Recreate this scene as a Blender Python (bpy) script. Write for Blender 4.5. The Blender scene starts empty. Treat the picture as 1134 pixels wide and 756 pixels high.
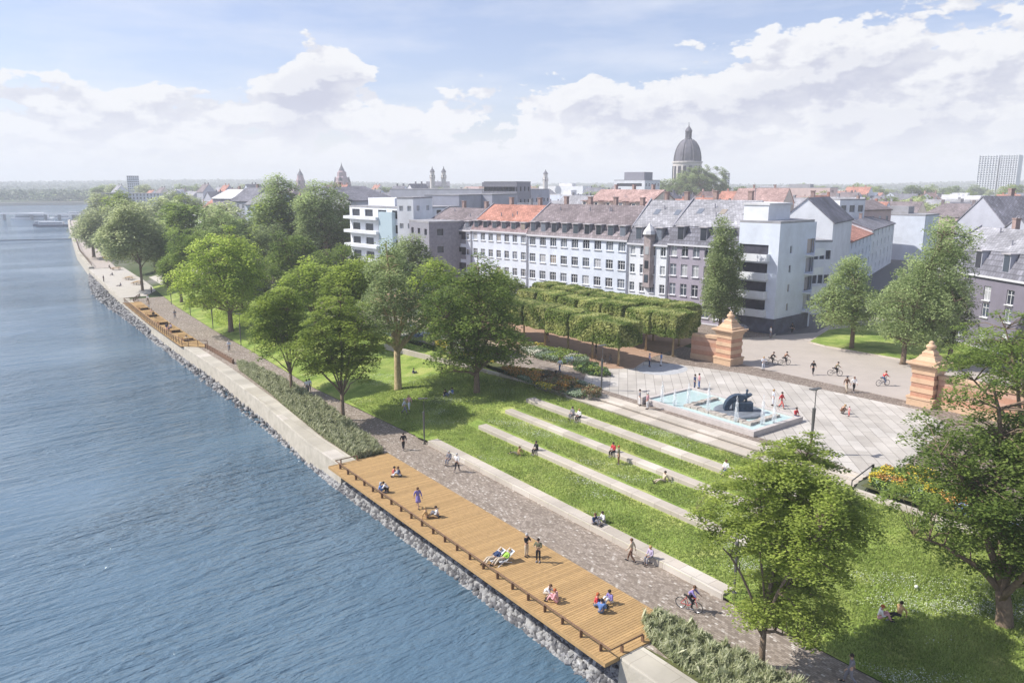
import bpy, bmesh, math, random
import numpy as np
from mathutils import Vector, Matrix
random.seed(7); RNG = np.random.default_rng(7)
SC = bpy.context.scene
COL = SC.collection
PI = math.pi
# ---------------------------------------------------------------- camera geometry (also used to place things on the ground)
F, CAMH, CX, CY, HOR = 840.0, 25.0, 567.0, 378.0, 205.0
PIT = math.atan((CY-HOR)/F); AZ = math.atan(640*math.cos(PIT)/F)
FW = np.array([math.sin(AZ)*math.cos(PIT), math.cos(AZ)*math.cos(PIT), -math.sin(PIT)])
RT = np.array([math.cos(AZ), -math.sin(AZ), 0.0]); UP = np.cross(RT, FW)
def G(x, y, z=0.0):
    d = FW*F + RT*(x-CX) - UP*(y-CY); t = (z-CAMH)/d[2]
    return (float(d[0]*t), float(d[1]*t))
def P(X, Y, Z):
    v = np.array([X, Y, Z-CAMH]); w = v@FW
    return (CX+F*(v@RT)/w, CY-F*(v@UP)/w)
def zat(X, Y, row):
    lo, hi = -20.0, 400.0
    for _ in range(40):
        m = (lo+hi)/2
        if P(X, Y, m)[1] > row: lo = m
        else: hi = m
    return lo
def azi(px): return AZ+math.atan((px-CX)*math.cos(PIT)/F)
def pol(px, D): a = azi(px); return (D*math.sin(a), D*math.cos(a))
def mpp(X, Y, z=0):
    v = np.array([X, Y, z-CAMH]); return float(v@FW)/F
cam = bpy.data.cameras.new('camera'); cam.sensor_width = 36; cam.lens = F/1134*36; cam.clip_end = 20000; cam.clip_start = 0.5
co = bpy.data.objects.new('camera', cam); COL.objects.link(co)
M4 = Matrix(((RT[0], UP[0], -FW[0], 0), (RT[1], UP[1], -FW[1], 0), (RT[2], UP[2], -FW[2], CAMH), (0, 0, 0, 1)))
co.matrix_world = M4; SC.camera = co

# ---------------------------------------------------------------- materials
MATS = {}
def nt(m): return m.node_tree.nodes, m.node_tree.links
def mat(name, col, rough=0.8, var=0.0, scale=2.0, bump=0.0, bscale=20.0, spec=0.3, metal=0.0, rnd=0.0, col2=None, detail=5):
    """principled material with an optional noise mottling, object-random brightness and bump"""
    if name in MATS: return MATS[name]
    m = bpy.data.materials.new(name); m.use_nodes = True; N, L = nt(m); b = N['Principled BSDF']
    b.inputs['Roughness'].default_value = rough; b.inputs['Metallic'].default_value = metal
    b.inputs['Specular IOR Level'].default_value = spec
    c = (*col, 1); b.inputs['Base Color'].default_value = c
    out = None
    tc = N.new('ShaderNodeTexCoord')
    if var or col2:
        n = N.new('ShaderNodeTexNoise'); n.inputs['Scale'].default_value = scale; n.inputs['Detail'].default_value = detail; n.inputs['Roughness'].default_value = .65
        L.new(tc.outputs['Object'], n.inputs['Vector'])
        r = N.new('ShaderNodeValToRGB'); r.color_ramp.elements[0].position = .3; r.color_ramp.elements[1].position = .7
        c2 = col2 if col2 else tuple(min(1, x*(1+var)) for x in col)
        c1 = col if col2 else tuple(x*(1-var) for x in col)
        r.color_ramp.elements[0].color = (*c1, 1); r.color_ramp.elements[1].color = (*c2, 1)
        L.new(n.outputs['Fac'], r.inputs['Fac']); out = r.outputs['Color']
    if rnd:
        oi = N.new('ShaderNodeObjectInfo'); mr = N.new('ShaderNodeMapRange'); mr.inputs['To Min'].default_value = 1-rnd; mr.inputs['To Max'].default_value = 1+rnd
        L.new(oi.outputs['Random'], mr.inputs['Value'])
        mx = N.new('ShaderNodeVectorMath'); mx.operation = 'SCALE'
        if out: L.new(out, mx.inputs[0])
        else: mx.inputs[0].default_value = col
        L.new(mr.outputs['Result'], mx.inputs['Scale']); out = mx.outputs['Vector']
    if out: L.new(out, b.inputs['Base Color'])
    if bump:
        n2 = N.new('ShaderNodeTexNoise'); n2.inputs['Scale'].default_value = bscale; n2.inputs['Detail'].default_value = 4
        L.new(tc.outputs['Object'], n2.inputs['Vector'])
        bp = N.new('ShaderNodeBump'); bp.inputs['Strength'].default_value = bump; bp.inputs['Distance'].default_value = .05
        L.new(n2.outputs['Fac'], bp.inputs['Height']); L.new(bp.outputs['Normal'], b.inputs['Normal'])
    MATS[name] = m; return m
def leafmat(name, dark, light, trans=0.35, nscale=0.35):
    if name in MATS: return MATS[name]
    m = bpy.data.materials.new(name); m.use_nodes = True; N, L = nt(m)
    for n in list(N): N.remove(n)
    o = N.new('ShaderNodeOutputMaterial'); d = N.new('ShaderNodeBsdfPrincipled'); t = N.new('ShaderNodeBsdfTranslucent'); mx = N.new('ShaderNodeMixShader')
    d.inputs['Roughness'].default_value = .55; d.inputs['Specular IOR Level'].default_value = .25
    at = N.new('ShaderNodeAttribute'); at.attribute_name = 'tint'
    r = N.new('ShaderNodeValToRGB'); r.color_ramp.elements[0].color = (*dark, 1); r.color_ramp.elements[1].color = (*light, 1)
    L.new(at.outputs['Fac'], r.inputs['Fac'])
    oi = N.new('ShaderNodeObjectInfo'); mr = N.new('ShaderNodeMapRange'); mr.inputs['To Min'].default_value = .85; mr.inputs['To Max'].default_value = 1.15
    L.new(oi.outputs['Random'], mr.inputs['Value']); vm = N.new('ShaderNodeVectorMath'); vm.operation = 'SCALE'
    L.new(r.outputs['Color'], vm.inputs[0]); L.new(mr.outputs['Result'], vm.inputs['Scale'])
    L.new(vm.outputs['Vector'], d.inputs['Base Color']); L.new(vm.outputs['Vector'], t.inputs['Color'])
    mx.inputs['Fac'].default_value = trans
    L.new(d.outputs[0], mx.inputs[1]); L.new(t.outputs[0], mx.inputs[2]); L.new(mx.outputs[0], o.inputs['Surface'])
    MATS[name] = m; return m
def brickmat(name, c_lo, c_hi, c_rare, mortar, bw, bh, msize=.01, rot=0.0, rare=.9, rough=.9, bump=.3, mid=None, stain=.25, stain_scale=.25, dust=None):
    """paving of separate stones: each one takes its own tone out of a ramp"""
    if name in MATS: return MATS[name]
    m = bpy.data.materials.new(name); m.use_nodes = True; N, L = nt(m); b = N['Principled BSDF']; b.inputs['Roughness'].default_value = rough; b.inputs['Specular IOR Level'].default_value = .2
    tc = N.new('ShaderNodeTexCoord'); mp = N.new('ShaderNodeMapping'); mp.inputs['Rotation'].default_value = (0, 0, rot)
    L.new(tc.outputs['Object'], mp.inputs['Vector'])
    br = N.new('ShaderNodeTexBrick'); br.inputs['Scale'].default_value = 1; br.inputs['Brick Width'].default_value = bw; br.inputs['Row Height'].default_value = bh
    br.inputs['Mortar Size'].default_value = msize; br.inputs['Color1'].default_value = (0, 0, 0, 1); br.inputs['Color2'].default_value = (1, 1, 1, 1); br.inputs['Mortar'].default_value = (.5, .5, .5, 1)
    L.new(mp.outputs['Vector'], br.inputs['Vector'])
    r = N.new('ShaderNodeValToRGB'); e = r.color_ramp.elements; e[0].color = (*c_lo, 1); e[1].color = (*c_rare, 1); e[1].position = 1
    e.new(rare-.02).color = (*c_hi, 1); e.new(rare+.03).color = (*c_rare, 1)
    if mid: e.new(.45).color = (*mid, 1)
    L.new(br.outputs['Color'], r.inputs['Fac'])
    mx = N.new('ShaderNodeMix'); mx.data_type = 'RGBA'; L.new(br.outputs['Fac'], mx.inputs['Factor']); L.new(r.outputs['Color'], mx.inputs['A']); mx.inputs['B'].default_value = (*mortar, 1)
    n = N.new('ShaderNodeTexNoise'); n.inputs['Scale'].default_value = stain_scale; n.inputs['Detail'].default_value = 6; L.new(tc.outputs['Object'], n.inputs['Vector'])
    mr = N.new('ShaderNodeMapRange'); mr.inputs['From Min'].default_value = .3; mr.inputs['From Max'].default_value = .7; mr.inputs['To Min'].default_value = 1-stain; mr.inputs['To Max'].default_value = 1+stain*.6
    L.new(n.outputs['Fac'], mr.inputs['Value']); vm = N.new('ShaderNodeVectorMath'); vm.operation = 'SCALE'; L.new(mx.outputs['Result'], vm.inputs[0]); L.new(mr.outputs['Result'], vm.inputs['Scale'])
    L.new(vm.outputs['Vector'], b.inputs['Base Color'])
    bp = N.new('ShaderNodeBump'); bp.inputs['Strength'].default_value = bump; bp.inputs['Distance'].default_value = .02; bp.invert = True
    L.new(br.outputs['Fac'], bp.inputs['Height']); L.new(bp.outputs['Normal'], b.inputs['Normal'])
    MATS[name] = m; return m

# ---------------------------------------------------------------- mesh builder
class MB:
    def __init__(s): s.v = []; s.f = []; s.m = []
    def face(s, pts, mi=0):
        n = len(s.v); s.v += [tuple(p) for p in pts]; s.f.append(tuple(range(n, n+len(pts)))); s.m.append(mi)
    def box(s, x0, x1, y0, y1, z0, z1, mi=0, rot=0, c=None):
        p = [(x, y, z) for z in (z0, z1) for y in (y0, y1) for x in (x0, x1)]
        if rot:
            cx, cy = c if c else ((x0+x1)/2, (y0+y1)/2); ca, sa = math.cos(rot), math.sin(rot)
            p = [(cx+(x-cx)*ca-(y-cy)*sa, cy+(x-cx)*sa+(y-cy)*ca, z) for x, y, z in p]
        n = len(s.v); s.v += p
        for q in ((0, 2, 3, 1), (4, 5, 7, 6), (0, 1, 5, 4), (2, 6, 7, 3), (0, 4, 6, 2), (1, 3, 7, 5)):
            s.f.append(tuple(n+i for i in q)); s.m.append(mi)
        return s
    def prism(s, poly, z0, z1, mi=0):
        """poly: list of (x,y) anticlockwise"""
        n = len(s.v); k = len(poly)
        zf0 = z0 if callable(z0) else (lambda x, y: z0); zf1 = z1 if callable(z1) else (lambda x, y: z1)
        s.v += [(x, y, zf0(x, y)) for x, y in poly]+[(x, y, zf1(x, y)) for x, y in poly]
        s.f.append(tuple(n+i for i in reversed(range(k)))); s.f.append(tuple(n+k+i for i in range(k))); s.m += [mi, mi]
        for i in range(k):
            j = (i+1) % k; s.f.append((n+i, n+j, n+k+j, n+k+i)); s.m.append(mi)
        return s
    def extr(s, prof, axis_pts, mi=0):
        """prof: (y,z) closed profile swept from x0 to x1"""
        x0, x1 = axis_pts; n = len(s.v); k = len(prof)
        s.v += [(x0, y, z) for y, z in prof]+[(x1, y, z) for y, z in prof]
        s.f.append(tuple(n+i for i in range(k))); s.f.append(tuple(n+k+i for i in reversed(range(k)))); s.m += [mi, mi]
        for i in range(k):
            j = (i+1) % k; s.f.append((n+j, n+i, n+k+i, n+k+j)); s.m.append(mi)
        return s
    def tube(s, pts, rs, seg=6, mi=0, cap=True):
        pts = [Vector(p) for p in pts]; n0 = len(s.v); ref = None
        if not hasattr(rs, '__len__'): rs = [rs]*len(pts)
        for i, p in enumerate(pts):
            d = (pts[min(i+1, len(pts)-1)]-pts[max(i-1, 0)])
            if d.length < 1e-9: d = Vector((0, 0, 1))
            d.normalize()
            if ref is None: ref = Vector((1, 0, 0)) if abs(d.x) < .9 else Vector((0, 1, 0))
            u = (ref-d*ref.dot(d)); u.normalize(); w = d.cross(u); ref = u
            for k in range(seg):
                an = 2*PI*k/seg; s.v.append(tuple(p+(u*math.cos(an)+w*math.sin(an))*rs[i]))
        for i in range(len(pts)-1):
            for k in range(seg):
                a0 = n0+i*seg+k; b0 = n0+i*seg+(k+1) % seg
                s.f.append((a0, b0, b0+seg, a0+seg)); s.m.append(mi)
        if cap:
            s.f.append(tuple(n0+k for k in reversed(range(seg)))); e = n0+(len(pts)-1)*seg; s.f.append(tuple(e+k for k in range(seg))); s.m += [mi, mi]
        return s
    def lathe(s, prof, seg=16, c=(0, 0), mi=0, ph=0.0):
        n0 = len(s.v)
        for r, z in prof:
            for k in range(seg):
                an = 2*PI*k/seg+ph; s.v.append((c[0]+r*math.cos(an), c[1]+r*math.sin(an), z))
        for i in range(len(prof)-1):
            for k in range(seg):
                a0 = n0+i*seg+k; b0 = n0+i*seg+(k+1) % seg; s.f.append((a0, b0, b0+seg, a0+seg)); s.m.append(mi)
        s.f.append(tuple(n0+k for k in reversed(range(seg)))); e = n0+(len(prof)-1)*seg; s.f.append(tuple(e+k for k in range(seg))); s.m += [mi, mi]
        return s
    def ball(s, c, r, mi=0, seg=8, rings=5, sz=1.0):
        return s.lathe([(max(1e-3, r*math.sin(PI*i/rings)), c[2]-r*sz*math.cos(PI*i/rings)) for i in range(rings+1)], seg, (c[0], c[1]), mi)
    def mesh(s, name, mats, smooth=False):
        me = bpy.data.meshes.new(name); me.from_pydata(s.v, [], s.f)
        for m in (mats if isinstance(mats, (list, tuple)) else [mats]): me.materials.append(m)
        me.polygons.foreach_set('material_index', s.m)
        if smooth: me.polygons.foreach_set('use_smooth', [True]*len(s.f))
        me.update(); return me
    def build(s, name, mats, parent=None, smooth=False, **kw):
        return put(name, s.mesh(name, mats, smooth), parent, **kw)
def put(name, me, parent=None, loc=None, rotz=None, label=None, cat=None, group=None, kind=None):
    o = bpy.data.objects.new(name, me); COL.objects.link(o)
    if parent: o.parent = parent
    if loc is not None: o.location = loc
    if rotz is not None: o.rotation_euler[2] = rotz
    return tag(o, label, cat, group, kind)
def tag(o, label=None, cat=None, group=None, kind=None):
    if label: o['label'] = label
    if cat: o['category'] = cat
    if group: o['group'] = group
    if kind: o['kind'] = kind
    return o
def thing(name, label, cat, loc=(0, 0, 0), rotz=0.0, group=None, scale=None):
    o = bpy.data.objects.new(name, None); COL.objects.link(o); o.location = loc; o.rotation_euler = (0, 0, rotz); o.empty_display_size = .3
    if scale: o.scale = scale if hasattr(scale, '__len__') else (scale,)*3
    return tag(o, label, cat, group)
def dup(root, loc, rotz=0.0, label=None, group=None, scale=None):
    def cp(o, parent):
        c = o.copy(); COL.objects.link(c); c.parent = parent
        for ch in o.children: cp(ch, c)
        return c
    r = cp(root, None); r.location = loc; r.rotation_euler[2] = rotz
    if scale: r.scale = scale if hasattr(scale, '__len__') else (scale,)*3
    if label: r['label'] = label
    if group: r['group'] = group
    return r
def np_mesh(name, V, Q, mats, tint=None, mi=None):
    """V (n,3), Q (k,4) quads"""
    me = bpy.data.meshes.new(name); k = Q.shape[1]
    me.vertices.add(len(V)); me.vertices.foreach_set('co', V.astype(np.float32).ravel())
    me.loops.add(Q.size); me.loops.foreach_set('vertex_index', Q.astype(np.int32).ravel())
    me.polygons.add(len(Q)); me.polygons.foreach_set('loop_start', np.arange(0, Q.size, k, dtype=np.int32))
    for m in (mats if isinstance(mats, (list, tuple)) else [mats]): me.materials.append(m)
    if mi is not None: me.polygons.foreach_set('material_index', mi.astype(np.int32))
    if tint is not None:
        a = me.attributes.new('tint', 'FLOAT', 'POINT'); a.data.foreach_set('value', tint.astype(np.float32))
    me.update(calc_edges=True); return me
def leaf_quads(C, size, flat=.6, asp=.62, tint=None, rng=RNG, updir=None):
    """diamond-shaped leaves around centres C; flat: how far the leaf normals lean to the vertical"""
    n = len(C); nr = rng.normal(size=(n, 3)); nr /= np.linalg.norm(nr, axis=1)[:, None]
    nr[:, 2] = np.abs(nr[:, 2]); nr = nr*(1-flat)+np.array([0, 0, 1.0])*flat
    if updir is not None: nr = nr+updir
    nr /= np.linalg.norm(nr, axis=1)[:, None]
    t = rng.normal(size=(n, 3)); t -= nr*(t*nr).sum(1)[:, None]; t /= np.linalg.norm(t, axis=1)[:, None]
    b = np.cross(nr, t); s = (size*(.7+.6*rng.random(n)))[:, None] if not np.isscalar(size) else size*(.7+.6*rng.random(n))[:, None]
    V = np.stack([C-t*s*.5, C-b*s*.5*asp+t*s*.05, C+t*s*.5, C+b*s*.5*asp+t*s*.05], 1).reshape(-1, 3)
    Q = np.arange(4*n).reshape(n, 4); tt = None if tint is None else np.repeat(tint, 4)
    return V, Q, tt
def interp(y, ys, xs): return float(np.interp(y, ys, xs))

# ---------------------------------------------------------------- the lay of the land
YO = [-80, 26, 70, 85, 107, 125, 150, 189, 258, 328, 441, 468, 564, 622, 850, 1250]
XO = [26.6, 26.6, 26.6, 27.7, 28.5, 28.5, 28.9, 30.5, 34.4, 40, 52.5, 55.5, 66, 72.6, 110, 190]
def Xo(Y): return interp(Y, YO, XO)
WZ = -2.2
def drift(Y): return max(0.0, Xo(Y)-28.6) if Y > 125 else 0.0
def lawn_in(Y): return interp(Y, [-60, 27, 62, 89, 110, 137, 170, 260], [35.9, 35.9, 36.3, 35.2, 35.9, 36.4, 37.8, 45])
WALLS = [(35.8, 36.9, .45), (41.4, 42.55, 1.1), (45.5, 46.65, 1.75), (48.6, 49.75, 2.35)]     # front X, back X, top z
def smooth_z(X, Y):
    a = lawn_in(Y); b = 52.4+max(0, drift(Y)); t = min(1, max(0, (X-a)/(b-a))); return .06+2.4*t
def step_z(X):
    xs = [35.8, 36.7, 41.4, 42.0, 45.5, 46.1, 48.6, 49.2, 51.9, 60]; zs = [.42, .43, .65, 1.08, 1.28, 1.73, 1.9, 2.33, 2.45, 2.45]
    return interp(X, xs, zs)
def sstep(t): t = min(1, max(0, t)); return t*t*(3-2*t)
def lawn_z(X, Y):
    w = sstep((Y-24.5)/3)*sstep((66-Y)/4); b = .05*math.sin(X*.8+Y*.33)*math.sin(Y*.21)
    return smooth_z(X, Y)*(1-w)+step_z(X)*w+b*(1-w)*min(1, max(0, (X-lawn_in(Y))/2))
def hill(X, Y):
    r = math.hypot(X, Y)
    if r < 1900: return 0.0
    t = sstep((r-1900)/2200); az = math.atan2(X, Y)
    return t*(24+9*math.sin(az*5+.5)+5*math.sin(az*13+r*.001))
def base_z(X, Y):
    a = lawn_in(Y) if Y < 260 else Xo(Y)+9; b = 52.4+max(0, drift(Y)*.8)
    if X < a: z = 0.0
    else: z = 3*min(1, (X-a)/(b-a+2.4))
    return z
# ---------------------------------------------------------------- world, sun, air
w = bpy.data.worlds.new("World"); SC.world = w; w.use_nodes = True
N, L = w.node_tree.nodes, w.node_tree.links
def build_world():
    bg = N['Background']; sky = N.new('ShaderNodeTexSky'); sky.sky_type = 'NISHITA'; sky.sun_disc = False
    sky.sun_elevation = math.radians(46); sky.sun_rotation = math.radians(-49.7); sky.air_density = 1.0; sky.dust_density = 1.0; sky.ozone_density = 1.5
    tc = N.new('ShaderNodeTexCoord'); sx = N.new('ShaderNodeSeparateXYZ'); L.new(tc.outputs['Generated'], sx.inputs[0])
    def m(op, a, b=None, c=None, clamp=False):
        n = N.new('ShaderNodeMath'); n.operation = op; n.use_clamp = clamp
        for i, v in enumerate((a, b, c)):
            if v is None: continue
            if isinstance(v, (int, float)): n.inputs[i].default_value = v
            else: L.new(v, n.inputs[i])
        return n.outputs[0]
    az = m('ARCTAN2', sx.outputs['X'], sx.outputs['Y']); el = m('ARCSINE', sx.outputs['Z'])
    # clouds are laid out by compass bearing and height above the horizon (radians)
    def vec(sa, se, ox=0, oy=0, oz=0):
        c = N.new('ShaderNodeCombineXYZ'); L.new(m('MULTIPLY_ADD', az, sa, ox), c.inputs[0]); L.new(m('MULTIPLY_ADD', el, se, oy), c.inputs[1]); c.inputs[2].default_value = oz; return c.outputs[0]
    def noise(v, sc, det=7, rough=.55, dist=0.0):
        n = N.new('ShaderNodeTexNoise'); n.inputs['Scale'].default_value = sc; n.inputs['Detail'].default_value = det; n.inputs['Roughness'].default_value = rough; n.inputs['Distortion'].default_value = dist
        L.new(v, n.inputs['Vector']); return n.outputs['Fac']
    def field(dy=0.0, da=0.0):
        v = vec(1, 1.9, da, 3.1+dy, .5)
        big = m('MULTIPLY_ADD', m('SUBTRACT', noise(v, 13, 12, .58, .0), .5), 1.25, .5)
        return big
    def blob(px, row, rx, ry, amp):
        """a heap of cloud centred on the bearing and height that the photograph shows"""
        a0 = azi(px); D = 1000; e0 = math.atan2(zat(D*math.sin(a0), D*math.cos(a0), row)-CAMH, D); ra = rx/F; re = ry/F
        q = m('ADD', m('POWER', m('MULTIPLY', m('SUBTRACT', az, a0), 1/ra), 2), m('POWER', m('MULTIPLY', m('SUBTRACT', el, e0), 1/re), 2))
        return m('MULTIPLY', m('EXPONENT', m('MULTIPLY', q, -1)), amp)
    blobs = None
    for b in [(354, 66, 50, 46, .62), (55, 2, 95, 22, .22), (860, 45, 130, 50, .20), (1040, 40, 170, 80, .22), (1000, 120, 230, 50, .18), (470, 66, 16, 24, .24), (605, 76, 14, 9, .24), (655, 88, 12, 8, .2), (740, 48, 22, 10, .12),
              (245, 26, 26, 8, .13), (120, 118, 200, 38, .14), (215, 72, 24, 10, .10), (80, 80, 40, 10, .10), (520, 115, 180, 28, .15), (700, 130, 120, 40, .15),
              (480, 30, 150, 28, -.28), (250, 60, 230, 30, -.16), (30, 50, 120, 26, -.12), (190, 52, 170, 24, -.24), (452, 84, 26, 24, -.14), (620, 40, 90, 26, -.22), (600, 8, 220, 24, -.22), (690, 20, 60, 40, -.12)]:
        o = blob(*b); blobs = o if blobs is None else m('ADD', blobs, o)
    low = m('MULTIPLY', m('SUBTRACT', .105, el), 2.1)               # cover closes towards the horizon
    low = m('MINIMUM', low, .17)
    def dens(dy, da):
        f = field(dy, da); return m('ADD', m('ADD', f, low), blobs)
    d0 = dens(0, 0); d1 = dens(.035, -.012)
    cover = N.new('ShaderNodeMapRange'); cover.interpolation_type = 'SMOOTHSTEP'; cover.inputs['From Min'].default_value = .56; cover.inputs['From Max'].default_value = .615; L.new(d0, cover.inputs['Value'])
    # self-shading: compare with the density a little nearer the sun
    lit = N.new('ShaderNodeMapRange'); lit.inputs['From Min'].default_value = -.07; lit.inputs['From Max'].default_value = .07; L.new(m('SUBTRACT', d0, d1), lit.inputs['Value'])
    thick = N.new('ShaderNodeMapRange'); thick.inputs['From Min'].default_value = .62; thick.inputs['From Max'].default_value = .92; L.new(d0, thick.inputs['Value'])
    lum = m('ADD', m('MULTIPLY', lit.outputs[0], .55), m('MULTIPLY', m('SUBTRACT', 1, thick.outputs[0]), .45), clamp=True)
    cr = N.new('ShaderNodeValToRGB'); e = cr.color_ramp.elements; e[0].position = .1; e[0].color = (3.35, 3.5, 4.25, 1); e[1].position = .75; e[1].color = (5.35, 5.4, 5.55, 1); L.new(lum, cr.inputs['Fac'])
    wisps = noise(vec(1, 5, 1.7, 0, 4), 5, 6, .6); wi = N.new('ShaderNodeMapRange'); wi.inputs['From Min'].default_value = .42; wi.inputs['From Max'].default_value = .75; wi.inputs['To Max'].default_value = .45; L.new(wisps, wi.inputs['Value'])
    # clear sky, paled a little by high veil
    sk = N.new('ShaderNodeVectorMath'); sk.operation = 'MULTIPLY'; L.new(sky.outputs[0], sk.inputs[0]); sk.inputs[1].default_value = SKYT
    base = N.new('ShaderNodeMix'); base.data_type = 'RGBA'; L.new(m('ADD', wi.outputs[0], VEIL), base.inputs['Factor']); L.new(sk.outputs[0], base.inputs['A']); base.inputs['B'].default_value = (5.1, 5.3, 5.8, 1)
    mx = N.new('ShaderNodeMix'); mx.data_type = 'RGBA'; L.new(cover.outputs[0], mx.inputs['Factor']); L.new(base.outputs['Result'], mx.inputs['A']); L.new(cr.outputs['Color'], mx.inputs['B'])
    hz = N.new('ShaderNodeMapRange'); hz.interpolation_type = 'SMOOTHSTEP'; hz.inputs['From Min'].default_value = .10; hz.inputs['From Max'].default_value = .0; hz.inputs['To Max'].default_value = .85; hz.inputs['To Min'].default_value = 0; L.new(el, hz.inputs['Value'])
    hm = N.new('ShaderNodeMix'); hm.data_type = 'RGBA'; L.new(hz.outputs[0], hm.inputs['Factor']); L.new(mx.outputs['Result'], hm.inputs['A']); hm.inputs['B'].default_value = (5.35, 5.45, 5.65, 1)
    # high overhead: broken cloud, so water and shade get their light
    L.new(hm.outputs['Result'], bg.inputs['Color']); bg.inputs['Strength'].default_value = .1
SKYT = (.82, .79, .92); VEIL = .17
build_world()
sd = bpy.data.lights.new('sun', 'SUN'); sd.energy = 3.7; sd.angle = math.radians(.53); sd.color = (1, .95, .87)
so = bpy.data.objects.new('sun', sd); COL.objects.link(so)
el_ = math.radians(46); dxy = Vector((3.95, -3.35)).normalized()
so.rotation_euler = Vector((dxy.x*math.cos(el_), dxy.y*math.cos(el_), -math.sin(el_))).to_track_quat('-Z', 'Y').to_euler()
SC.view_settings.view_transform = 'Standard'; SC.view_settings.look = 'None'; SC.view_settings.exposure = .80; SC.view_settings.gamma = 1
SC.cycles.use_denoising = True; SC.cycles.max_bounces = 6; SC.cycles.diffuse_bounces = 5; SC.cycles.transparent_max_bounces = 8; SC.cycles.volume_bounces = 1
SC.cycles.use_adaptive_sampling = True; SC.cycles.adaptive_threshold = .015
hb = MB().box(-700, 6400, -300, 6400, -7, 112)
hm_ = bpy.data.materials.new('haze'); hm_.use_nodes = True
for n in list(hm_.node_tree.nodes):
    if n.type == 'BSDF_PRINCIPLED': hm_.node_tree.nodes.remove(n)
pv = hm_.node_tree.nodes.new('ShaderNodeVolumePrincipled'); pv.inputs['Color'].default_value = (.93, .95, 1, 1); pv.inputs['Density'].default_value = .00037; pv.inputs['Anisotropy'].default_value = 0.0
hm_.node_tree.links.new(pv.outputs[0], hm_.node_tree.nodes['Material Output'].inputs['Volume'])
hb.build('haze', hm_, kind='stuff', label='pale summer haze in the air over the river and town', cat='haze')

# ---------------------------------------------------------------- water
def water_mat():
    m = bpy.data.materials.new('river_water'); m.use_nodes = True; N, L = nt(m); b = N['Principled BSDF']
    b.inputs['Base Color'].default_value = (.04, .10, .16, 1); b.inputs['Roughness'].default_value = .07; b.inputs['IOR'].default_value = 1.333; b.inputs['Specular IOR Level'].default_value = .5
    tc = N.new('ShaderNodeTexCoord'); prev = None
    def nz(sc, sx, sy, rot, det, dist=0.0):
        mp = N.new('ShaderNodeMapping'); mp.inputs['Rotation'].default_value = (0, 0, rot); mp.inputs['Scale'].default_value = (sx, sy, 1); L.new(tc.outputs['Object'], mp.inputs['Vector'])
        n = N.new('ShaderNodeTexNoise'); n.inputs['Scale'].default_value = sc; n.inputs['Detail'].default_value = det; n.inputs['Roughness'].default_value = .6; n.inputs['Distortion'].default_value = dist; L.new(mp.outputs[0], n.inputs['Vector']); return n.outputs['Fac']
    lane = nz(.03, .35, 1.0, AZ-.3, 3, .6); lm_ = N.new('ShaderNodeMapRange'); lm_.inputs['From Min'].default_value = .38; lm_.inputs['From Max'].default_value = .62; lm_.inputs['To Min'].default_value = .22; lm_.inputs['To Max'].default_value = 1.0; L.new(lane, lm_.inputs['Value'])
    for sc, sx, sy, rot, det, dis, st in [(.30, .40, 1.3, AZ-.12, 4, .5, 1.5), (.95, .45, 1.5, AZ+.10, 4, .3, .85), (2.8, .5, 1.3, AZ-.2, 3, 0, .26)]:
        bp = N.new('ShaderNodeBump'); bp.inputs['Strength'].default_value = 1.0; bp.inputs['Distance'].default_value = st; L.new(nz(sc, sx, sy, rot, det, dis), bp.inputs['Height']); L.new(lm_.outputs[0], bp.inputs['Strength'])
        if prev: L.new(prev, bp.inputs['Normal'])
        prev = bp.outputs['Normal']
    L.new(prev, b.inputs['Normal'])
    n = nz(.02, 1, 1, 0, 4); r = N.new('ShaderNodeValToRGB'); r.color_ramp.elements[0].position = .35; r.color_ramp.elements[1].position = .7
    r.color_ramp.elements[0].color = (.065, .125, .185, 1); r.color_ramp.elements[1].color = (.13, .195, .255, 1); L.new(n, r.inputs['Fac']); L.new(r.outputs[0], b.inputs['Base Color'])
    return m
mbw = MB(); mbw.face([(-600, -250, WZ), (300, -250, WZ), (300, 1500, WZ), (-600, 1500, WZ)])
mbw.build('river_water', water_mat(), kind='structure', label='broad rippled river reaching into the distance', cat='river')
MB().box(-600, 6000, -250, 6000, -6, -5.5).build('riverbed', mat('riverbed', (.08, .08, .06)), kind='structure', label='dark bed under the river', cat='riverbed')

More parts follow.
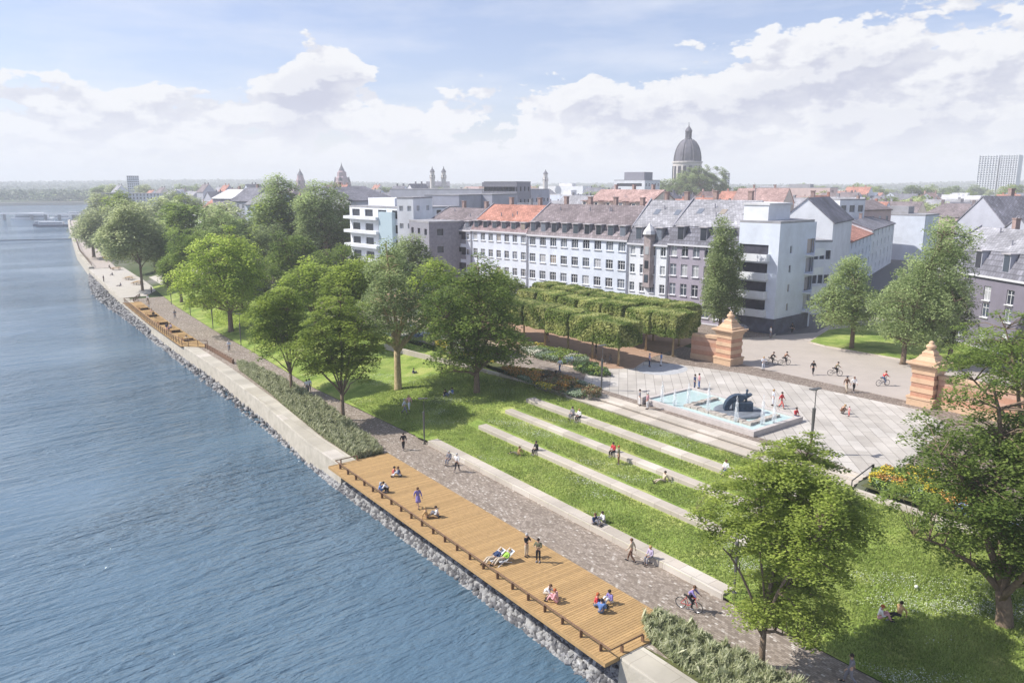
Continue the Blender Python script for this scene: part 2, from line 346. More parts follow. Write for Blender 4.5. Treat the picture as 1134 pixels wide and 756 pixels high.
# ---------------------------------------------------------------- ground
def ground_mat():
    m = bpy.data.materials.new('ground'); m.use_nodes = True; N, L = nt(m); b = N['Principled BSDF']; b.inputs['Roughness'].default_value = .95; b.inputs['Specular IOR Level'].default_value = .1
    tc = N.new('ShaderNodeTexCoord'); n = N.new('ShaderNodeTexNoise'); n.inputs['Scale'].default_value = .02; n.inputs['Detail'].default_value = 8; n.inputs['Roughness'].default_value = .7; L.new(tc.outputs['Object'], n.inputs['Vector'])
    r = N.new('ShaderNodeValToRGB'); e = r.color_ramp.elements; e[0].position = .40; e[0].color = (.045, .075, .025, 1); e[1].position = .60; e[1].color = (.17, .165, .15, 1); e.new(.5).color = (.08, .10, .045, 1)
    L.new(n.outputs['Fac'], r.inputs['Fac']); L.new(r.outputs[0], b.inputs['Base Color']); return m
def ground_mesh():
    ys = np.unique(np.concatenate([np.arange(-80, 300, 5), np.arange(300, 1250, 25)]))
    us = [0, 4.0, 7.5, 9, 11, 14, 17, 20, 23, 25.8, 28.5, 32, 40, 60, 90, 130, 200, 400, 800, 1500, 2500, 3500, 4500, 5900]
    V = []; 
    for Y in ys:
        for u in us:
            X = Xo(Y)+1.5+u; z = base_z(X, Y)
            inlawn = lawn_in(Y)+.3 < X < 53.4+drift(Y)*.9 and Y < 205
            V.append((X, Y, z+hill(X, Y)-(.75 if inlawn else .04)))
    nu = len(us); Q = [(i*nu+j, i*nu+j+1, (i+1)*nu+j+1, (i+1)*nu+j) for i in range(len(ys)-1) for j in range(nu-1)]
    return np.array(V), np.array(Q)
V_, Q_ = ground_mesh()
put('ground', np_mesh('ground', V_, Q_, ground_mat()), kind='structure', label='town ground stretching inland from the quay', cat='ground')
ys = list(range(1250, 6001, 190)); xs = list(range(-600, 6001, 200)); V_ = np.array([(x, y+(0 if y > 1250 else 60*math.sin(x*.01)), (3+hill(x, y) if y > 1250 else 2.0)) for y in ys for x in xs])
nx = len(xs); Q_ = np.array([(i*nx+j, i*nx+j+1, (i+1)*nx+j+1, (i+1)*nx+j) for i in range(len(ys)-1) for j in range(nx-1)])
put('far_hills', np_mesh('far_hills', V_, Q_, mat('hill_ground', (.06, .085, .04), var=.4, scale=.01)), kind='structure', label='low wooded hills beyond the river bend', cat='hills')
MB().box(-600, 190, 1236, 1250, -6, 1.9).build('far_shore', mat('sand_shore', (.45, .42, .34), var=.2), kind='structure', label='pale far shore of the river', cat='shore')

def strip(name, inner, outer, ys, zf, m, label, cat, dz=0.0, nx=2, kind='structure', ydiv=None):
    V = []; k = nx+1
    for Y in ys:
        a, b = inner(Y), outer(Y)
        for i in range(k):
            X = a+(b-a)*i/nx; V.append((X, Y, zf(X, Y)+dz))
    Q = [(i*k+j, i*k+j+1, (i+1)*k+j+1, (i+1)*k+j) for i in range(len(ys)-1) for j in range(nx)]
    return put(name, np_mesh(name, np.array(V), np.array(Q), m), kind=kind, label=label, cat=cat)
# promenade of small brown and grey setts
prom_m = brickmat('promenade_setts', (.20, .165, .135), (.36, .31, .265), (.52, .48, .43), (.18, .15, .125), .24, .15, .010, rot=PI/2+.02, rare=.955, mid=(.27, .225, .185), stain=.14)
strip('promenade_paving', lambda Y: Xo(Y)+1.4, lambda Y: lawn_in(Y), list(np.arange(-10, 190, 4)), lambda X, Y: 0.0, prom_m, 'brown stone sett promenade along the quay', 'promenade', .01)
strip('far_promenade', lambda Y: Xo(Y)+1.0, lambda Y: Xo(Y)+7.5, list(range(262, 640, 12)), lambda X, Y: 0.0, mat('far_path', (.40, .35, .31), var=.15, scale=1), 'pale far stretch of the riverside path', 'path', .02)
# concrete quay apron far down the bank
conc = mat('pale_concrete', (.45, .42, .375), var=.08, scale=.6, bump=.15, bscale=6)
strip('quay_apron', lambda Y: Xo(Y)+.2, lambda Y: interp(Y, [189, 200, 262, 281], [36, 41, 44, 44.6]), list(np.arange(189, 262, 4)), lambda X, Y: .0, conc, 'open pale concrete apron on the far quay', 'apron', .035)
strip('apron_path', lambda Y: interp(Y, [189, 262], [42, 46]), lambda Y: interp(Y, [189, 262], [60, 62]), [205, 215, 225], lambda X, Y: base_z(X, Y), conc, 'pale path leading off the quay apron', 'path', .03, nx=6)

# lawn
def grass_mat():
    m = bpy.data.materials.new('lawn_grass'); m.use_nodes = True; N, L = nt(m); b = N['Principled BSDF']; b.inputs['Roughness'].default_value = .9; b.inputs['Specular IOR Level'].default_value = .1
    tc = N.new('ShaderNodeTexCoord')
    def nz(s, d, r=.6):
        n = N.new('ShaderNodeTexNoise'); n.inputs['Scale'].default_value = s; n.inputs['Detail'].default_value = d; n.inputs['Roughness'].default_value = r; L.new(tc.outputs['Object'], n.inputs['Vector']); return n
    a = nz(.35, 6); r = N.new('ShaderNodeValToRGB'); e = r.color_ramp.elements; e[0].position = .3; e[0].color = (.10, .16, .03, 1); e[1].position = .72; e[1].color = (.40, .42, .14, 1); e.new(.5).color = (.23, .31, .07, 1)
    L.new(a.outputs['Fac'], r.inputs['Fac']); c = nz(9, 4); mr = N.new('ShaderNodeMapRange'); mr.inputs['From Min'].default_value = .3; mr.inputs['From Max'].default_value = .7; mr.inputs['To Min'].default_value = .65; mr.inputs['To Max'].default_value = 1.35; L.new(c.outputs['Fac'], mr.inputs['Value'])
    vm = N.new('ShaderNodeVectorMath'); vm.operation = 'SCALE'; L.new(r.outputs[0], vm.inputs[0]); L.new(mr.outputs[0], vm.inputs['Scale']); w_ = nz(.12, 5); wr = N.new('ShaderNodeMapRange'); wr.inputs['From Min'].default_value = .55; wr.inputs['From Max'].default_value = .72; wr.inputs['To Max'].default_value = .55; L.new(w_.outputs['Fac'], wr.inputs['Value'])
    mxx = N.new('ShaderNodeMix'); mxx.data_type = 'RGBA'; L.new(wr.outputs[0], mxx.inputs['Factor']); L.new(vm.outputs[0], mxx.inputs['A']); mxx.inputs['B'].default_value = (.26, .26, .11, 1); L.new(mxx.outputs['Result'], b.inputs['Base Color'])
    bp = N.new('ShaderNodeBump'); bp.inputs['Strength'].default_value = .8; bp.inputs['Distance'].default_value = .12; L.new(nz(7, 5, .7).outputs['Fac'], bp.inputs['Height']); L.new(bp.outputs[0], b.inputs['Normal']); return m
ys = list(np.arange(-22, 206, 1.0)); rows = []
base_xs = sorted(set([35.8, 36.3, 36.74, 36.76]+[x for a, b, _ in WALLS[1:] for x in (a+.35, a+.5)]+list(np.arange(37.3, 53.3, .8))+[52.9]))
V_ = []
for Y in ys:
    a = lawn_in(Y); far = 52.9+drift(Y)*.9
    for X in base_xs:
        t = (X-35.8)/(52.9-35.8); XX = X if Y < 70 else (a+(far-a)*t)*min(1, (Y-70)/10)+X*(1-min(1, (Y-70)/10))
        XX = max(XX, a) if Y < 24 or Y > 64 else XX
        V_.append((XX, Y, lawn_z(XX, Y)))
nx = len(base_xs); Q_ = np.array([(i*nx+j, i*nx+j+1, (i+1)*nx+j+1, (i+1)*nx+j) for i in range(len(ys)-1) for j in range(nx-1)])
lawn = put('lawn', np_mesh('lawn', np.array(V_), Q_, grass_mat()), kind='structure', label='green park lawn rising from promenade to square', cat='lawn')

# grass blades and white clover heads
def lawn_scatter(n, y0, y1, near=True):
    Y = RNG.random(n)**(1.35 if near else 1)*(y1-y0)+y0; X = 36.0+RNG.random(n)*16.7
    keep = np.ones(n, bool)
    for i in range(n):
        if X[i] < lawn_in(Y[i])+.15: keep[i] = False
        elif 26 < Y[i] < 63 and any(a-.1 < X[i] < b+.05 for a, b, _ in WALLS): keep[i] = False
    X, Y = X[keep], Y[keep]; Z = np.array([lawn_z(x, y) for x, y in zip(X, Y)]); return X, Y, Z
def blades(name, X, Y, Z, h, wd, m, lean=.5, tint=None):
    n = len(X); an = RNG.random(n)*2*PI; hh = h*(.6+.8*RNG.random(n)); b = np.stack([np.cos(an), np.sin(an), np.zeros(n)], 1)*wd/2
    c = np.stack([X, Y, Z-.02], 1); tip = c+np.stack([RNG.normal(size=n)*lean*h, RNG.normal(size=n)*lean*h, hh], 1)
    V = np.stack([c-b, c+b, tip], 1).reshape(-1, 3); Q = np.arange(3*n).reshape(n, 3)
    if tint is None: tint = RNG.random(n)
    return np_mesh(name, V, Q, m, np.repeat(tint, 3))
gm = leafmat('grass_blade', (.15, .21, .045), (.48, .56, .18), .5)
X, Y, Z = lawn_scatter(150000, 6, 80); tn = .5+.5*np.sin(X*.9+np.sin(Y*.5)*2)*np.sin(Y*.45); tn = np.clip(tn*.6+RNG.random(len(X))*.5, 0, 1)
put('grass', blades('grass', X, Y, Z, .17, .10, gm, .5, tn), kind='stuff', label='short tufty grass growing over the park lawn', cat='grass')
fx = lambda X, Y: np.sin(X*.62+1.3*np.sin(Y*.31))+np.sin(Y*.48+1.1*np.sin(X*.7))+.8*np.sin(X*1.7+Y*1.3)
X, Y, Z = lawn_scatter(170000, 8, 110); k = (fx(X, Y)+RNG.normal(size=len(X))*.7) > 1.75; X, Y, Z = X[k], Y[k], Z[k]
V_, Q_, t_ = leaf_quads(np.stack([X, Y, Z+.12+.08*RNG.random(len(X))], 1), .05, .8, 1.0, RNG.random(len(X)))
put('clover_flowers', np_mesh('clover_flowers', V_, Q_, mat('white_petal', (.72, .74, .68)), t_), kind='stuff', label='drifts of small white clover flowers in the lawn', cat='flowers')
# ---------------------------------------------------------------- quay wall, rocks, decks
wall_m = mat('quay_stone', (.36, .33, .27), .9, col2=(.50, .46, .39), scale=1.1, bump=.4, bscale=5)
cap_m = brickmat('wall_cap_slabs', (.40, .37, .31), (.48, .45, .39), (.52, .48, .43), (.28, .25, .21), 2.4, 4.0, .014, rot=PI/2, rare=.9, stain=.25)
def quay(name, y0, y1, label, bot=WZ-1.2, w=1.7, step=4, setback=0.0, top=.06):
    n = max(2, int((y1-y0)/step)+1); b = MB()
    for i in range(n):
        Y = y0+(y1-y0)*i/(n-1); X = Xo(Y)+setback
        b.v += [(X-.25, Y, bot), (X, Y, top-.10), (X+.06, Y, top), (X+w-setback, Y, top), (X+w-setback, Y, bot)]
    for i in range(n-1):
        for j, mi in ((0, 0), (1, 1), (2, 1), (3, 0)):
            b.f.append((i*5+j+1, i*5+j, i*5+5+j, i*5+6+j)); b.m.append(mi)
    for e in (0, n-1): b.f.append(tuple(e*5+k for k in (range(5) if e == 0 else reversed(range(5))))); b.m.append(0)
    return b.build(name, [wall_m, cap_m], label=label, cat='quay wall', group='quay wall lengths')
quay('quay_wall', -20, 25.9, 'pale stone quay wall beside the near shrub bed')
quay('quay_wall', 25.9, 61.6, 'quay wall hidden below the long timber deck', setback=1.2, top=-.32)
quay('quay_wall', 61.6, 122.2, 'pale stone quay wall between the two timber decks')
quay('quay_wall', 122.2, 189, 'quay wall carrying the far timber deck')
quay('quay_wall', 189, 262, 'low quay edge below the open concrete apron', w=1.0, top=0.02)
quay('quay_wall', 262, 640, 'distant curving quay wall up the river', step=20, w=1.2, top=.6)
# raised stone parapet behind the apron
# rocks
def rock_mesh(name, seed, m):
    r = random.Random(seed); bm = bmesh.new(); bmesh.ops.create_icosphere(bm, subdivisions=1, radius=1)
    for v in bm.verts: v.co = Vector((v.co.x*r.uniform(.75, 1.2), v.co.y*r.uniform(.75, 1.2), v.co.z*r.uniform(.55, .95)))
    for _ in range(3):
        d = Vector((r.uniform(-1, 1), r.uniform(-1, 1), r.uniform(-.3, 1))).normalized(); c = r.uniform(.5, .75)
        for v in bm.verts:
            k = v.co.dot(d)-c
            if k > 0: v.co -= d*k
    me = bpy.data.meshes.new(name); bm.to_mesh(me); bm.free(); me.materials.append(m); return me
rm = mat('riprap_rock', (.15, .15, .16), .85, var=.35, scale=1.8, bump=.5, bscale=6, rnd=.5)
rmw = mat('riprap_rock_pale', (.34, .34, .34), .85, var=.25, scale=1.8, bump=.5, bscale=6, rnd=.3)
RK = [rock_mesh('rock', i, rm if i % 2 else rmw) for i in range(8)]
def rocks():
    rr = random.Random(3); spots = []
    def edge(Y):   # outer (water) limit and inner limit of the rocks
        return interp(Y, [-20, 26, 62, 81, 104, 123, 137, 167, 195, 218, 245, 262], [26.0, 26.1, 26.2, 26.7, 26.9, 27.4, 27.7, 28.2, 28.0, 28.6, 32.0, 34.6])
    for _ in range(7500):
        Y = rr.uniform(20, 262) if rr.random() < .45 else rr.uniform(22, 66)
        if 84 < Y < 122 and rr.random() < .35: continue
        o = edge(Y); i = Xo(Y)+(1.2 if 26 < Y < 61.6 else .1); t = rr.random()
        X = o+(i-o)*t; zt = WZ-.12+t*((1.55 if 26 < Y < 61.6 else .55 if Y < 150 else 1.3)); s = rr.uniform(.14, .36)*(1.15 if Y > 100 else 1)
        spots.append((X, Y, zt-.05, s, rr.random()*6.3, rr.randrange(8)))
    spots.sort(key=lambda q: q[1]/q[3]); return spots
SP = rocks(); 
for k, (X, Y, z, s, an, i) in enumerate(SP[:300]):
    o = put('riprap_rock', RK[i], loc=(X, Y, z), label='grey boulder in the band of rocks at the waterline', cat='rock', group='rocks along the waterline')
    o.rotation_euler = (an*.3, an*.7, an); o.scale = (s, s*1.2, s)
vs, qs, ms = [], [], []; off = 0
for (X, Y, z, s, an, i) in SP[300:]:
    me = RK[i]; v = np.array([q.co[:] for q in me.vertices]); ca, sa = math.cos(an), math.sin(an)
    R = np.array([[ca, -sa, 0], [sa, ca, 0], [0, 0, 1]]); R2 = np.array([[1, 0, 0], [0, math.cos(an*.7), -math.sin(an*.7)], [0, math.sin(an*.7), math.cos(an*.7)]])
    vs.append((v*s)@R2.T@R.T+np.array([X, Y, z])); qs += [[off+a for a in p.vertices] for p in me.polygons]; ms += [i % 2]*len(me.polygons); off += len(v)
me = np_mesh('riprap', np.concatenate(vs), np.array(qs), [rmw, rm], mi=np.array(ms))
put('riprap', me, kind='stuff', label='smaller grey and white stones banked along the waterline', cat='rocks')

# ---- timber deck on the quay
wood = mat('oak_deck', (.40, .262, .122), .75, var=.12, scale=3, spec=.2); wood_d = mat('oak_dark', (.16, .085, .035), .8); rust = mat('rusty_steel', (.16, .095, .06), .7, var=.2, scale=8)  # wood_d: plain darker brown for underlays, lounger sides and table legs
def plank_mesh(L, W, pitch=.19, gap=.022, th=.05, rngs=None):
    b = MB(); n = int(L/pitch)
    for i in range(n): b.box(0, W, i*pitch, i*pitch+pitch-gap, -th, 0)
    return b
def add_rnd_planks(m):
    N, L = nt(m); b = N['Principled BSDF']; g = N.new('ShaderNodeNewGeometry'); mr = N.new('ShaderNodeMapRange'); mr.inputs['To Min'].default_value = .86; mr.inputs['To Max'].default_value = 1.1
    L.new(g.outputs['Random Per Island'], mr.inputs['Value']); src = b.inputs['Base Color'].links[0].from_socket; vm = N.new('ShaderNodeVectorMath'); vm.operation = 'SCALE'
    L.new(src, vm.inputs[0]); L.new(mr.outputs[0], vm.inputs['Scale']); L.new(vm.outputs[0], b.inputs['Base Color'])
add_rnd_planks(wood)
DK = dict(x0=25.6, x1=31.5, y0=26.0, y1=62.0)
t = thing('timber_deck', 'long orange timber deck with low rail above the rocks', 'deck', (DK['x0'], DK['y0'], .09))
LW, LL = DK['x1']-DK['x0'], DK['y1']-DK['y0']
plank_mesh(LL, LW).build('planking', wood, t)
MB().box(.02, LW-.02, .02, LL-.02, -.085, -.055).build('underlay', wood_d, t)
MB().box(-.06, -.002, 0, LL, -.24, .0).box(-.06, LW, -.06, -.002, -.24, 0).box(-.06, LW, LL+.002, LL+.06, -.24, 0).build('fascia', wood, t)
b = MB()
for i in range(10): b.box(2.6, 3.4, .5+i*(LL-1.2)/9, .5+i*(LL-1.2)/9+.25, -1.9, -.086)
b.build('support', mat('support_concrete', (.35, .34, .32)), t)
def rail(pts, h, npost, parent, m, railr=.045, post=(.05, .11)):
    """low rail: a top bar along the points and blade posts, each post its own part"""
    MB().tube([(x, y, h) for x, y in pts], railr, 6).build('top_rail', m, parent)
    seg = [math.dist(pts[i], pts[i+1]) for i in range(len(pts)-1)]; tot = sum(seg)
    pm = None
    for k in range(npost):
        s = tot*k/(npost-1); i = 0
        while i < len(seg)-1 and s > seg[i]: s -= seg[i]; i += 1
        u = s/seg[i]; x = pts[i][0]*(1-u)+pts[i+1][0]*u; y = pts[i][1]*(1-u)+pts[i+1][1]*u
        a = math.atan2(pts[i+1][1]-pts[i][1], pts[i+1][0]-pts[i][0])
        if pm is None: pm = MB().box(-post[0]/2, post[0]/2, -post[1], post[1], 0, h).mesh('post', m)
        put('post', pm, parent, loc=(x, y, 0), rotz=a)
t = thing('deck_railing', 'low rusty steel rail around river side of the long deck', 'railing', (0, 0, .09))
rail([(28.3, 61.85), (26.15, 61.85), (26.15, 26.15), (28.6, 26.15)], .46, 26, t, rust, .05, (.06, .10))
# second deck with loungers
def D2(Y): return Xo(Y)-.35, Xo(Y)+3.0
t = thing('timber_deck', 'far timber deck with wavy lounge benches by the river', 'deck')
b = MB()
for i in range(int((180-122)/.3)):
    Y = 122+i*.3; a, c = D2(Y); 
    if Y < 125: a = Xo(Y)-.35+(125-Y)*1.0
    b.box(a, c, Y, Y+.27, .06, .12)
b.build('planking', wood, t)
b = MB()
for i in range(14):
    Y = 125+i*4; b.box(Xo(Y)-.33, Xo(Y)+2.9, Y, Y+4.0, -.05, .055)
b.build('underlay', wood_d, t)
t = thing('deck_railing', 'dark slatted railing along the far timber deck', 'railing', (0, 0, .12))
pts = [(31.4, 122.1), (28.5, 124.9)]+[(Xo(Y)-.3, Y) for Y in range(130, 181, 10)]+[(Xo(180)+2.5, 180)]
rail(pts, 1.0, 40, t, rust, .06, (.04, .05))
MB().tube([(x, y, .5) for x, y in pts], .03, 5).build('lower_rail', rust, t)
t = thing('promenade_fence', 'low dark fence between stone quay wall and far promenade', 'fence', (0, 0, 0))
rail([(31.0, 121.8), (31.2, 108.2)], .75, 12, t, rust, .05, (.05, .08))
MB().box(31.02, 31.16, 108.3, 121.7, .1, .62).build('infill_panel', rust, t)
t = thing('promenade_fence', 'slim dark fence on the curving wall by the apron', 'fence', (0, 0, 0))
rail([(Xo(182)+1.9, 182), (Xo(189)+4, 188)], .8, 5, t, rust)
t = thing('promenade_fence', 'long dark fence on the distant quay wall', 'fence', (0, 0, .6))
rail([(Xo(Y)+1.0, Y) for Y in range(266, 430, 12)], .9, 30, t, rust, .07, (.06, .08))
# wavy loungers
def lounger_mesh(L=4.2, W=1.5):
    b = MB(); n = 22
    def z(t): return .38+.34*math.sin(t*2*PI*1.0+.6)*(.5+.5*t)
    for i in range(n):
        t0, t1 = i/n, (i+.82)/n; b.v += [(0, t0*L, z(t0)), (W, t0*L, z(t0)), (W, t1*L, z(t1)), (0, t1*L, z(t1)), (0, t0*L, z(t0)-.06), (W, t0*L, z(t0)-.06), (W, t1*L, z(t1)-.06), (0, t1*L, z(t1)-.06)]
        k = len(b.v)-8; b.f += [(k, k+1, k+2, k+3), (k+7, k+6, k+5, k+4), (k, k+4, k+5, k+1), (k+1, k+5, k+6, k+2), (k+2, k+6, k+7, k+3), (k+3, k+7, k+4, k)]; b.m += [0]*6
    side = [(0, 0)]+[(i/n*L, z(i/n)-.06) for i in range(n+1)]+[(L, 0)]
    s = MB(); s.extr(side, (0.02, .08)); s.extr(side, (W-.08, W-.02)); return b.mesh('slats', wood), s.mesh('side_frame', wood_d)
lm, sm = lounger_mesh()
lt = ['wavy timber lounge bench nearest the deck corner', 'wavy timber lounge bench second from the near deck corner', 'wavy timber lounge bench in the middle of the far deck', 'wavy timber lounge bench fourth along the far deck', 'wavy timber lounge bench at the upstream end of far deck']
for i, Y in enumerate((128.5, 137.5, 147, 157, 167)):
    t = thing('lounge_bench', lt[i], 'bench', (Xo(Y)+.9, Y, .12), -.02, 'wavy lounge benches on the far deck'); put('slats', lm, t); put('side_frame', sm, t)
def table_set(x, y, label, rot=0):
    t = thing('picnic_table', label, 'picnic table', (x, y, .04), rot, 'timber picnic tables on the apron')
    MB().box(-1.4, 1.4, -.45, .45, .72, .78).build('table_top', wood, t)
    for s in (-1, 1): MB().box(-1.4, 1.4, s*.95-.18, s*.95+.18, .42, .47).build('seat', wood, t)
    for s in (-1, 1): MB().box(s*1.0-.05, s*1.0+.05, -.9, .9, .36, .42).box(s*1.0-.05, s*1.0+.05, -.35, -.25, 0, .72).box(s*1.0-.05, s*1.0+.05, .25, .35, 0, .72).build('leg_frame', wood_d, t)
x, y = G(129, 299); table_set(x, y, 'timber picnic table at the far end of the apron', .4)
x, y = G(152, 315); table_set(x, y, 'orange timber picnic table beside the slim tree', .9)
x, y = G(151, 311); table_set(x-1, y+4, 'timber picnic table just behind the one by the slim tree', .9)

# ---------------------------------------------------------------- terraces, steps, square
stone = brickmat('terrace_stone', (.43, .385, .33), (.52, .47, .41), (.54, .50, .45), (.25, .21, .18), 2.4, 9.0, .014, rot=PI/2, rare=.9, stain=.18)
names = ['long pale stone seat wall between promenade and lawn', 'lowest pale stone seat wall on the stepped lawn', 'middle pale stone seat wall on the stepped lawn', 'upper pale stone seat wall nearest the broad steps']
ends = [(26.3, 61.8), (28.5, 61.2), (28.6, 62.2), (28.8, 62.6)]
for (a, b_, top), nm, (y0, y1) in zip(WALLS, names, ends):
    b = MB(); n = int(round((y1-y0)/2.4)); d = (y1-y0)/n
    zb = top-.95
    for i in range(n):
        s0 = y0+i*d+.006; s1 = y0+(i+1)*d-.006
        # chamfered front edge
        prof = [(a, zb), (a, top-.05), (a+.05, top), (b_, top), (b_, zb)]
        k = len(b.v); b.v += [(x, s0, z) for x, z in prof]+[(x, s1, z) for x, z in prof]
        b.f += [tuple(k+j for j in range(5)), tuple(k+5+j for j in reversed(range(5)))]+[(k+(j+1) % 5, k+j, k+5+j, k+5+(j+1) % 5) for j in range(5)]; b.m += [0]*7
    b.build('seat_wall', stone, label=nm, cat='seat wall', group='stone seat walls on the lawn')
t = thing('broad_steps', 'broad pale stone steps between stepped lawn and fountain square', 'steps')
MB().box(52.09, 53.4, 33.5, 60, 1.6, 2.64).box(52.0, 53.4, 33.5, 60, 2.642, 2.76).build('lower_tier', stone, t)
MB().box(53.49, 55.0, 33.5, 60, 1.6, 2.90).box(53.402, 55.0, 33.5, 60, 2.902, 3.02).build('upper_tier', stone, t)
for (y0, y1) in ((60.01, 65.2), (27.9, 33.49)):
    b = MB()
    for i in range(5): b.box(52.0+i*.6, 52.0+i*.6+.599, y0, y1, 1.6, 2.52+i*.125)
    b.build('stair_flight', stone, t)
dark = mat('dark_steel', (.05, .05, .055), .5, metal=.3)
for x, y, lb in ((52.3, 27.6, 'dark handrail at the near end of the broad steps'), (52.3, 65.4, 'dark handrail at the far end of the broad steps')):
    t = thing('handrail', lb, 'handrail', (x, y, 2.4), 0, 'handrails of the broad steps'); MB().tube([(0, 0, 0), (0, 0, 1.0), (2.9, 0, 1.6), (2.9, 0, .6)], .045, 6).build('rail', dark, t); MB().box(2.78, 3.02, -.05, .05, .6, 1.62).build('post', dark, t)
# low retaining walls of the beds
def low_wall(pts, top, label, w=.35, h=.55):
    b = MB()
    for (x0, y0), (x1, y1) in zip(pts, pts[1:]):
        L = math.dist((x0, y0), (x1, y1)); nx_, ny = (y1-y0)/L*w/2, -(x1-x0)/L*w/2; n = max(1, int(L/2))
        for i in range(n):
            u0, u1 = i/n+.002, (i+1)/n-.002; q = [(x0+(x1-x0)*u, y0+(y1-y0)*u) for u in (u0, u1)]
            b.prism([(q[0][0]-nx_, q[0][1]-ny), (q[0][0]+nx_, q[0][1]+ny), (q[1][0]+nx_, q[1][1]+ny), (q[1][0]-nx_, q[1][1]-ny)], top-h, top)
    b.build('low_wall', stone, label=label, cat='low wall', group='low stone walls of the flower beds')
low_wall([(52.3, 27.3), (52.2, 21.0), (51.8, 10)], 2.85, 'low stone wall along the flower bed by the near handrail', h=1.0)
low_wall([(52.6, 65.5), (51.6, 76), (49.9, 88), (49.0, 96)], 2.75, 'low stone wall along the orange flower bed', h=1.0)
# paving around the square
bandm = brickmat('brown_setts', (.18, .145, .12), (.30, .25, .215), (.38, .33, .29), (.15, .12, .10), .24, .16, .012, rare=.92, mid=(.23, .19, .16), stain=.15)
def sheet(name, poly, z, m, label, cat, kind='structure', group=None):
    return MB().prism(poly, z-.04, z).build(name, m, label=label, cat=cat, kind=kind, group=group)
sheet('sett_paving', [(55.0, 12), (81, 12), (81, 70), (72, 78), (55.0, 78)], 3.012, bandm, 'brown sett paving around the fountain square', 'paving')
tile = brickmat('square_tiles', (.42, .39, .355), (.49, .46, .425), (.52, .49, .455), (.23, .21, .19), 2.8, 1.0, .026, rot=-PI/4, rare=.9, stain=.2, stain_scale=.35, bump=.2)
sheet('square_paving', [(56.2, 33.0), (54.9, 28.0), (60, 27.3), (73.6, 30.2), (76.2, 34), (75.6, 44), (74.6, 54), (72.5, 60.5), (70.5, 64.5), (64.5, 69.5), (56.2, 62)], 3.018, tile, 'pale slab square marked by diagonal joints', 'square')
oval = [(68.6+3.4*math.cos(i*PI/16), 61.2+2.7*math.sin(i*PI/16)) for i in range(32)]
sheet('water_mist_circle', oval, 3.024, mat('grey_circle', (.40, .41, .43), var=.15, scale=2), 'grey round paved spot at back of the square', 'paved circle')
road = mat('beige_road', (.40, .355, .32), .9, var=.07, scale=.35, bump=.15, bscale=20)
kerb_road = [(78.5, 5), (126, 5), (126, 67), (150, 78), (165, 84), (165, 90), (118, 76.5), (96, 65.0), (92, 66.5), (86, 66.5), (81, 66), (78.5, 62)]
sheet('street_paving', kerb_road, 3.02, road, 'pale beige street surface behind the gate pillars', 'street')
sheet('side_street', [(105.2, 63.2), (150, 78), (165, 84), (250, 112), (250, 124), (165, 92), (118, 76.5), (97.5, 65.6)], 3.026, mat('asphalt', (.13, .13, .135), .9, var=.15, scale=1), 'grey asphalt side street running past the corner block', 'street')
gravel = mat('brown_gravel', (.36, .235, .165), .95, var=.1, scale=1.5, bump=.3, bscale=30)
sheet('gravel_yard', [(62.2, 66), (66, 63.5), (71, 66), (86, 70), (86, 140), (66, 140), (61.5, 92)], 3.028, gravel, 'brown gravel yard under the clipped trees', 'gravel yard')
edge_m = mat('beige_gravel', (.55, .43, .32), .95, var=.1, scale=2)
sheet('gravel_path', [(60.3, 68), (62.2, 66), (61.5, 92), (66, 140), (62, 140), (59.5, 92)], 3.030, edge_m, 'light sandy path edging the gravel yard', 'path')
pav = brickmat('path_setts', (.22, .18, .155), (.34, .29, .25), (.42, .37, .33), (.2, .17, .14), .3, .2, .01, rare=.93, stain=.15)
sheet('park_path', [(55, 66.2), (60.2, 68.1), (59.4, 92), (61.9, 140), (66, 200), (58, 200), (54, 140), (53.4, 92)], 3.034, pav, 'brown park path between flower beds and yard', 'path')
grassm = bpy.data.materials['lawn_grass']
isl = [(96.9, 46), (96.6, 56.5), (97.4, 59.5), (108, 63), (125, 60), (125, 35), (97.4, 40)]
sheet('grass_island', isl, 3.16, grassm, 'grass verge with trees behind the street', 'verge')
b = MB()
for i in range(len(isl)):
    (x0, y0), (x1, y1) = isl[i], isl[(i+1) % len(isl)]; L = math.dist((x0, y0), (x1, y1)); nx_, ny = -(y1-y0)/L*.18, (x1-x0)/L*.18
    b.prism([(x0, y0), (x1, y1), (x1+nx_, y1+ny), (x0+nx_, y0+ny)], 2.9, 3.18)
b.build('kerb', stone, kind='structure', label='pale kerb around the grass verge', cat='kerb')
b = MB(); pk = [(88.5, 68.2), (92.0, 66.4), (96.2, 64.7), (118, 75.5), (150, 87)]
for (x0, y0), (x1, y1) in zip(pk, pk[1:]):
    L = math.dist((x0, y0), (x1, y1)); nx_, ny = -(y1-y0)/L*.2, (x1-x0)/L*.2; b.prism([(x0, y0), (x1, y1), (x1+nx_, y1+ny), (x0+nx_, y0+ny)], 2.9, 3.15)
b.build('kerb', stone, kind='structure', label='pale kerb before the corner block', cat='kerb')
sheet('pavement', [(88.5, 68.4), (96.2, 64.95), (118, 75.8), (150, 87.2), (150, 92), (92, 90), (86, 90)], 3.13, bandm, 'brown pavement in front of the corner block', 'pavement')

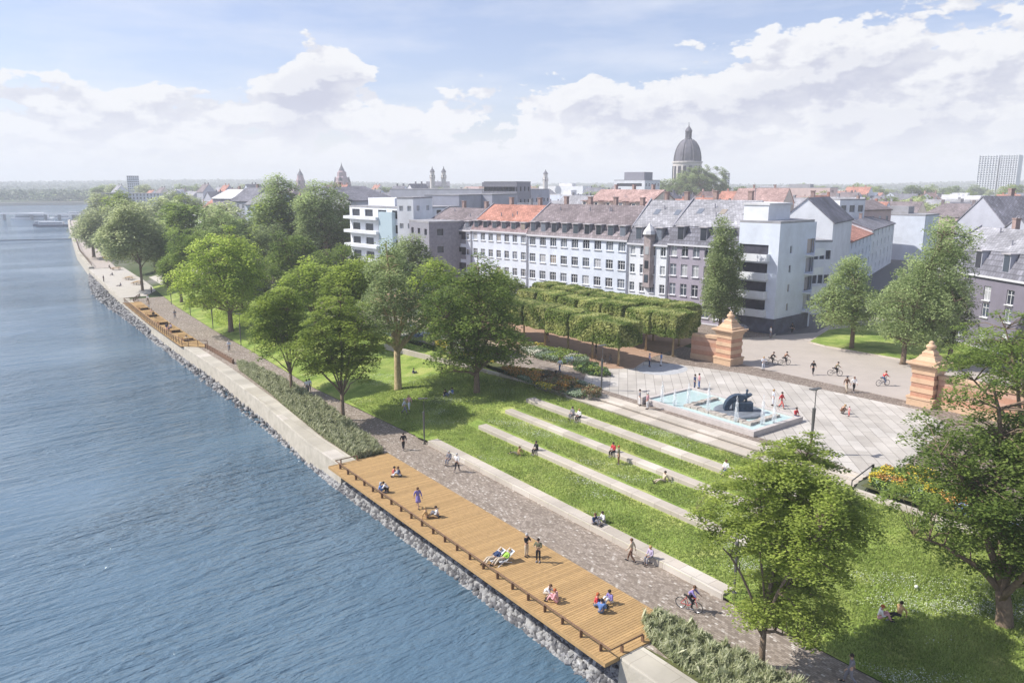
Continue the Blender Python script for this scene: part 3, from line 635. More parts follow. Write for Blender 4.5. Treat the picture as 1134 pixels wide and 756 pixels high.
# ---------------------------------------------------------------- fountain
t = thing('fountain', 'rectangular fountain basin with low stone rim and turquoise water', 'fountain', (55.8, 38.8, 3.02), 0)
FWd, FLn = 7.6, 13.6
rim = mat('fountain_stone', (.47, .43, .41), .8, var=.1, scale=2, bump=.2)
b = MB(); b.box(0, .45, 0, FLn, 0, .5).box(FWd-.45, FWd, 0, FLn, 0, .5).box(.451, FWd-.451, 0, .45, 0, .5).box(.451, FWd-.451, FLn-.45, FLn, 0, .5); b.build('rim', rim, t)
wm = bpy.data.materials.new('fountain_water'); wm.use_nodes = True; N, L = nt(wm); bs = N['Principled BSDF']; bs.inputs['Base Color'].default_value = (.45, .58, .58, 1); bs.inputs['Roughness'].default_value = .08
nn = N.new('ShaderNodeTexNoise'); nn.inputs['Scale'].default_value = 4; bp = N.new('ShaderNodeBump'); bp.inputs['Strength'].default_value = .5; bp.inputs['Distance'].default_value = .08; L.new(nn.outputs['Fac'], bp.inputs['Height']); L.new(bp.outputs[0], bs.inputs['Normal'])
MB().box(.451, FWd-.451, .451, FLn-.451, .05, .34).build('pool_water', wm, t)
rub = mat('rubble_stone', (.40, .36, .32), .9, var=.35, scale=3, bump=.6, bscale=5)
b = MB(); rr = random.Random(5)
def rubble(x0, x1, y0, y1):
    L_ = x1-x0 if x1-x0 > y1-y0 else y1-y0; n = int(L_/.42)
    for i in range(n):
        if x1-x0 > y1-y0: b.box(x0+i*(x1-x0)/n+.01, x0+(i+1)*(x1-x0)/n-.01, y0+rr.uniform(0, .08), y1-rr.uniform(0, .08), .1, .55+rr.uniform(0, .08), rot=rr.uniform(-.08, .08))
        else: b.box(x0+rr.uniform(0, .08), x1-rr.uniform(0, .08), y0+i*(y1-y0)/n+.01, y0+(i+1)*(y1-y0)/n-.01, .1, .55+rr.uniform(0, .08), rot=rr.uniform(-.08, .08))
rubble(1.5, 2.2, 1.5, 9.4); rubble(2.25, 6.2, 1.5, 2.15); rubble(2.25, 6.2, 8.75, 9.4)
b.build('rubble_surround', rub, t)
b = MB(); b.lathe([(2.35, .2), (2.35, .5), (2.25, .58), (.3, .62)], 32, (4.3, 4.9)); b.build('round_plinth', mat('plinth_stone', (.16, .18, .21), .7, var=.3, scale=1.5), t)
t = thing('fountain_sculpture', 'dark bronze sculpture with curved sail on a block in fountain', 'sculpture', (55.8+4.3, 38.8+4.9, 3.62), AZ*-1, None, (.88, .8, .92))
bz = mat('dark_bronze', (.055, .085, .13), .45, metal=.4, var=.4, scale=3)
# the sail: a curved thick band rising from the left and arching over to the right
b = MB(); n = 14; pro = []  # sail
for i in range(n+1):
    u = i/n; an = PI*1.02-u*PI*.62; ro = 1.55; ri = 1.05-.9*u*u*.35
    pro.append(((-.1+ro*math.cos(an), .15+ro*math.sin(an)), (-.1+ri*math.cos(an)*(1-.15*u), .15+ri*math.sin(an)*(.9+.25*u))))
pro.append(((1.35, 1.75), (1.15, 1.55)))
for (o0, i0), (o1, i1) in zip(pro, pro[1:]):
    k = len(b.v); b.v += [(o0[0], -.45, o0[1]), (i0[0], -.45, i0[1]), (i1[0], -.45, i1[1]), (o1[0], -.45, o1[1]), (o0[0], .35, o0[1]), (i0[0], .35, i0[1]), (i1[0], .35, i1[1]), (o1[0], .35, o1[1])]
    b.f += [(k, k+1, k+2, k+3), (k+7, k+6, k+5, k+4), (k, k+3, k+7, k+4), (k+1, k+5, k+6, k+2), (k, k+4, k+5, k+1), (k+3, k+2, k+6, k+7)]; b.m += [0]*6
b.build('curved_sail', bz, t)
MB().prism([(-.7, -.9), (1.35, -.9), (1.35, .1), (-.7, .1)], 0, .95).build('block', bz, t)
MB().tube([(.75, -.2, .9), (.72, -.2, 1.6), (.8, -.15, 2.05)], [.13, .12, .10], 8).ball((.8, -.15, 2.13), .15).build('upright_figure', bz, t)
jm = bpy.data.materials.new('water_jet'); jm.use_nodes = True; N, L = nt(jm)
for q in list(N): N.remove(q)
o_ = N.new('ShaderNodeOutputMaterial'); df = N.new('ShaderNodeBsdfDiffuse'); df.inputs['Color'].default_value = (.9, .93, .95, 1); tr = N.new('ShaderNodeBsdfTransparent'); mx = N.new('ShaderNodeMixShader')
nn = N.new('ShaderNodeTexNoise'); nn.inputs['Scale'].default_value = 9; tc = N.new('ShaderNodeTexCoord'); mp = N.new('ShaderNodeMapping'); mp.inputs['Scale'].default_value = (1, 1, .35); L.new(tc.outputs['Object'], mp.inputs[0]); L.new(mp.outputs[0], nn.inputs['Vector'])
mr = N.new('ShaderNodeMapRange'); mr.inputs['From Min'].default_value = .35; mr.inputs['From Max'].default_value = .65; mr.inputs['To Min'].default_value = .0; mr.inputs['To Max'].default_value = .42; L.new(nn.outputs['Fac'], mr.inputs['Value'])
L.new(mr.outputs[0], mx.inputs['Fac']); L.new(tr.outputs[0], mx.inputs[1]); L.new(df.outputs[0], mx.inputs[2]); L.new(mx.outputs[0], o_.inputs[0])
js = [(733, 446, 2.3, 'beside the left end of the pool'), (747, 449, 1.7, 'second from the left end of the pool'), (762, 448, 2.2, 'before the couple by the pool'), (784, 457, 3.0, 'tallest left of the dark sculpture'), (815, 467, 2.4, 'directly before the dark sculpture'), (844, 470, 2.8, 'right of the dark sculpture'), (857, 468, 2.2, 'rightmost by the corner of the basin')]
for x, y, h, lb in js:
    X, Y = G(x, y, 3.35); b = MB(); b.lathe([(.09, 0), (.05, .2), (.05, h*.5), (.08, h*.85), (.09, h*.95), (.02, h*1.05)], 8); b.lathe([(.15, .02), (.22, .12), (.10, h*.5), (.09, h*.8), (.14, h*.78), (.26, .1)], 8)
    b.build('water_jet', jm, loc=(X, Y, 3.36), label='white water jet '+lb, cat='water jet', group='fountain jets', smooth=True)

# ---------------------------------------------------------------- gate pillars
sand = mat('red_sandstone', (.46, .255, .175), .9, var=.15, scale=1.2, bump=.3, bscale=8); sand2 = mat('buff_sandstone', (.56, .39, .26), .9, var=.1, scale=1.5, bump=.2, bscale=8)
def pillar(x, y, rot, label):
    t = thing('gate_pillar', label, 'gate pillar', (x, y, 3.0), rot, 'sandstone gate pillars')
    hw = 1.15
    MB().box(-hw-.15, hw+.15, -hw-.15, hw+.15, 0, .75).box(-hw-.22, hw+.22, -hw-.22, hw+.22, .752, .95).build('base', sand2, t)
    b = MB()
    for i in range(6): b.box(-hw+(.0 if i % 2 else .07), hw-(.0 if i % 2 else .07), -hw+(.0 if i % 2 else .07), hw-(.0 if i % 2 else .07), .952+i*.48, .952+(i+1)*.48-.002, i % 2)
    b.build('shaft', [sand, sand2], t)
    z = .952+6*.48
    MB().box(-hw-.1, hw+.1, -hw-.1, hw+.1, z, z+.3).box(-hw-.3, hw+.3, -hw-.3, hw+.3, z+.302, z+.5).box(-hw-.45, hw+.45, -hw-.45, hw+.45, z+.502, z+.66).build('cornice', sand2, t)
    z += .662; b = MB(); q = math.sqrt(2); b.lathe([((hw+.02)*q, z), ((hw+.02)*q, z+.22), ((hw-.12)*q, z+.24), (.74*q, z+.62), (.74*q, z+.72), (.58*q, z+.74), (.58*q, z+1.0), (.36*q, z+1.25)], 4, ph=PI/4); b.build('cap', sand2, t)
    MB().lathe([(.42, z+1.25), (.3, z+1.32), (.48, z+1.5), (.5, z+1.65), (.3, z+1.82), (.2, z+1.86), (.27, z+1.98), (.15, z+2.12), (.02, z+2.18)], 12).build('finial', sand2, t, smooth=True)
    return t
p1 = G(803, 403, 3); p2 = G(1021, 449, 3)
pillar(p1[0]+.6, p1[1], 0, 'sandstone gate pillar beside the tall poplar')
pillar(p2[0]+.6, p2[1], 0, 'sandstone gate pillar half hidden by the right tree')
def wing(pts, label, h0=3.6, h1=3.6):
    t = thing('gate_wing_wall', label, 'wall', (0, 0, 3.0), 0, 'sandstone wing walls of the gate'); n = len(pts)-1
    for nm, z0, z1, w, m in (('plinth', 0, .7, .5, sand2), ('wall_face', .702, 3.0, .36, sand), ('coping', 3.002, 3.35, .5, sand2)):
        b = MB()
        for i in range(n):
            (x0, y0), (x1, y1) = pts[i], pts[i+1]; L_ = math.dist((x0, y0), (x1, y1)); nx_, ny = -(y1-y0)/L_*w, (x1-x0)/L_*w
            if nm == 'wall_face':
                for k in range(4): b.prism([(x0-nx_, y0-ny), (x1-nx_, y1-ny), (x1+nx_, y1+ny), (x0+nx_, y0+ny)], .702+k*.575, .702+(k+1)*.575-.004, k % 2)
            else: b.prism([(x0-nx_, y0-ny), (x1-nx_, y1-ny), (x1+nx_, y1+ny), (x0+nx_, y0+ny)], z0, z1)
        b.build(nm, [m, mat('red_sandstone_light', (.50, .32, .24), .9, var=.12, scale=1.5)] if nm == 'wall_face' else m, t)
wing([(p1[0]+.2, p1[1]+1.2), (76.4, 63.2)], 'red banded sandstone wall joined to the pillar by the poplar')
wing([(p2[0]+.6, p2[1]-1.2), (78.6, 24)], 'red banded sandstone wall behind the right tree')
# ---------------------------------------------------------------- trees
bark = mat('bark', (.19, .14, .10), .95, var=.3, scale=4, bump=.6, bscale=14)
bark_p = mat('plane_bark', (.42, .33, .19), .9, var=.3, scale=2.5, bump=.3, bscale=10)
LEAF = {
 'maple': leafmat('leaf_maple', (0.103, 0.167, 0.025), (0.494, 0.598, 0.127), 0.56),
 'zelkova': leafmat('leaf_zelkova', (0.115, 0.172, 0.029), (0.483, 0.564, 0.138), 0.56),
 'dark': leafmat('leaf_dark', (0.069, 0.127, 0.025), (0.345, 0.448, 0.115), 0.56),
 'bright': leafmat('leaf_bright', (0.161, 0.241, 0.034), (0.575, 0.68, 0.149), 0.56),
 'willow': leafmat('leaf_willow', (0.299, 0.356, 0.161), (0.632, 0.68, 0.391), 0.56),
 'grey': leafmat('leaf_grey', (0.149, 0.207, 0.081), (0.494, 0.586, 0.276), 0.56),
 'far': leafmat('leaf_far', (.04, .07, .035), (.15, .20, .10), .3),
 'hedge': leafmat('leaf_hedge', (0.184, 0.265, 0.057), (0.68, 0.68, 0.299), 0.56),
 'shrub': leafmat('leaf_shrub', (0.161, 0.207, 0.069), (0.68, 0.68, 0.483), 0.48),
}
def crown_points(ells, rc, n, rng, shell=.5, skirt=0.0):
    """clump centres inside a union of ellipsoids, thrown like darts"""
    pts = []; tries = 0; vol = np.array([e[3]*e[4]*e[5] for e in ells]); pr = vol/vol.sum(); dmin = rc*1.12; ph_ = rng.random(2)*6.28
    while len(pts) < n and tries < n*60:
        tries += 1; e = ells[rng.choice(len(ells), p=pr)]
        d = rng.normal(size=3); d /= np.linalg.norm(d); r = rng.random()**(1/3.)
        if r < shell and rng.random() < .75: continue
        if d[2]*r < -.75+skirt: continue
        r = r*(.95+.17*math.sin(3*math.atan2(d[1], d[0])+ph_[0])+.13*math.sin(5*d[2]+2*math.atan2(d[1], d[0])+ph_[1]))
        p = np.array(e[:3])+d*r*np.array(e[3:])
        if p[2] < ells[0][6] if len(ells[0]) > 6 else False: continue
        if pts and tries < n*40:
            q = np.array(pts)-p; q[:, 2] *= 1.9
            if (np.linalg.norm(q, axis=1) < dmin*(.8+.4*rng.random())).any(): continue
        pts.append(p)
    return np.array(pts)
def tree_meshes(seed, ells, trunk_r=.3, fork=2.4, nclump=150, rc=.9, leaf=.26, per=150, lm='maple', bm_=None, flat=.6, nlimb=7, lean=(0, 0), thick=.42, shell=.5, skirt=0.0, multi=1, limb_r=.5, asp=.62):
    rng = np.random.default_rng(seed); cp = crown_points(ells, rc, nclump, rng, shell, skirt); n = len(cp)
    cen = np.array(ells[0][:3]); ext = np.array(ells[0][3:6])
    # leaves
    rcs = rc*(.6+.8*rng.random(n)); k = rng.poisson(per*.78*(rcs/rc)**2)+8; idx = np.repeat(np.arange(n), k); m = len(idx)
    d = rng.normal(size=(m, 3)); d /= np.linalg.norm(d, axis=1)[:, None]; r = rng.random(m)**.45
    out = cp-cen; out[:, 2] = 0; on = np.linalg.norm(out, axis=1)+1e-6; outd = out/on[:, None]
    loc = d*r[:, None]*rcs[idx][:, None]*np.array([1, 1, thick])
    # each spray droops a little outwards
    droop = (loc*outd[idx]).sum(1)*np.minimum(.55, on[idx]/ext[0]*.5); loc[:, 2] -= droop
    C = cp[idx]+loc; ct = rng.random(n)
    tint = np.clip(.22+.6*ct[idx]+.6*(rng.random(m)-.5)+.12*loc[:, 2]/(rc*thick), 0, 1)
    V, Q, t = leaf_quads(C, leaf, flat, asp, tint, rng)
    crown = np_mesh('crown', V, Q, LEAF[lm], t)
    # wood
    b = MB(); top = float(cen[2]); limbs = []
    base = Vector((0, 0, -.15)); fk = Vector((lean[0], lean[1], fork))
    b.tube([(0, 0, -.2), (0, 0, .15), (lean[0]*.35, lean[1]*.35, fork*.5), tuple(fk)], [trunk_r*1.5, trunk_r*1.12, trunk_r*.95, trunk_r*.85], 9)
    # limb ends spread by farthest-point choice
    sel = [int(np.argmax(cp[:, 2]))]
    while len(sel) < min(nlimb, n):
        dd = np.min(np.linalg.norm((cp[:, None, :]-cp[sel][None])*np.array([1, 1, .8]), axis=2), axis=1); sel.append(int(np.argmax(dd)))
    nodes = []
    for j, s in enumerate(sel):
        e = Vector(cp[s]); st = fk-Vector((0, 0, rng.random()*fork*.25)); mid = st.lerp(e, .45); mid.z += (e-st).length*.16; mid.x *= .85; mid.y *= .85
        pts = []
        for i in range(8):
            u = i/7; p = st*(1-u)**2+mid*2*u*(1-u)+e*u*u; p += Vector(rng.normal(size=3)*.05*(e-st).length*.25*(u*(1-u)*4)); pts.append(p)
        r0 = trunk_r*limb_r*(1.35 if j == 0 else 1)*(.8+.4*rng.random()); rs = [r0*(1-.82*i/7) for i in range(8)]
        b.tube(pts, rs, 6); nodes += [(pts[i], rs[i]) for i in range(2, 8)]
    NP = np.array([p[:] for p, _ in nodes])
    for i in range(n):
        if i in sel: continue
        e = Vector(cp[i]); dd = np.linalg.norm(NP-cp[i], axis=1)+np.maximum(0, NP[:, 2]-cp[i][2])*1.2; j = int(np.argmin(dd)); st, r0 = nodes[j]
        mid = st.lerp(e, .5)+Vector((0, 0, .12*(e-st).length)); r1 = min(r0*.7, .035+.012*(e-st).length)
        b.tube([st, mid, e], [r1, r1*.7, r1*.3], 4, cap=False)
    return b.mesh('trunk', bm_ or bark, True), crown
def put_tree(nm, label, x, y, z, meshes, rot=0, scale=1, group=None, cat='tree'):
    t = thing(nm, label, cat, (x, y, z), rot, group, scale); put('trunk', meshes[0], t); put('crown', meshes[1], t); return t
def px_tree(nm, label, base, z, lobes, seed, **kw):
    """a tree standing at the photo's base pixel on height z; lobes: (x0, x1, ytop, ybot) of the crown as seen"""
    bx, by = base; X, Y = G(bx, by, z); m = mpp(X, Y, z+4); e = []
    cut = kw.pop('bottom', None)
    for (x0, x1, yt, yb) in lobes:
        zt, zb = zat(X, Y, yt), zat(X, Y, yb); rx = (x1-x0)/2*m; rz = max(.8, (zt-zb)/2*.93); off = ((x0+x1)/2-bx)*m
        e.append((RT[0]*off, RT[1]*off, (zt+zb)/2-z, rx, rx*kw.get('depth', .95), rz))
    kw.pop('depth', None)
    tm = tree_meshes(seed, e, **kw); g = kw.get('group'); return put_tree(nm, label, X, Y, z, tm)
# foreground and park trees
px_tree('park_tree', 'wide young tree with shelved crown at front of the lawn', (843, 738), 0, [(778, 952, 492, 640), (812, 925, 625, 700), (800, 905, 490, 560)], 11, trunk_r=.17, fork=2.3, nclump=330, rc=.72, leaf=.17, per=200, lm='zelkova', flat=.72, nlimb=9, thick=.30, shell=.35, limb_r=.55)
px_tree('park_tree', 'big dark tree with thick forked trunk at the right edge', (1112, 698), .9, [(990, 1215, 430, 640), (1060, 1190, 585, 655)], 12, trunk_r=.42, fork=2.6, nclump=330, rc=.85, leaf=.19, per=210, lm='dark', flat=.6, nlimb=9, thick=.42, shell=.35, lean=(-.5, .2), limb_r=.5)
px_tree('park_tree', 'broad dark green tree on the lawn beside the yellow bed', (528, 436), 1.5, [(478, 582, 300, 420), (505, 560, 280, 350)], 13, trunk_r=.36, fork=2.6, nclump=260, rc=1.15, leaf=.30, per=130, lm='dark', flat=.55, nlimb=8, thick=.42)
px_tree('park_tree', 'spreading round tree in the shrub strip nearest the long deck', (380, 465), 0, [(332, 431, 335, 425), (350, 410, 322, 360)], 14, trunk_r=.22, fork=3.0, nclump=260, rc=.95, leaf=.26, per=140, lm='maple', flat=.7, nlimb=8, thick=.30)
px_tree('park_tree', 'slimmer tree with fanned stems further along the shrub strip', (323, 434), 0, [(284, 346, 322, 396), (300, 338, 318, 350)], 15, trunk_r=.2, fork=2.4, nclump=190, rc=1.0, leaf=.28, per=120, lm='maple', flat=.65, nlimb=8, thick=.32)
px_tree('plane_tree', 'tall plane tree with pale yellowish trunk and thin crown', (441, 431), .9, [(396, 490, 300, 380), (410, 475, 268, 330)], 16, trunk_r=.42, fork=5.5, nclump=150, rc=1.15, leaf=.32, per=95, lm='grey', bm_=bark_p, flat=.5, nlimb=9, thick=.5, shell=.55, limb_r=.6)
px_tree('park_tree', 'large bright green tree behind the far promenade lamps', (256, 366), .4, [(206, 300, 268, 350), (225, 290, 256, 310)], 17, trunk_r=.42, fork=4, nclump=250, rc=1.5, leaf=.42, per=120, lm='bright', flat=.5, nlimb=8, thick=.45)
px_tree('park_tree', 'dark leaved tree with several stems near the apron', (201, 334), .4, [(180, 214, 280, 320)], 18, trunk_r=.3, fork=3.2, nclump=110, rc=1.4, leaf=.46, per=90, lm='dark', nlimb=7)
px_tree('apron_tree', 'pale green tree on a slim trunk beside the apron', (158, 322), 0, [(118, 178, 236, 292), (130, 168, 228, 270)], 19, trunk_r=.3, fork=6.5, nclump=210, rc=2.0, leaf=.6, per=100, lm='willow', flat=.45, nlimb=7, thick=.5)
px_tree('willow_tree', 'silvery pale willow at the upstream end of the trees', (104, 284), .5, [(90, 138, 233, 275)], 20, trunk_r=.5, fork=5, nclump=180, rc=2.6, leaf=.75, per=100, lm='willow', flat=.4, nlimb=6, thick=.7)
px_tree('park_tree', 'rounded green tree between apron path and willow', (172, 300), 1, [(150, 192, 252, 294)], 21, trunk_r=.35, fork=4, nclump=140, rc=2.0, leaf=.6, per=90, lm='dark', nlimb=6)
px_tree('park_tree', 'small dark tree just right of the pale apron path', (186, 318), .6, [(172, 200, 258, 300)], 27, trunk_r=.25, fork=4, nclump=90, rc=1.7, leaf=.5, per=90, lm='grey', nlimb=6)
# the wood of park trees behind the promenade trees
more = [((232, 330), 1.5, (190, 246, 250, 305), 'dark', 'brownish dark tree rising behind the apron trees'),
 ((262, 318), 2.5, (224, 276, 232, 285), 'grey', 'pale grey green tree before the distant slate roofs'),
 ((296, 345), 1.5, (262, 330, 285, 345), 'dark', 'dark tree behind the fanned stems tree'),
 ((350, 372), 1.5, (318, 376, 290, 345), 'maple', 'mid green tree above the two shrub strip trees'),
 ((395, 385), 2, (362, 420, 292, 350), 'maple', 'green tree between plane tree and promenade'),
 ((330, 330), 3, (298, 356, 258, 312), 'dark', 'shaded tree in the middle of the park wood'),
 ((378, 340), 3, (345, 410, 272, 322), 'dark', 'dark tree below the balconied white building'),
 ((425, 345), 3, (396, 452, 282, 325), 'maple', 'leafy tree left of the white building wing'),
 ((455, 345), 3, (432, 476, 262, 315), 'grey', 'olive tree rising before the white building wing'),
 ((478, 368), 3, (452, 512, 290, 345), 'bright', 'light green tree beside the row of pale houses'),
 ((500, 395), 2.6, (470, 520, 320, 372), 'dark', 'low dark tree behind the yellow flower bed'),
 ((545, 352), 3, (518, 582, 300, 338), 'maple', 'green tree at the far end of the clipped trees'),
 ((300, 312), 3, (275, 325, 250, 292), 'grey', 'greyish tree under the two great park trees'),
 ((245, 340), 2, (240, 270, 292, 335), 'maple', 'small tree in the shade behind the bright green tree')]
for i, (bs_, z, lb, lm_, nm) in enumerate(more):
    px_tree('park_tree', nm, bs_, z, [lb], 40+i, trunk_r=.28, fork=3.2, nclump=120, rc=1.35, leaf=.40, per=100, lm=lm_, nlimb=6, thick=.45)
# great trees behind
px_tree('great_tree', 'great tree left of the cathedral above the park', (318, 292), 3, [(284, 342, 206, 285), (298, 330, 196, 240)], 60, trunk_r=.6, fork=6, nclump=260, rc=2.2, leaf=.62, per=110, lm='grey', nlimb=7, thick=.5)
px_tree('great_tree', 'great round tree directly below the cathedral towers', (362, 296), 3, [(328, 388, 204, 280)], 61, trunk_r=.6, fork=6, nclump=260, rc=2.2, leaf=.62, per=110, lm='grey', nlimb=7, thick=.5)
px_tree('great_tree', 'rounded lighter tree in front of the great round tree', (357, 292), 3, [(332, 386, 240, 284)], 62, trunk_r=.4, fork=4, nclump=160, rc=1.8, leaf=.5, per=110, lm='maple', nlimb=7, thick=.5)
px_tree('poplar_tree', 'narrow upright poplar behind the gate pillar', (797, 371), 3, [(776, 816, 290, 360), (779, 815, 262, 330), (785, 806, 242, 290)], 63, trunk_r=.3, fork=3, nclump=260, rc=.95, leaf=.28, per=120, lm='grey', flat=.35, nlimb=7, thick=.8, limb_r=.45)
px_tree('verge_tree', 'grey green tree on the grass verge by side street', (943, 385), 3.15, [(900, 966, 300, 370), (915, 955, 281, 330)], 64, trunk_r=.3, fork=3.6, nclump=210, rc=1.0, leaf=.27, per=115, lm='grey', flat=.45, nlimb=8, thick=.5, limb_r=.6)
px_tree('poplar_tree', 'wide poplar with upright crown right of the verge', (1000, 402), 3.15, [(964, 1040, 290, 395), (990, 1062, 255, 390), (1010, 1060, 238, 300)], 65, trunk_r=.32, fork=2.4, nclump=340, rc=1.0, leaf=.27, per=120, lm='grey', flat=.35, nlimb=9, thick=.8)
px_tree('street_tree', 'leafy tree half hidden behind the wide poplar', (1052, 396), 3.15, [(1028, 1066, 300, 392)], 66, trunk_r=.3, fork=2.5, nclump=120, rc=1.0, leaf=.28, per=110, lm='dark', nlimb=6, thick=.6)
px_tree('park_tree', 'dark open crowned tree above the right sandstone wall', (1128, 530), 3, [(1042, 1215, 352, 450), (1090, 1200, 340, 400)], 67, trunk_r=.3, fork=3.2, nclump=230, rc=.85, leaf=.21, per=140, lm='dark', nlimb=8, thick=.38, shell=.5)
px_tree('church_tree', 'big round tree in front of the domed church', (775, 238), 3, [(722, 775, 196, 232), (742, 806, 183, 232)], 68, trunk_r=.8, fork=6, nclump=300, rc=3.0, leaf=1.15, per=170, lm='grey', nlimb=6, thick=.6)

# clipped box-crowned plane trees
def box_tree(seed, w, d, h0, h1, n=8500, leaf=.32):
    rng = np.random.default_rng(seed); P_ = rng.random((n, 3))-.5; ax = rng.choice(3, n, p=[.3, .3, .4]); sg = rng.choice([-1, 1], n)
    P_[np.arange(n), ax] = sg*(.5-.10*rng.random(n)**1.6*(1+0*P_[:, 0])); V = P_*np.array([w, d, h1-h0])
    # softened corners and a slightly lumpy skin
    lump = .10*np.sin(V[:, 0]*2.1+seed)+.10*np.sin(V[:, 1]*2.4+seed*2)+.07*np.sin(V[:, 2]*3.3); V *= (1+lump/3)[:, None]
    q = np.abs(P_)*2; c = np.maximum(0, (q**6).sum(1)-1.2); V *= (1-.05*np.minimum(c, 1.6))[:, None]
    V[:, 2] += (h0+h1)/2; core = (rng.random((n//3, 3))-.5)*np.array([w*.8, d*.8, (h1-h0)*.8])+np.array([0, 0, (h0+h1)/2]); V = np.concatenate([V, core])
    ti = np.clip(rng.random(len(V))*.7+.3*np.sin(V[:, 0]*1.7+V[:, 2]*2+seed), 0, 1); nd = np.concatenate([P_*.6, np.zeros((len(core), 3))])
    v, qd, t = leaf_quads(V, leaf, .08, .7, ti, rng, updir=nd*.6); cr = np_mesh('crown', v, qd, LEAF['hedge'], t)
    b = MB(); b.tube([(0, 0, -.1), (.03, 0, 1.2), (0, .03, h0+.4)], [.17, .13, .12], 8)
    for i in range(6):
        a = i*PI/3+.3; b.tube([(0, 0, h0-.1), (math.cos(a)*w*.2, math.sin(a)*d*.2, h0+.5), (math.cos(a)*w*.38, math.sin(a)*d*.38, h0+1.0)], [.08, .06, .03], 5)
    return b.mesh('trunk', bark_p, True), cr
BT = [box_tree(s, 4.5, 4.15, 2.85, 5.9) for s in (1, 2, 3)]
rowA = [G(685, 405, 3), G(650, 399.5, 3), G(618, 387, 3), G(587, 380, 3)]
print('rowA', rowA)
import itertools
r0x, r0y = rowA[0]; k = 0
ordn = ['first', 'second', 'third', 'fourth', 'fifth', 'sixth', 'seventh']
for row, (dx, dy, cnt, nm) in enumerate([(0, 0, 6, 'front row beside the flower beds'), (9.3, -.6, 7, 'middle row in the gravel yard'), (15.2, 3.5, 7, 'back row beneath the pale houses')]):
    for j in range(cnt):
        put_tree('clipped_tree', 'box clipped tree, %s from the square in the %s' % (ordn[j], nm), r0x+dx+random.uniform(-.1, .1)-.03*j, r0y+dy+j*4.75, 3.03, BT[k % 3], (k % 4)*PI/2, (1, 1, 1.0+random.uniform(-.03, .04)), group='box clipped trees in the gravel yard'); k += 1
# back rows continue as a dense clipped mass on the far side
# ---------------------------------------------------------------- shrub strips (silvery green, like willow shoots)
def shrub_strip(name, poly, n, z, h, label, pal='shrub'):
    xs = [p[0] for p in poly]; ys = [p[1] for p in poly]; X = RNG.random(n*2)*(max(xs)-min(xs))+min(xs); Y = RNG.random(n*2)*(max(ys)-min(ys))+min(ys)
    ins = np.zeros(len(X), bool); j = len(poly)-1
    for i in range(len(poly)):
        xi, yi = poly[i]; xj, yj = poly[j]; c = ((yi > Y) != (yj > Y)) & (X < (xj-xi)*(Y-yi)/(yj-yi+1e-9)+xi); ins ^= c; j = i
    X, Y = X[ins][:n], Y[ins][:n]; n = len(X); lump = .6+.4*np.sin(X*3.3+Y*2.1+np.sin(Y*5))*np.sin(Y*3.7-X*2); Hh = h*lump
    u = RNG.random(n)**.6; C = np.stack([X, Y, z+Hh*u], 1); d = RNG.normal(size=(n, 3))*np.array([.5, .5, .25])+np.array([.1, -.1, .8]); d /= np.linalg.norm(d, axis=1)[:, None]
    L_ = (.18+.20*RNG.random(n))[:, None]; wv = np.cross(d, RNG.normal(size=(n, 3))); wv /= np.linalg.norm(wv, axis=1)[:, None]; W_ = (.04+.03*RNG.random(n))[:, None]
    V = np.stack([C-d*L_, C-wv*W_, C+d*L_, C+wv*W_], 1).reshape(-1, 3); Q = np.arange(4*n).reshape(n, 4)
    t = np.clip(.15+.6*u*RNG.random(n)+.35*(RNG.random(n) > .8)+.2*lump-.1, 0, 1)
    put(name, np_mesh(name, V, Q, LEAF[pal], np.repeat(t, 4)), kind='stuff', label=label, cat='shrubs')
s1 = [(28.4, 62.2), (31.2, 62.2), (32.1, 69.5), (33.0, 80), (33.3, 90), (32.8, 104), (31.6, 108), (30.7, 104), (30.0, 90), (29.4, 84), (28.5, 70)]
shrub_strip('low_shrubs', s1, 50000, 0, .95, 'strip of silvery green shrubs beyond the long deck')
s2 = [(28.6, 5), (32.0, 5), (31.7, 20), (31.3, 27.0), (30.0, 27.5), (29.0, 26.1), (28.6, 24)]
shrub_strip('low_shrubs', s2, 40000, 0, 1.05, 'dense silvery green shrubs at the near end of deck')
earth = mat('planting_soil', (.09, .10, .035), .95, var=.4, scale=3)
sheet('shrub_bed_soil', s1, .045, earth, 'green earth under the far shrub strip', 'planting bed'); sheet('shrub_bed_soil', s2[:2]+s2[2:]+[(28.35, 25.9), (28.3, 5)], .045, earth, 'green earth under the near shrub strip', 'planting bed')
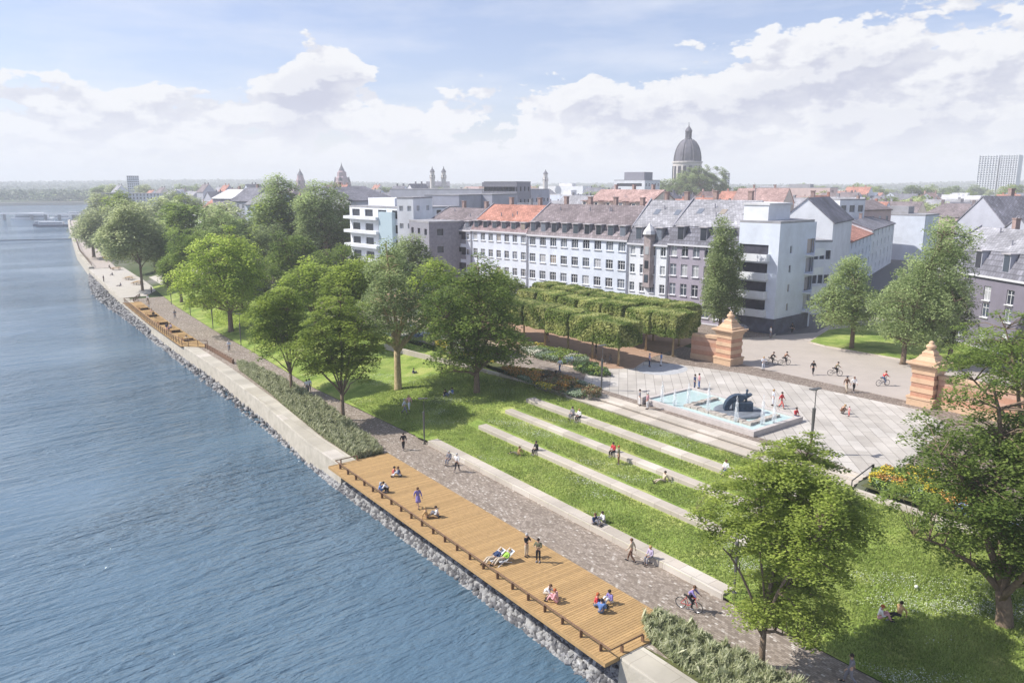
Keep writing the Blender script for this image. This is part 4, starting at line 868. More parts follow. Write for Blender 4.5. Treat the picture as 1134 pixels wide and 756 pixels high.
# colourful perennial beds
fl = {'yellow': mat('petal_yellow', (.62, .50, .06)), 'orange': mat('petal_orange', (.50, .26, .07)), 'white': mat('petal_cream', (.70, .68, .58)), 'blue': mat('petal_blue', (.16, .22, .38)), 'lime': mat('leaf_lime', (.24, .32, .06)), 'green': mat('leaf_plain', (.06, .12, .03)), 'sage': mat('leaf_sage', (.26, .32, .22)), 'brown': mat('seed_brown', (.22, .14, .07))}
fk = list(fl)
def bed(name, cx, cy, rx, ry, z, wts, n, label, h=.7, rot=0, polyclip=None):
    an = RNG.random(n)*2*PI; r = np.sqrt(RNG.random(n)); X = r*np.cos(an)*rx; Y = r*np.sin(an)*ry; ca, sa = math.cos(rot), math.sin(rot); X, Y = cx+X*ca-Y*sa, cy+X*sa+Y*ca
    # species in drifts
    nk = len(wts); K = 26; kx = RNG.random(K)*2*rx-rx+cx; ky = RNG.random(K)*2*ry-ry+cy; kk = RNG.choice(nk, K, p=np.array([w_ for _, w_ in wts])/sum(w_ for _, w_ in wts)); kh = .5+RNG.random(K)
    near = np.argmin((X[:, None]-kx)**2+(Y[:, None]-ky)**2, axis=1); sp = kk[near]; hh = h*kh[near]*RNG.random(n)**.5
    C = np.stack([X, Y, z+hh], 1); V, Q, t = leaf_quads(C, .17, .35, .6); names = [k for k, _ in wts]; mi = sp.copy()
    g = RNG.random(n) < np.where(hh > h*kh[near]*.6, .30, .75); mats = [fl[k] for k in names]+[fl['green'], fl['sage']]; mi[g] = nk+(RNG.random(g.sum()) < .3)
    put(name, np_mesh(name, V, Q, mats, None, mi), kind='stuff', label=label, cat='flower bed')
def pbed(px, py, z, rx, ry, wts, n, label, **kw): X, Y = G(px, py, z); bed('flower_bed', X, Y, rx, ry, z, wts, n, label, **kw)
pbed(607, 424, 2.9, 2.3, 8.5, [('orange', 3), ('yellow', 2), ('brown', 2), ('sage', 2)], 26000, 'orange and yellow flower bed above the low stone wall')
pbed(612, 395, 3, 2.6, 6.5, [('sage', 3), ('lime', 2), ('white', 1), ('yellow', 1), ('blue', 1)], 20000, 'pale green and yellow flower bed beside the gravel yard')
pbed(655, 412, 3, 1.4, 3, [('lime', 2), ('green', 3)], 6000, 'small lime green bed by the lamp on the square')
pbed(515, 392, 2.8, 2.0, 7, [('yellow', 4), ('white', 2), ('sage', 2)], 14000, 'yellow flower bed behind the broad dark tree')
bed('flower_bed', 55.3, 23.0, 2.3, 4.6, 2.98, [('yellow', 4), ('lime', 3), ('orange', 2), ('sage', 1)], 34000, 'yellow flower bed at the near end of the steps', h=.8)
bed('flower_bed', 54.6, 25.6, 1.7, 1.8, 2.98, [('yellow', 4), ('lime', 3), ('orange', 1)], 9000, 'yellow and lime flowers right beside the near handrail', h=.8)
bed('flower_bed', 54.2, 16, 1.4, 6.0, 2.9, [('blue', 2), ('white', 2), ('sage', 2)], 9000, 'blue and white flowers behind the right low wall')
pbed(455, 372, 2.6, 3, 8, [('sage', 3), ('blue', 1), ('white', 1), ('lime', 2)], 12000, 'sage green planting behind the plane tree')
X, Y = G(127, 287, .5); bed('flower_bed', X, Y, 3.5, 9, .6, [('yellow', 5), ('orange', 2), ('lime', 1)], 7000, 'golden yellow bed beneath the willow', h=1.2)
soil = [(53.0, 66), (57.3, 66.3), (57.3, 88), (52.5, 88)]
sheet('bed_soil', soil, 2.99, earth, 'earth of the orange flower bed', 'planting bed'); sheet('bed_soil', [(52.9, 10), (58, 10), (58, 27), (52.9, 27.2)], 3.02, earth, 'earth of the near yellow flower bed', 'planting bed')
# undergrowth at the foot of park trees
n = 26000; X = 38+RNG.random(n)*14; Y = 92+RNG.random(n)*75; k = (np.sin(X*.5)+np.sin(Y*.23)+RNG.normal(size=n)*.3) > .35; X, Y = X[k], Y[k]; X = X+np.array([drift(y) for y in Y]); Z = np.array([lawn_z(x, y) for x, y in zip(X, Y)])
V_, Q_, t_ = leaf_quads(np.stack([X, Y, Z+RNG.random(len(X))*.5], 1), .3, .5, .6, RNG.random(len(X)))
put('undergrowth', np_mesh('undergrowth', V_, Q_, LEAF['bright'], t_), kind='stuff', label='loose green undergrowth beneath the park trees', cat='undergrowth')
bed('low_shrubs', G(415, 348, 3)[0], G(415, 348, 3)[1], 6, 16, 3, [('green', 3), ('sage', 1)], 9000, 'low green shrubs before the gravel yard', h=1.6)
# ---------------------------------------------------------------- buildings
glass = mat('window_glass', (.05, .06, .08), .12, spec=.6)
def vary_glass():
    N, L = nt(glass); b = N['Principled BSDF']; oi = N.new('ShaderNodeObjectInfo'); r = N.new('ShaderNodeValToRGB'); r.color_ramp.interpolation = 'CONSTANT'; e = r.color_ramp.elements
    e[0].color = (.035, .04, .055, 1); e[1].position = .35; e[1].color = (.07, .085, .11, 1)
    for p_, c_ in ((.55, (.16, .18, .22, 1)), (.72, (.40, .41, .43, 1)), (.86, (.05, .05, .06, 1)), (.93, (.30, .26, .22, 1))): e.new(p_).color = c_
    L.new(oi.outputs['Random'], r.inputs['Fac']); L.new(r.outputs[0], b.inputs['Base Color'])
vary_glass(); wframe = mat('window_frame', (.75, .76, .78), .6)
def plaster(nm, c): return mat('plaster_'+nm, c, .9, var=.13, scale=.3, bump=.1, bscale=10, detail=9)
W_BLUE = plaster('blue_white', (.62, .67, .76)); W_WHITE = plaster('white', (.68, .70, .74)); W_MAUVE = plaster('mauve', (.34, .31, .37)); W_DMAUVE = plaster('dark_mauve', (.19, .175, .22)); W_GREY = plaster('grey', (.40, .41, .47)); W_CREAM = plaster('cream', (.68, .62, .54)); W_PINK = plaster('rose', (.55, .42, .40)); W_BRICK = plaster('brick', (.33, .19, .15))
def roofm(nm, c, rot=0): return brickmat('roof_'+nm, tuple(x*.75 for x in c), tuple(min(1, x*1.15) for x in c), tuple(min(1, x*1.4) for x in c), tuple(x*.55 for x in c), .5, .35, .03, rare=.95, stain=.3, stain_scale=.3)
R_RED = roofm('red', (.46, .23, .18)); R_BROWN = roofm('brown', (.235, .20, .21)); R_SLATE = roofm('slate', (.20, .20, .235)); R_GREY = roofm('grey', (.34, .34, .37)); R_PINK = roofm('pink', (.42, .29, .27)); R_PALE = mat('pale_roofing', (.60, .60, .62), .9, var=.15, scale=.3)
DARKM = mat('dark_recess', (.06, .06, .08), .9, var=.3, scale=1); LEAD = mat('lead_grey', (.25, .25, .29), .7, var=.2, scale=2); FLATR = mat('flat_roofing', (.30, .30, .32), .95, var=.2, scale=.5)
def facade(b, L, z0, z1, wins, y=0.0, depth=.22, mi=0, fromx=0.0):
    """a wall in the plane y with real window recesses; wins: (u0,u1,v0,v1)"""
    us = sorted({fromx, L}|{round(q, 3) for w_ in wins for q in w_[:2]}); vs = sorted({z0, z1}|{round(q, 3) for w_ in wins for q in w_[2:]})
    def inside(u, v): return any(w_[0]-.001 < u < w_[1]+.001 and w_[2]-.001 < v < w_[3]+.001 for w_ in wins)
    for i in range(len(us)-1):
        j = 0
        while j < len(vs)-1:
            um = (us[i]+us[i+1])/2
            if inside(um, (vs[j]+vs[j+1])/2): j += 1; continue
            k = j
            while k < len(vs)-1 and not inside(um, (vs[k]+vs[k+1])/2): k += 1
            b.face([(us[i], y, vs[j]), (us[i+1], y, vs[j]), (us[i+1], y, vs[k]), (us[i], y, vs[k])], mi); j = k
    for u0, u1, v0, v1 in wins:
        b.face([(u0, y, v0), (u0, y, v1), (u0, y+depth, v1), (u0, y+depth, v0)], mi); b.face([(u1, y, v1), (u1, y, v0), (u1, y+depth, v0), (u1, y+depth, v1)], mi)
        b.face([(u0, y, v1), (u1, y, v1), (u1, y+depth, v1), (u0, y+depth, v1)], mi); b.face([(u0, y, v0), (u0, y+depth, v0), (u1, y+depth, v0), (u1, y, v0)], mi)
WC = {}
def window(parent, u0, u1, v0, v1, y=0.0, depth=.2, mull=2, frame=None, sill=True, bars=True):
    w_, h_ = round(u1-u0, 2), round(v1-v0, 2); key = (w_, h_, mull, sill, frame.name if frame else '')
    if key not in WC:
        f = MB(); t = .07
        f.box(0, w_, 0, .06, 0, t).box(0, w_, 0, .06, h_-t, h_).box(0, t, 0, .06, t, h_-t).box(w_-t, w_, 0, .06, t, h_-t)
        for k in range(1, mull): f.box(w_*k/mull-.035, w_*k/mull+.035, 0, .06, t, h_-t)
        f.box(t, w_-t, .0, .06, h_*.68-.03, h_*.68+.03)
        if sill: f.box(-.08, w_+.08, -.32, -.02, -.1, -.012)
        g = MB().box(t*.5, w_-t*.5, .035, .05, t*.5, h_-t*.5)
        WC[key] = (f.mesh('window', frame or wframe), g.mesh('pane', glass))
    o = put('window', WC[key][0], parent, loc=(u0, y+depth-.07, v0)); put('pane', WC[key][1], o); return o
def frame_from(p0, p1):
    L_ = math.dist(p0, p1); return L_, math.atan2(p1[1]-p0[1], p1[0]-p0[0])
def gable_roof(b, L_, D, ze, zr, over=.35, th=.22, mi=0, yr=None, y0=0.0, x0=0.0):
    yr = D/2 if yr is None else yr
    b.v += []; prof = [(y0-over, ze-over*(zr-ze)/(yr-y0)), (yr, zr), (D+over, ze-over*(zr-ze)/(D-yr)), (D+over, ze-over*(zr-ze)/(D-yr)-th), (yr, zr-th), (y0-over, ze-over*(zr-ze)/(yr-y0)-th)]
    b.extr(prof, (x0, L_), mi)
def chimney(b, x, y, z, h=1.6, w=.7, mi=0): b.box(x-w/2, x+w/2, y-w/2, y+w/2, z-1.5, z+h, mi); b.box(x-w/2-.08, x+w/2+.08, y-w/2-.08, y+w/2+.08, z+h, z+h+.15, mi)
def rowhouse(label, p0, p1, ze, zm, zr, wallm, mans_m, roof_m, cols, rows, D=13.0, dorm=0, z0=3.0, mans_d=1.3, wsize=(1.25, 1.55), rowz=None, colx=None, win_h=None, dorm_m=None, chim=2, skylights=0, loggia=(), mull=2):
    L_, rz = frame_from(p0, p1); t = thing('row_house', label, 'house', (*p0, z0), rz, 'attached houses facing the park'); H_ = ze-z0
    colx = colx or [L_*(i+.5)/cols for i in range(cols)]; rowz = rowz or [H_*(j+.38)/rows for j in range(rows)]
    wins = [(cx_-wsize[0]/2, cx_+wsize[0]/2, rz_, rz_+(win_h[j] if win_h else wsize[1])) for j, rz_ in enumerate(rowz) for cx_ in colx]
    logs = []
    for (a, c) in loggia:
        wins = [w_ for w_ in wins if w_[1] < a or w_[0] > c]
        for rz_ in rowz: logs.append((a, c, rz_-.9, rz_+1.6))
    b = MB(); facade(b, L_, 0, H_, wins); 
    if logs:
        b = MB(); allw = wins+logs; facade(b, L_, 0, H_, allw, depth=.22)
    b.box(.01, L_-.01, .26, D, 0, H_)
    # gable ends up to the mansard
    for x in (0, L_): 
        prof = [(x, .26, 0), (x, D, 0), (x, D, H_), (x, D/2, zr-z0-.25), (x, mans_d+.3, zm-z0-.2), (x, .26, H_), ]; b.face(prof if x else prof[::-1])
    b.face([(0, 0, 0), (0, .26, 0), (0, .26, H_), (0, 0, H_)]); b.face([(L_, 0, 0), (L_, 0, H_), (L_, .26, H_), (L_, .26, 0)])
    b.build('wall', wallm, t)
    for w_ in wins: window(t, *w_, mull=mull)
    for w_ in logs:
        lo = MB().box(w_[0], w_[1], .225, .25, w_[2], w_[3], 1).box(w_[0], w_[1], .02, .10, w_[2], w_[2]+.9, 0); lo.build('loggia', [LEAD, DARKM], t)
    MB().box(-.02, L_+.02, -.35, -.003, H_-.28, H_).build('cornice', mat('cornice_pale', (.62, .62, .66), .8), t)
    for zc_ in ([rowz[0]-.9] if rows > 2 else []): MB().box(-.01, L_+.01, -.10, -.003, zc_-.12, zc_+.06).build('string_course', mat('cornice_pale', (.62, .62, .66), .8), t)
    for x in (.15, L_-.15): MB().tube([(x, -.1, 0), (x, -.1, H_-.3)], .06, 6).build('downpipe', LEAD, t)
    r = MB(); zmr, zrr = zm-z0, zr-z0
    r.extr([(-.3, H_+.02), (mans_d, zmr), (mans_d+.3, zmr-.1), (.3, H_+.02)], (0, L_))
    r.build('mansard', mans_m, t)
    r = MB(); r.extr([(mans_d-.15, zmr-.02), (D/2, zrr), (D+.3, H_), (D+.3, H_-.2), (D/2, zrr-.25), (mans_d+.1, zmr-.22)], (0, L_)); rf = r.build('roof', roof_m, t)
    ra_ = random.Random(int(L_*10))
    for k in range(int(L_/5)):
        x = ra_.uniform(1, L_-1); MB().tube([(x, D/2, zrr-.1), (x, D/2, zrr+1.9)], .03, 4).tube([(x-.5, D/2, zrr+1.5), (x+.5, D/2, zrr+1.5)], .02, 4).tube([(x-.35, D/2, zrr+1.75), (x+.35, D/2, zrr+1.75)], .02, 4).build('aerial', LEAD, rf)
        x = ra_.uniform(1, L_-1.5); y = D*ra_.uniform(.2, .42); z_ = zmr+(zrr-zmr)*((y-mans_d)/(D/2-mans_d)); MB().tube([(x, y, z_-.3), (x, y, z_+.7)], .10, 6).build('vent_pipe', LEAD, rf)
    MB().box(0, .22, mans_d+.2, D/2, zmr, zmr+.05).extr([(mans_d-.2, zmr+.0), (D/2, zrr+.28), (D/2, zrr-.1), (mans_d-.2, zmr-.3)], (-.12, .12)).build('parapet', LEAD, t)
    for k in range(chim):
        c_ = MB(); chimney(c_, L_*(k+.5)/chim+.7, D/2+.6, zrr-.3); c_.build('chimney', mat('chimney_brick', (.33, .24, .22), .9, var=.2, scale=3), rf)
    for k in range(skylights):
        x = L_*(k+.6)/skylights; y = D/2*.55; z = zmr+(zrr-zmr)*((y-mans_d)/(D/2-mans_d)); sl = (zrr-zmr)/(D/2-mans_d); s_ = MB(); s_.v += [(x, y, z+.06), (x+1.0, y, z+.06), (x+1.0, y+1.2, z+.06+1.2*sl), (x, y+1.2, z+.06+1.2*sl)]; s_.f.append((0, 1, 2, 3)); s_.m.append(0); n_ = s_.v; 
        sk_ = MB().box(0, 1.0, 0, 1.3, 0, .07).mesh('skylight', glass); o = put('skylight', sk_, rf, loc=(x, y, z+.02)); o.rotation_euler[0] = math.atan(sl)
    for k in range(dorm):
        x = L_*(k+.5)/dorm; w_ = .62; zb = H_+.35; zt = zmr-.15
        d_ = MB().box(x-w_, x+w_, .15, mans_d+.6, zb, zt).build('dormer', dorm_m or LEAD, t)
        MB().box(x-w_+.12, x+w_-.12, .10, .148, zb+.25, zt-.15).build('pane', glass, d_)
        c_ = MB(); c_.extr([(0, 0), (0, 0)], (0, 0)) if False else None
        c_.box(x-w_-.18, x+w_+.18, -.1, mans_d+.9, zt, zt+.14); c_.build('dormer_roof', mat('dormer_cap', (.42, .40, .42), .8), d_)
    return t
# the facade line of the row along the park
FA, FB = (98.0, 66.0), (85.9, 144.5)
def on_line(px):
    a = azi(px); d = (math.sin(a), math.cos(a)); ex, ey = FB[0]-FA[0], FB[1]-FA[1]
    # d*s = FA + e*u
    det = d[0]*(-ey)-d[1]*(-ex); s = (FA[0]*(-ey)-FA[1]*(-ex))/det; return (d[0]*s, d[1]*s)
def px_line(px, row):   # point on the facade plane that projects to (px,row) column
    lo, hi = -.3, 1.3
    for _ in range(40):
        m = (lo+hi)/2; X = FA[0]+(FB[0]-FA[0])*m; Y = FA[1]+(FB[1]-FA[1])*m; z = zat(X, Y, row)
        if P(X, Y, z)[0] > px: lo = m
        else: hi = m
    return (X, Y)
q = {k: px_line(*v) for k, v in dict(a=(474, 290), ab=(522.5, 295), bc=(584, 300), cd=(694.5, 305), de=(739, 305), ef=(816, 305)).items()}
def ez(p, row): return zat(p[0], p[1], row)
def ridge(p, row, D=13.0):  # height of the ridge half a house deep behind p
    ux, uy = (FA[1]-FB[1]), -(FA[0]-FB[0]); n_ = math.hypot(ux, uy); ux, uy = -ux/n_, -uy/n_
    return zat(p[0]+ux*D/2, p[1]+uy*D/2, row)
mid = lambda p, r: ((p[0]+r[0])/2, (p[1]+r[1])/2)
za = ez(mid(q['a'], q['ab']), 253.5); zb_ = ez(mid(q['ab'], q['bc']), 256); zc = ez(mid(q['bc'], q['cd']), 262.5); zd = ez(mid(q['cd'], q['de']), 270)
print('eaves', za, zb_, zc, zd, 'pts', q, 'ridges', ridge(q['ab'], 228), ridge(q['bc'], 228), ridge(q['de'], 222))
M_BROWN = roofm('mansard_brown', (.27, .235, .25)); M_DRED = roofm('mansard_mixed', (.30, .22, .23))
rowhouse('pale house with two dark loggia strips at the far end of row', q['a'], q['ab'], za, za+1.9, ridge(q['ab'], 231), W_BLUE, R_SLATE, R_BROWN, 6, 4, loggia=[(.2, 3.2), (9.3, 12.6)], dorm=5, wsize=(1.0, 1.2))
rowhouse('pale house with the bright red tiled roof in the row', q['ab'], q['bc'], zb_, zb_+2.0, ridge(q['bc'], 227.5), W_BLUE, M_DRED, R_RED, 7, 4, dorm=6, wsize=(1.3, 1.5), mull=3)
cD = mid(q['bc'], q['cd'])
rowhouse('long pale house with brown roof and nine dormers', q['bc'], q['cd'], zc, zc+2.5, ridge(q['cd'], 228), W_BLUE, M_BROWN, R_BROWN, 9, 4, dorm=9, wsize=(1.55, 1.6), mull=3, chim=4)
rowhouse('narrow pale house with stone bay right of the nine dormers', q['cd'], q['de'], zd, zd+2.8, ridge(q['de'], 222), W_WHITE, R_SLATE, R_GREY, 4, 4, dorm=2, skylights=2, wsize=(1.0, 1.5))
tb = bpy.data.objects['row_house.003']; Lr, _ = frame_from(q['cd'], q['de']); BAYX = Lr*.54
MB().prism([(Lr*.46, -.7), (Lr*.62, -.7), (Lr*.67, -.01), (Lr*.41, -.01)], (zd-3)*.42, zd-3+1.6).build('bay', mat('bay_stone', (.34, .29, .29), .9, var=.3, scale=1), tb)
MB().lathe([(1.15, zd-3+1.6), (.95, zd-3+2.2), (.4, zd-3+2.9), (.05, zd-3+3.5)], 8, (Lr*.54, -.1)).build('bay_roof', R_PALE, tb)
rowhouse('dark mauve stone house behind the narrow poplar', q['de'], q['ef'], zd+.3, zd+3.2, ridge(q['ef'], 222), W_MAUVE, R_SLATE, R_GREY, 6, 4, dorm=3, skylights=3, wsize=(1.2, 1.9), D=14)
# corner block
cz = FA; pr_ = G(893, 362, 3); L1, rz1 = frame_from(q['ef'], cz)
t = thing('corner_block', 'tall pale corner block with stacked white balconies', 'apartment block', (*cz, 3.0), 0)
zt_ = ez(cz, 248)-3; dirx = ((cz[0]-q['ef'][0])/L1, (cz[1]-q['ef'][1])/L1)
back = 16.0; inl = (-dirx[1], dirx[0]);
ang2 = math.radians(24); 
# second street face runs inland from the corner
e2 = pr_; L2, rz2 = frame_from(cz, e2)
def loc(p): return (p[0]-cz[0], p[1]-cz[1])
pl = [loc(q['ef']), (0, 0), loc(e2), (loc(e2)[0]+inl[0]*3+2, loc(e2)[1]+12), (loc(q['ef'])[0]+inl[0]*14, loc(q['ef'])[1]+inl[1]*14)]
hts = [zt_*j/5+.9 for j in range(5)]
f1 = thing('face', None, None); 
def face_wall(parent, pA, pB, wins, name, H_, m=W_BLUE):
    L_, rz = frame_from(pA, pB); b = MB(); facade(b, L_, 0, H_, wins, depth=.25); o = b.build(name, m, parent, loc=(pA[0], pA[1], 0), rotz=rz); return o, L_
bpy.data.objects.remove(f1)
w1 = [(L1-6.3, L1-1.6, 3.0+j*2.75, 4.9+j*2.75+.15) for j in range(4)]
o1, _ = face_wall(t, loc(q['ef']), (0, 0), w1, 'park_wall', zt_)
w2 = [(3.3, 3.9, 3.3+j*2.9, 4.4+j*2.9) for j in range(4)]+[(8.3, 10.8, 3.0+j*2.9, 5.2+j*2.9) for j in range(4)]
o2, _ = face_wall(t, (0, 0), loc(e2), w2, 'street_wall', zt_, W_BLUE)
for w_ in w1:
    bal = MB().box(w_[0]-.3, w_[1]+.3, -1.1, -.01, w_[2]-.35, w_[2]-.18).box(w_[0]-.3, w_[1]+.3, -1.1, -1.02, w_[2]-.178, w_[2]+.75).box(w_[0]-.3, w_[0]-.22, -1.018, -.01, w_[2]-.178, w_[2]+.75).box(w_[1]+.22, w_[1]+.3, -1.018, -.01, w_[2]-.178, w_[2]+.75).build('balcony', W_WHITE, o1)
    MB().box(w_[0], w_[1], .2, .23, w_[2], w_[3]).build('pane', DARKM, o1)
for i, w_ in enumerate(w2):
    MB().box(w_[0], w_[1], .2, .23, w_[2], w_[3]).build('pane', glass, o2)
    if i >= 4: MB().box(w_[0]-.3, w_[1]+.3, -1.5, -.01, w_[2]-.35, w_[2]-.15).box(w_[0]-.3, w_[1]+.3, -1.5, -1.42, w_[2]-.148, w_[2]+.8).build('balcony', W_WHITE, o2)
b = MB(); b.prism([(x*.985+.1, y*.985+.25) for x, y in pl], 0.0, zt_-.02); 
b = MB()
for i in (2, 3, 4):
    (x0, y0), (x1, y1) = pl[i], pl[(i+1) % 5]; b.face([(x0, y0, 0), (x1, y1, 0), (x1, y1, zt_), (x0, y0, zt_)])
b.build('rear_wall', W_BLUE, t)
MB().prism([(x*1.0, y*1.0) for x, y in pl], zt_, zt_+.35).build('roof', FLATR, t)
MB().prism([(x*.62+.5, y*.62+2.5) for x, y in pl], zt_+.352, zt_+2.6).build('penthouse', W_WHITE, t)
MB().prism([(x*.66+.4, y*.66+2.3) for x, y in pl], zt_+2.602, zt_+2.9).build('penthouse_roof', R_PALE, t)
MB().prism([(pl[0][0]+dirx[1]*.05, pl[0][1]-dirx[0]*.05), (.03-.1, -.12), (pl[2][0], pl[2][1]-.1), (pl[2][0], pl[2][1]-.03), (.02, -.03), (pl[0][0], pl[0][1])], 0, 2.4).build('shop_front', mat('dark_shopfront', (.09, .10, .14), .5, var=.4, scale=.6), t)

def plain_house(label, p0, p1, D, ze, zr, wallm, roof_m, cols=4, rows=3, wsize=(1.1, 1.4), z0=3.0, group=None, gable_front=False, name='town_house', cat='house', windows=True, side_cols=0, chim=1, rot_gable=False):
    """free-standing gabled house; p0-p1 is its front edge; gable_front puts the gable above that edge"""
    L_, rz = frame_from(p0, p1); t = thing(name, label, cat, (*p0, z0), rz, group); H_ = ze-z0; HR = zr-z0
    wins = [(L_*(i+.5)/cols-wsize[0]/2, L_*(i+.5)/cols+wsize[0]/2, H_*(j+.35)/rows, H_*(j+.35)/rows+wsize[1]) for i in range(cols) for j in range(rows)] if windows and cols else []
    b = MB(); facade(b, L_, 0, H_, wins); b.face([(L_, 0, 0), (L_, D, 0), (L_, D, H_), (L_, 0, H_)]); b.face([(0, D, 0), (0, 0, 0), (0, 0, H_), (0, D, H_)]); b.face([(L_, D, 0), (0, D, 0), (0, D, H_), (L_, D, H_)])
    r = MB()
    if gable_front:
        for y in (0, D): b.face([(0, y, H_), (L_, y, H_), (L_/2, y, HR-.2)] if y == 0 else [(L_, y, H_), (0, y, H_), (L_/2, y, HR-.2)])
        sl = (HR-H_)/(L_/2); o_ = .3; prof = [(-o_, H_-o_*sl), (L_/2, HR), (L_+o_, H_-o_*sl), (L_+o_, H_-o_*sl-.25), (L_/2, HR-.25), (-o_, H_-o_*sl-.25)]
        k = 0; r.v += [(x, -.12, z) for x, z in prof]+[(x, D+.2, z) for x, z in prof]; r.f += [(0, 5, 4, 1), (1, 4, 3, 2), (6, 7, 10, 11), (7, 8, 9, 10), (0, 1, 7, 6), (1, 2, 8, 7), (2, 3, 9, 8), (3, 4, 10, 9), (4, 5, 11, 10), (5, 0, 6, 11)]; r.m += [0]*10
    else:
        for x in (0, L_): b.face([(x, 0, H_), (x, D/2, HR-.2), (x, D, H_)] if x == 0 else [(x, D, H_), (x, D/2, HR-.2), (x, 0, H_)])
        gable_roof(r, L_+.15, D, H_, HR, x0=-.15)
    b.build('wall', wallm, t); rf = r.build('roof', roof_m, t)
    for w_ in wins: window(t, *w_)
    for k in range(chim): c_ = MB(); chimney(c_, L_*(k+.7)/(chim+.4) if not gable_front else L_*.42, D*.55 if not gable_front else D*(k+.6)/(chim+.5), HR-.5); c_.build('chimney', mat('chimney_brick', (.33, .24, .22)), rf)
    return t
def flat_block(label, p0, p1, D, zt, wallm, cols, rows, wsize=(1.4, 1.3), z0=3.0, name='flat_block', cat='building', pent=None, bands=None, group=None, simple=False):
    L_, rz = frame_from(p0, p1); t = thing(name, label, cat, (*p0, z0), rz, group); H_ = zt-z0; b = MB(); wins = [(L_*(i+.5)/cols-wsize[0]/2, L_*(i+.5)/cols+wsize[0]/2, H_*(j+.3)/rows, H_*(j+.3)/rows+wsize[1]) for i in range(cols) for j in range(rows)]
    facade(b, L_, 0, H_, wins, depth=.3)
    ws = max(1, int(D/4)); sw = [(D*(i+.5)/ws-.7, D*(i+.5)/ws+.7, H_*(j+.3)/rows, H_*(j+.3)/rows+wsize[1]) for i in range(ws) for j in range(rows)]
    n0 = len(b.v); c_ = MB(); facade(c_, D, 0, H_, sw, depth=.3); k = len(b.v); b.v += [(L_-y, x, z) for x, y, z in c_.v]; b.f += [tuple(a+k for a in f) for f in c_.f]; b.m += c_.m
    b.face([(0, D, 0), (0, 0, 0), (0, 0, H_), (0, D, H_)]); b.face([(L_, D, 0), (0, D, 0), (0, D, H_), (L_, D, H_)]); b.build('wall', wallm, t)
    MB().box(.28, L_-.28, .28, D-.1, .0, H_-.05).build('glazing', glass, t)
    MB().box(-.05, L_+.05, -.05, D+.05, H_, H_+.35).build('roof', FLATR, t)
    if pent: MB().box(L_*pent[0], L_*pent[1], D*.25, D*.8, H_+.352, H_+pent[2]).build('penthouse', pent[3] if len(pent) > 3 else W_GREY, t)
    return t
# white gabled house and its neighbours on the side street
pa, pb = G(893, 336, 3), G(926, 331, 3)
pa = pol(866, 152); pb = pol(926.5, 150)
plain_house('white blank gabled house with dark roof behind corner block', pa, pb, 19, zat(*pb, 245), zat(*mid(pa, pb), 219), W_WHITE, R_SLATE, 0, 0, gable_front=True, windows=False)
pa2 = pol(900, 139); pb2 = pol(927, 141)
flat_block('low white annex with slanted awnings beside the gabled house', pa2, pb2, 8, zat(*pb2, 268), W_WHITE, 4, 3, wsize=(.9, 1.5))
pc = pol(927, 152); pd = pol(946, 172)
plain_house('mauve brick fronted side house next to the white gable', pc, pd, 10, zat(*pc, 246), zat(*mid(pc, pd), 236), W_MAUVE, R_SLATE, 5, 4, chim=1)
segs = [(947, 172, 971, 205, 262, 252, W_BLUE, R_RED, 'white street house with the small red roof patch'), (971, 205, 995, 245, 250, 242, W_WHITE, R_SLATE, 'white street house with blue slate mansard beyond')]
for x0, d0, x1, d1, re, rr_, wm_, rm_, lb in segs:
    a_, b2_ = pol(x0, d0), pol(x1, d1); plain_house(lb, a_, b2_, 11, zat(*mid(a_, b2_), re), zat(*mid(a_, b2_), rr_), wm_, rm_, 6, 4, wsize=(1.3, 1.6), group='houses along the side street')
pa, pb = pol(932, 225), pol(960, 232); flat_block('white cube building above the side street roofs', pa, pb, 12, zat(*pa, 222), W_WHITE, 3, 4, wsize=(2, 1.8))
pa, pb = pol(958, 236), pol(990, 246); plain_house('rose coloured house behind the white cube building', pa, pb, 12, zat(*pa, 232), zat(*mid(pa, pb), 222), W_PINK, R_BROWN, 4, 3)
# right hand mansard building
pa, pb = pol(1050, 128), pol(1180, 112); t = None
ztop, zcor, zm_ = zat(*pol(1090, 123), 258), zat(*pol(1090, 123), 302), zat(*pol(1090, 123), 276)
rowhouse('dark mauve mansard house with white cornice at the right edge', pa, pb, zcor, zm_, ztop+.5, W_DMAUVE, R_SLATE, R_GREY, 5, 3, dorm=4, D=12, dorm_m=W_GREY, wsize=(1.3, 1.9), rowz=[1.2, 4.5, (zcor-3)-3.3])
pa, pb = pol(1063, 158), pol(1120, 150)
plain_house('grey plastered blank gable rising behind the mansard house', pa, pb, 16, zat(*pa, 246), zat(*mid(pa, pb), 217), W_GREY, R_SLATE, 0, 0, gable_front=True, windows=False)
pa, pb = pol(1108, 150), pol(1160, 142)
plain_house('second grey gable at the right edge of the picture', pa, pb, 14, zat(*pa, 262), zat(*mid(pa, pb), 238), W_GREY, R_SLATE, 0, 0, gable_front=True, windows=False)
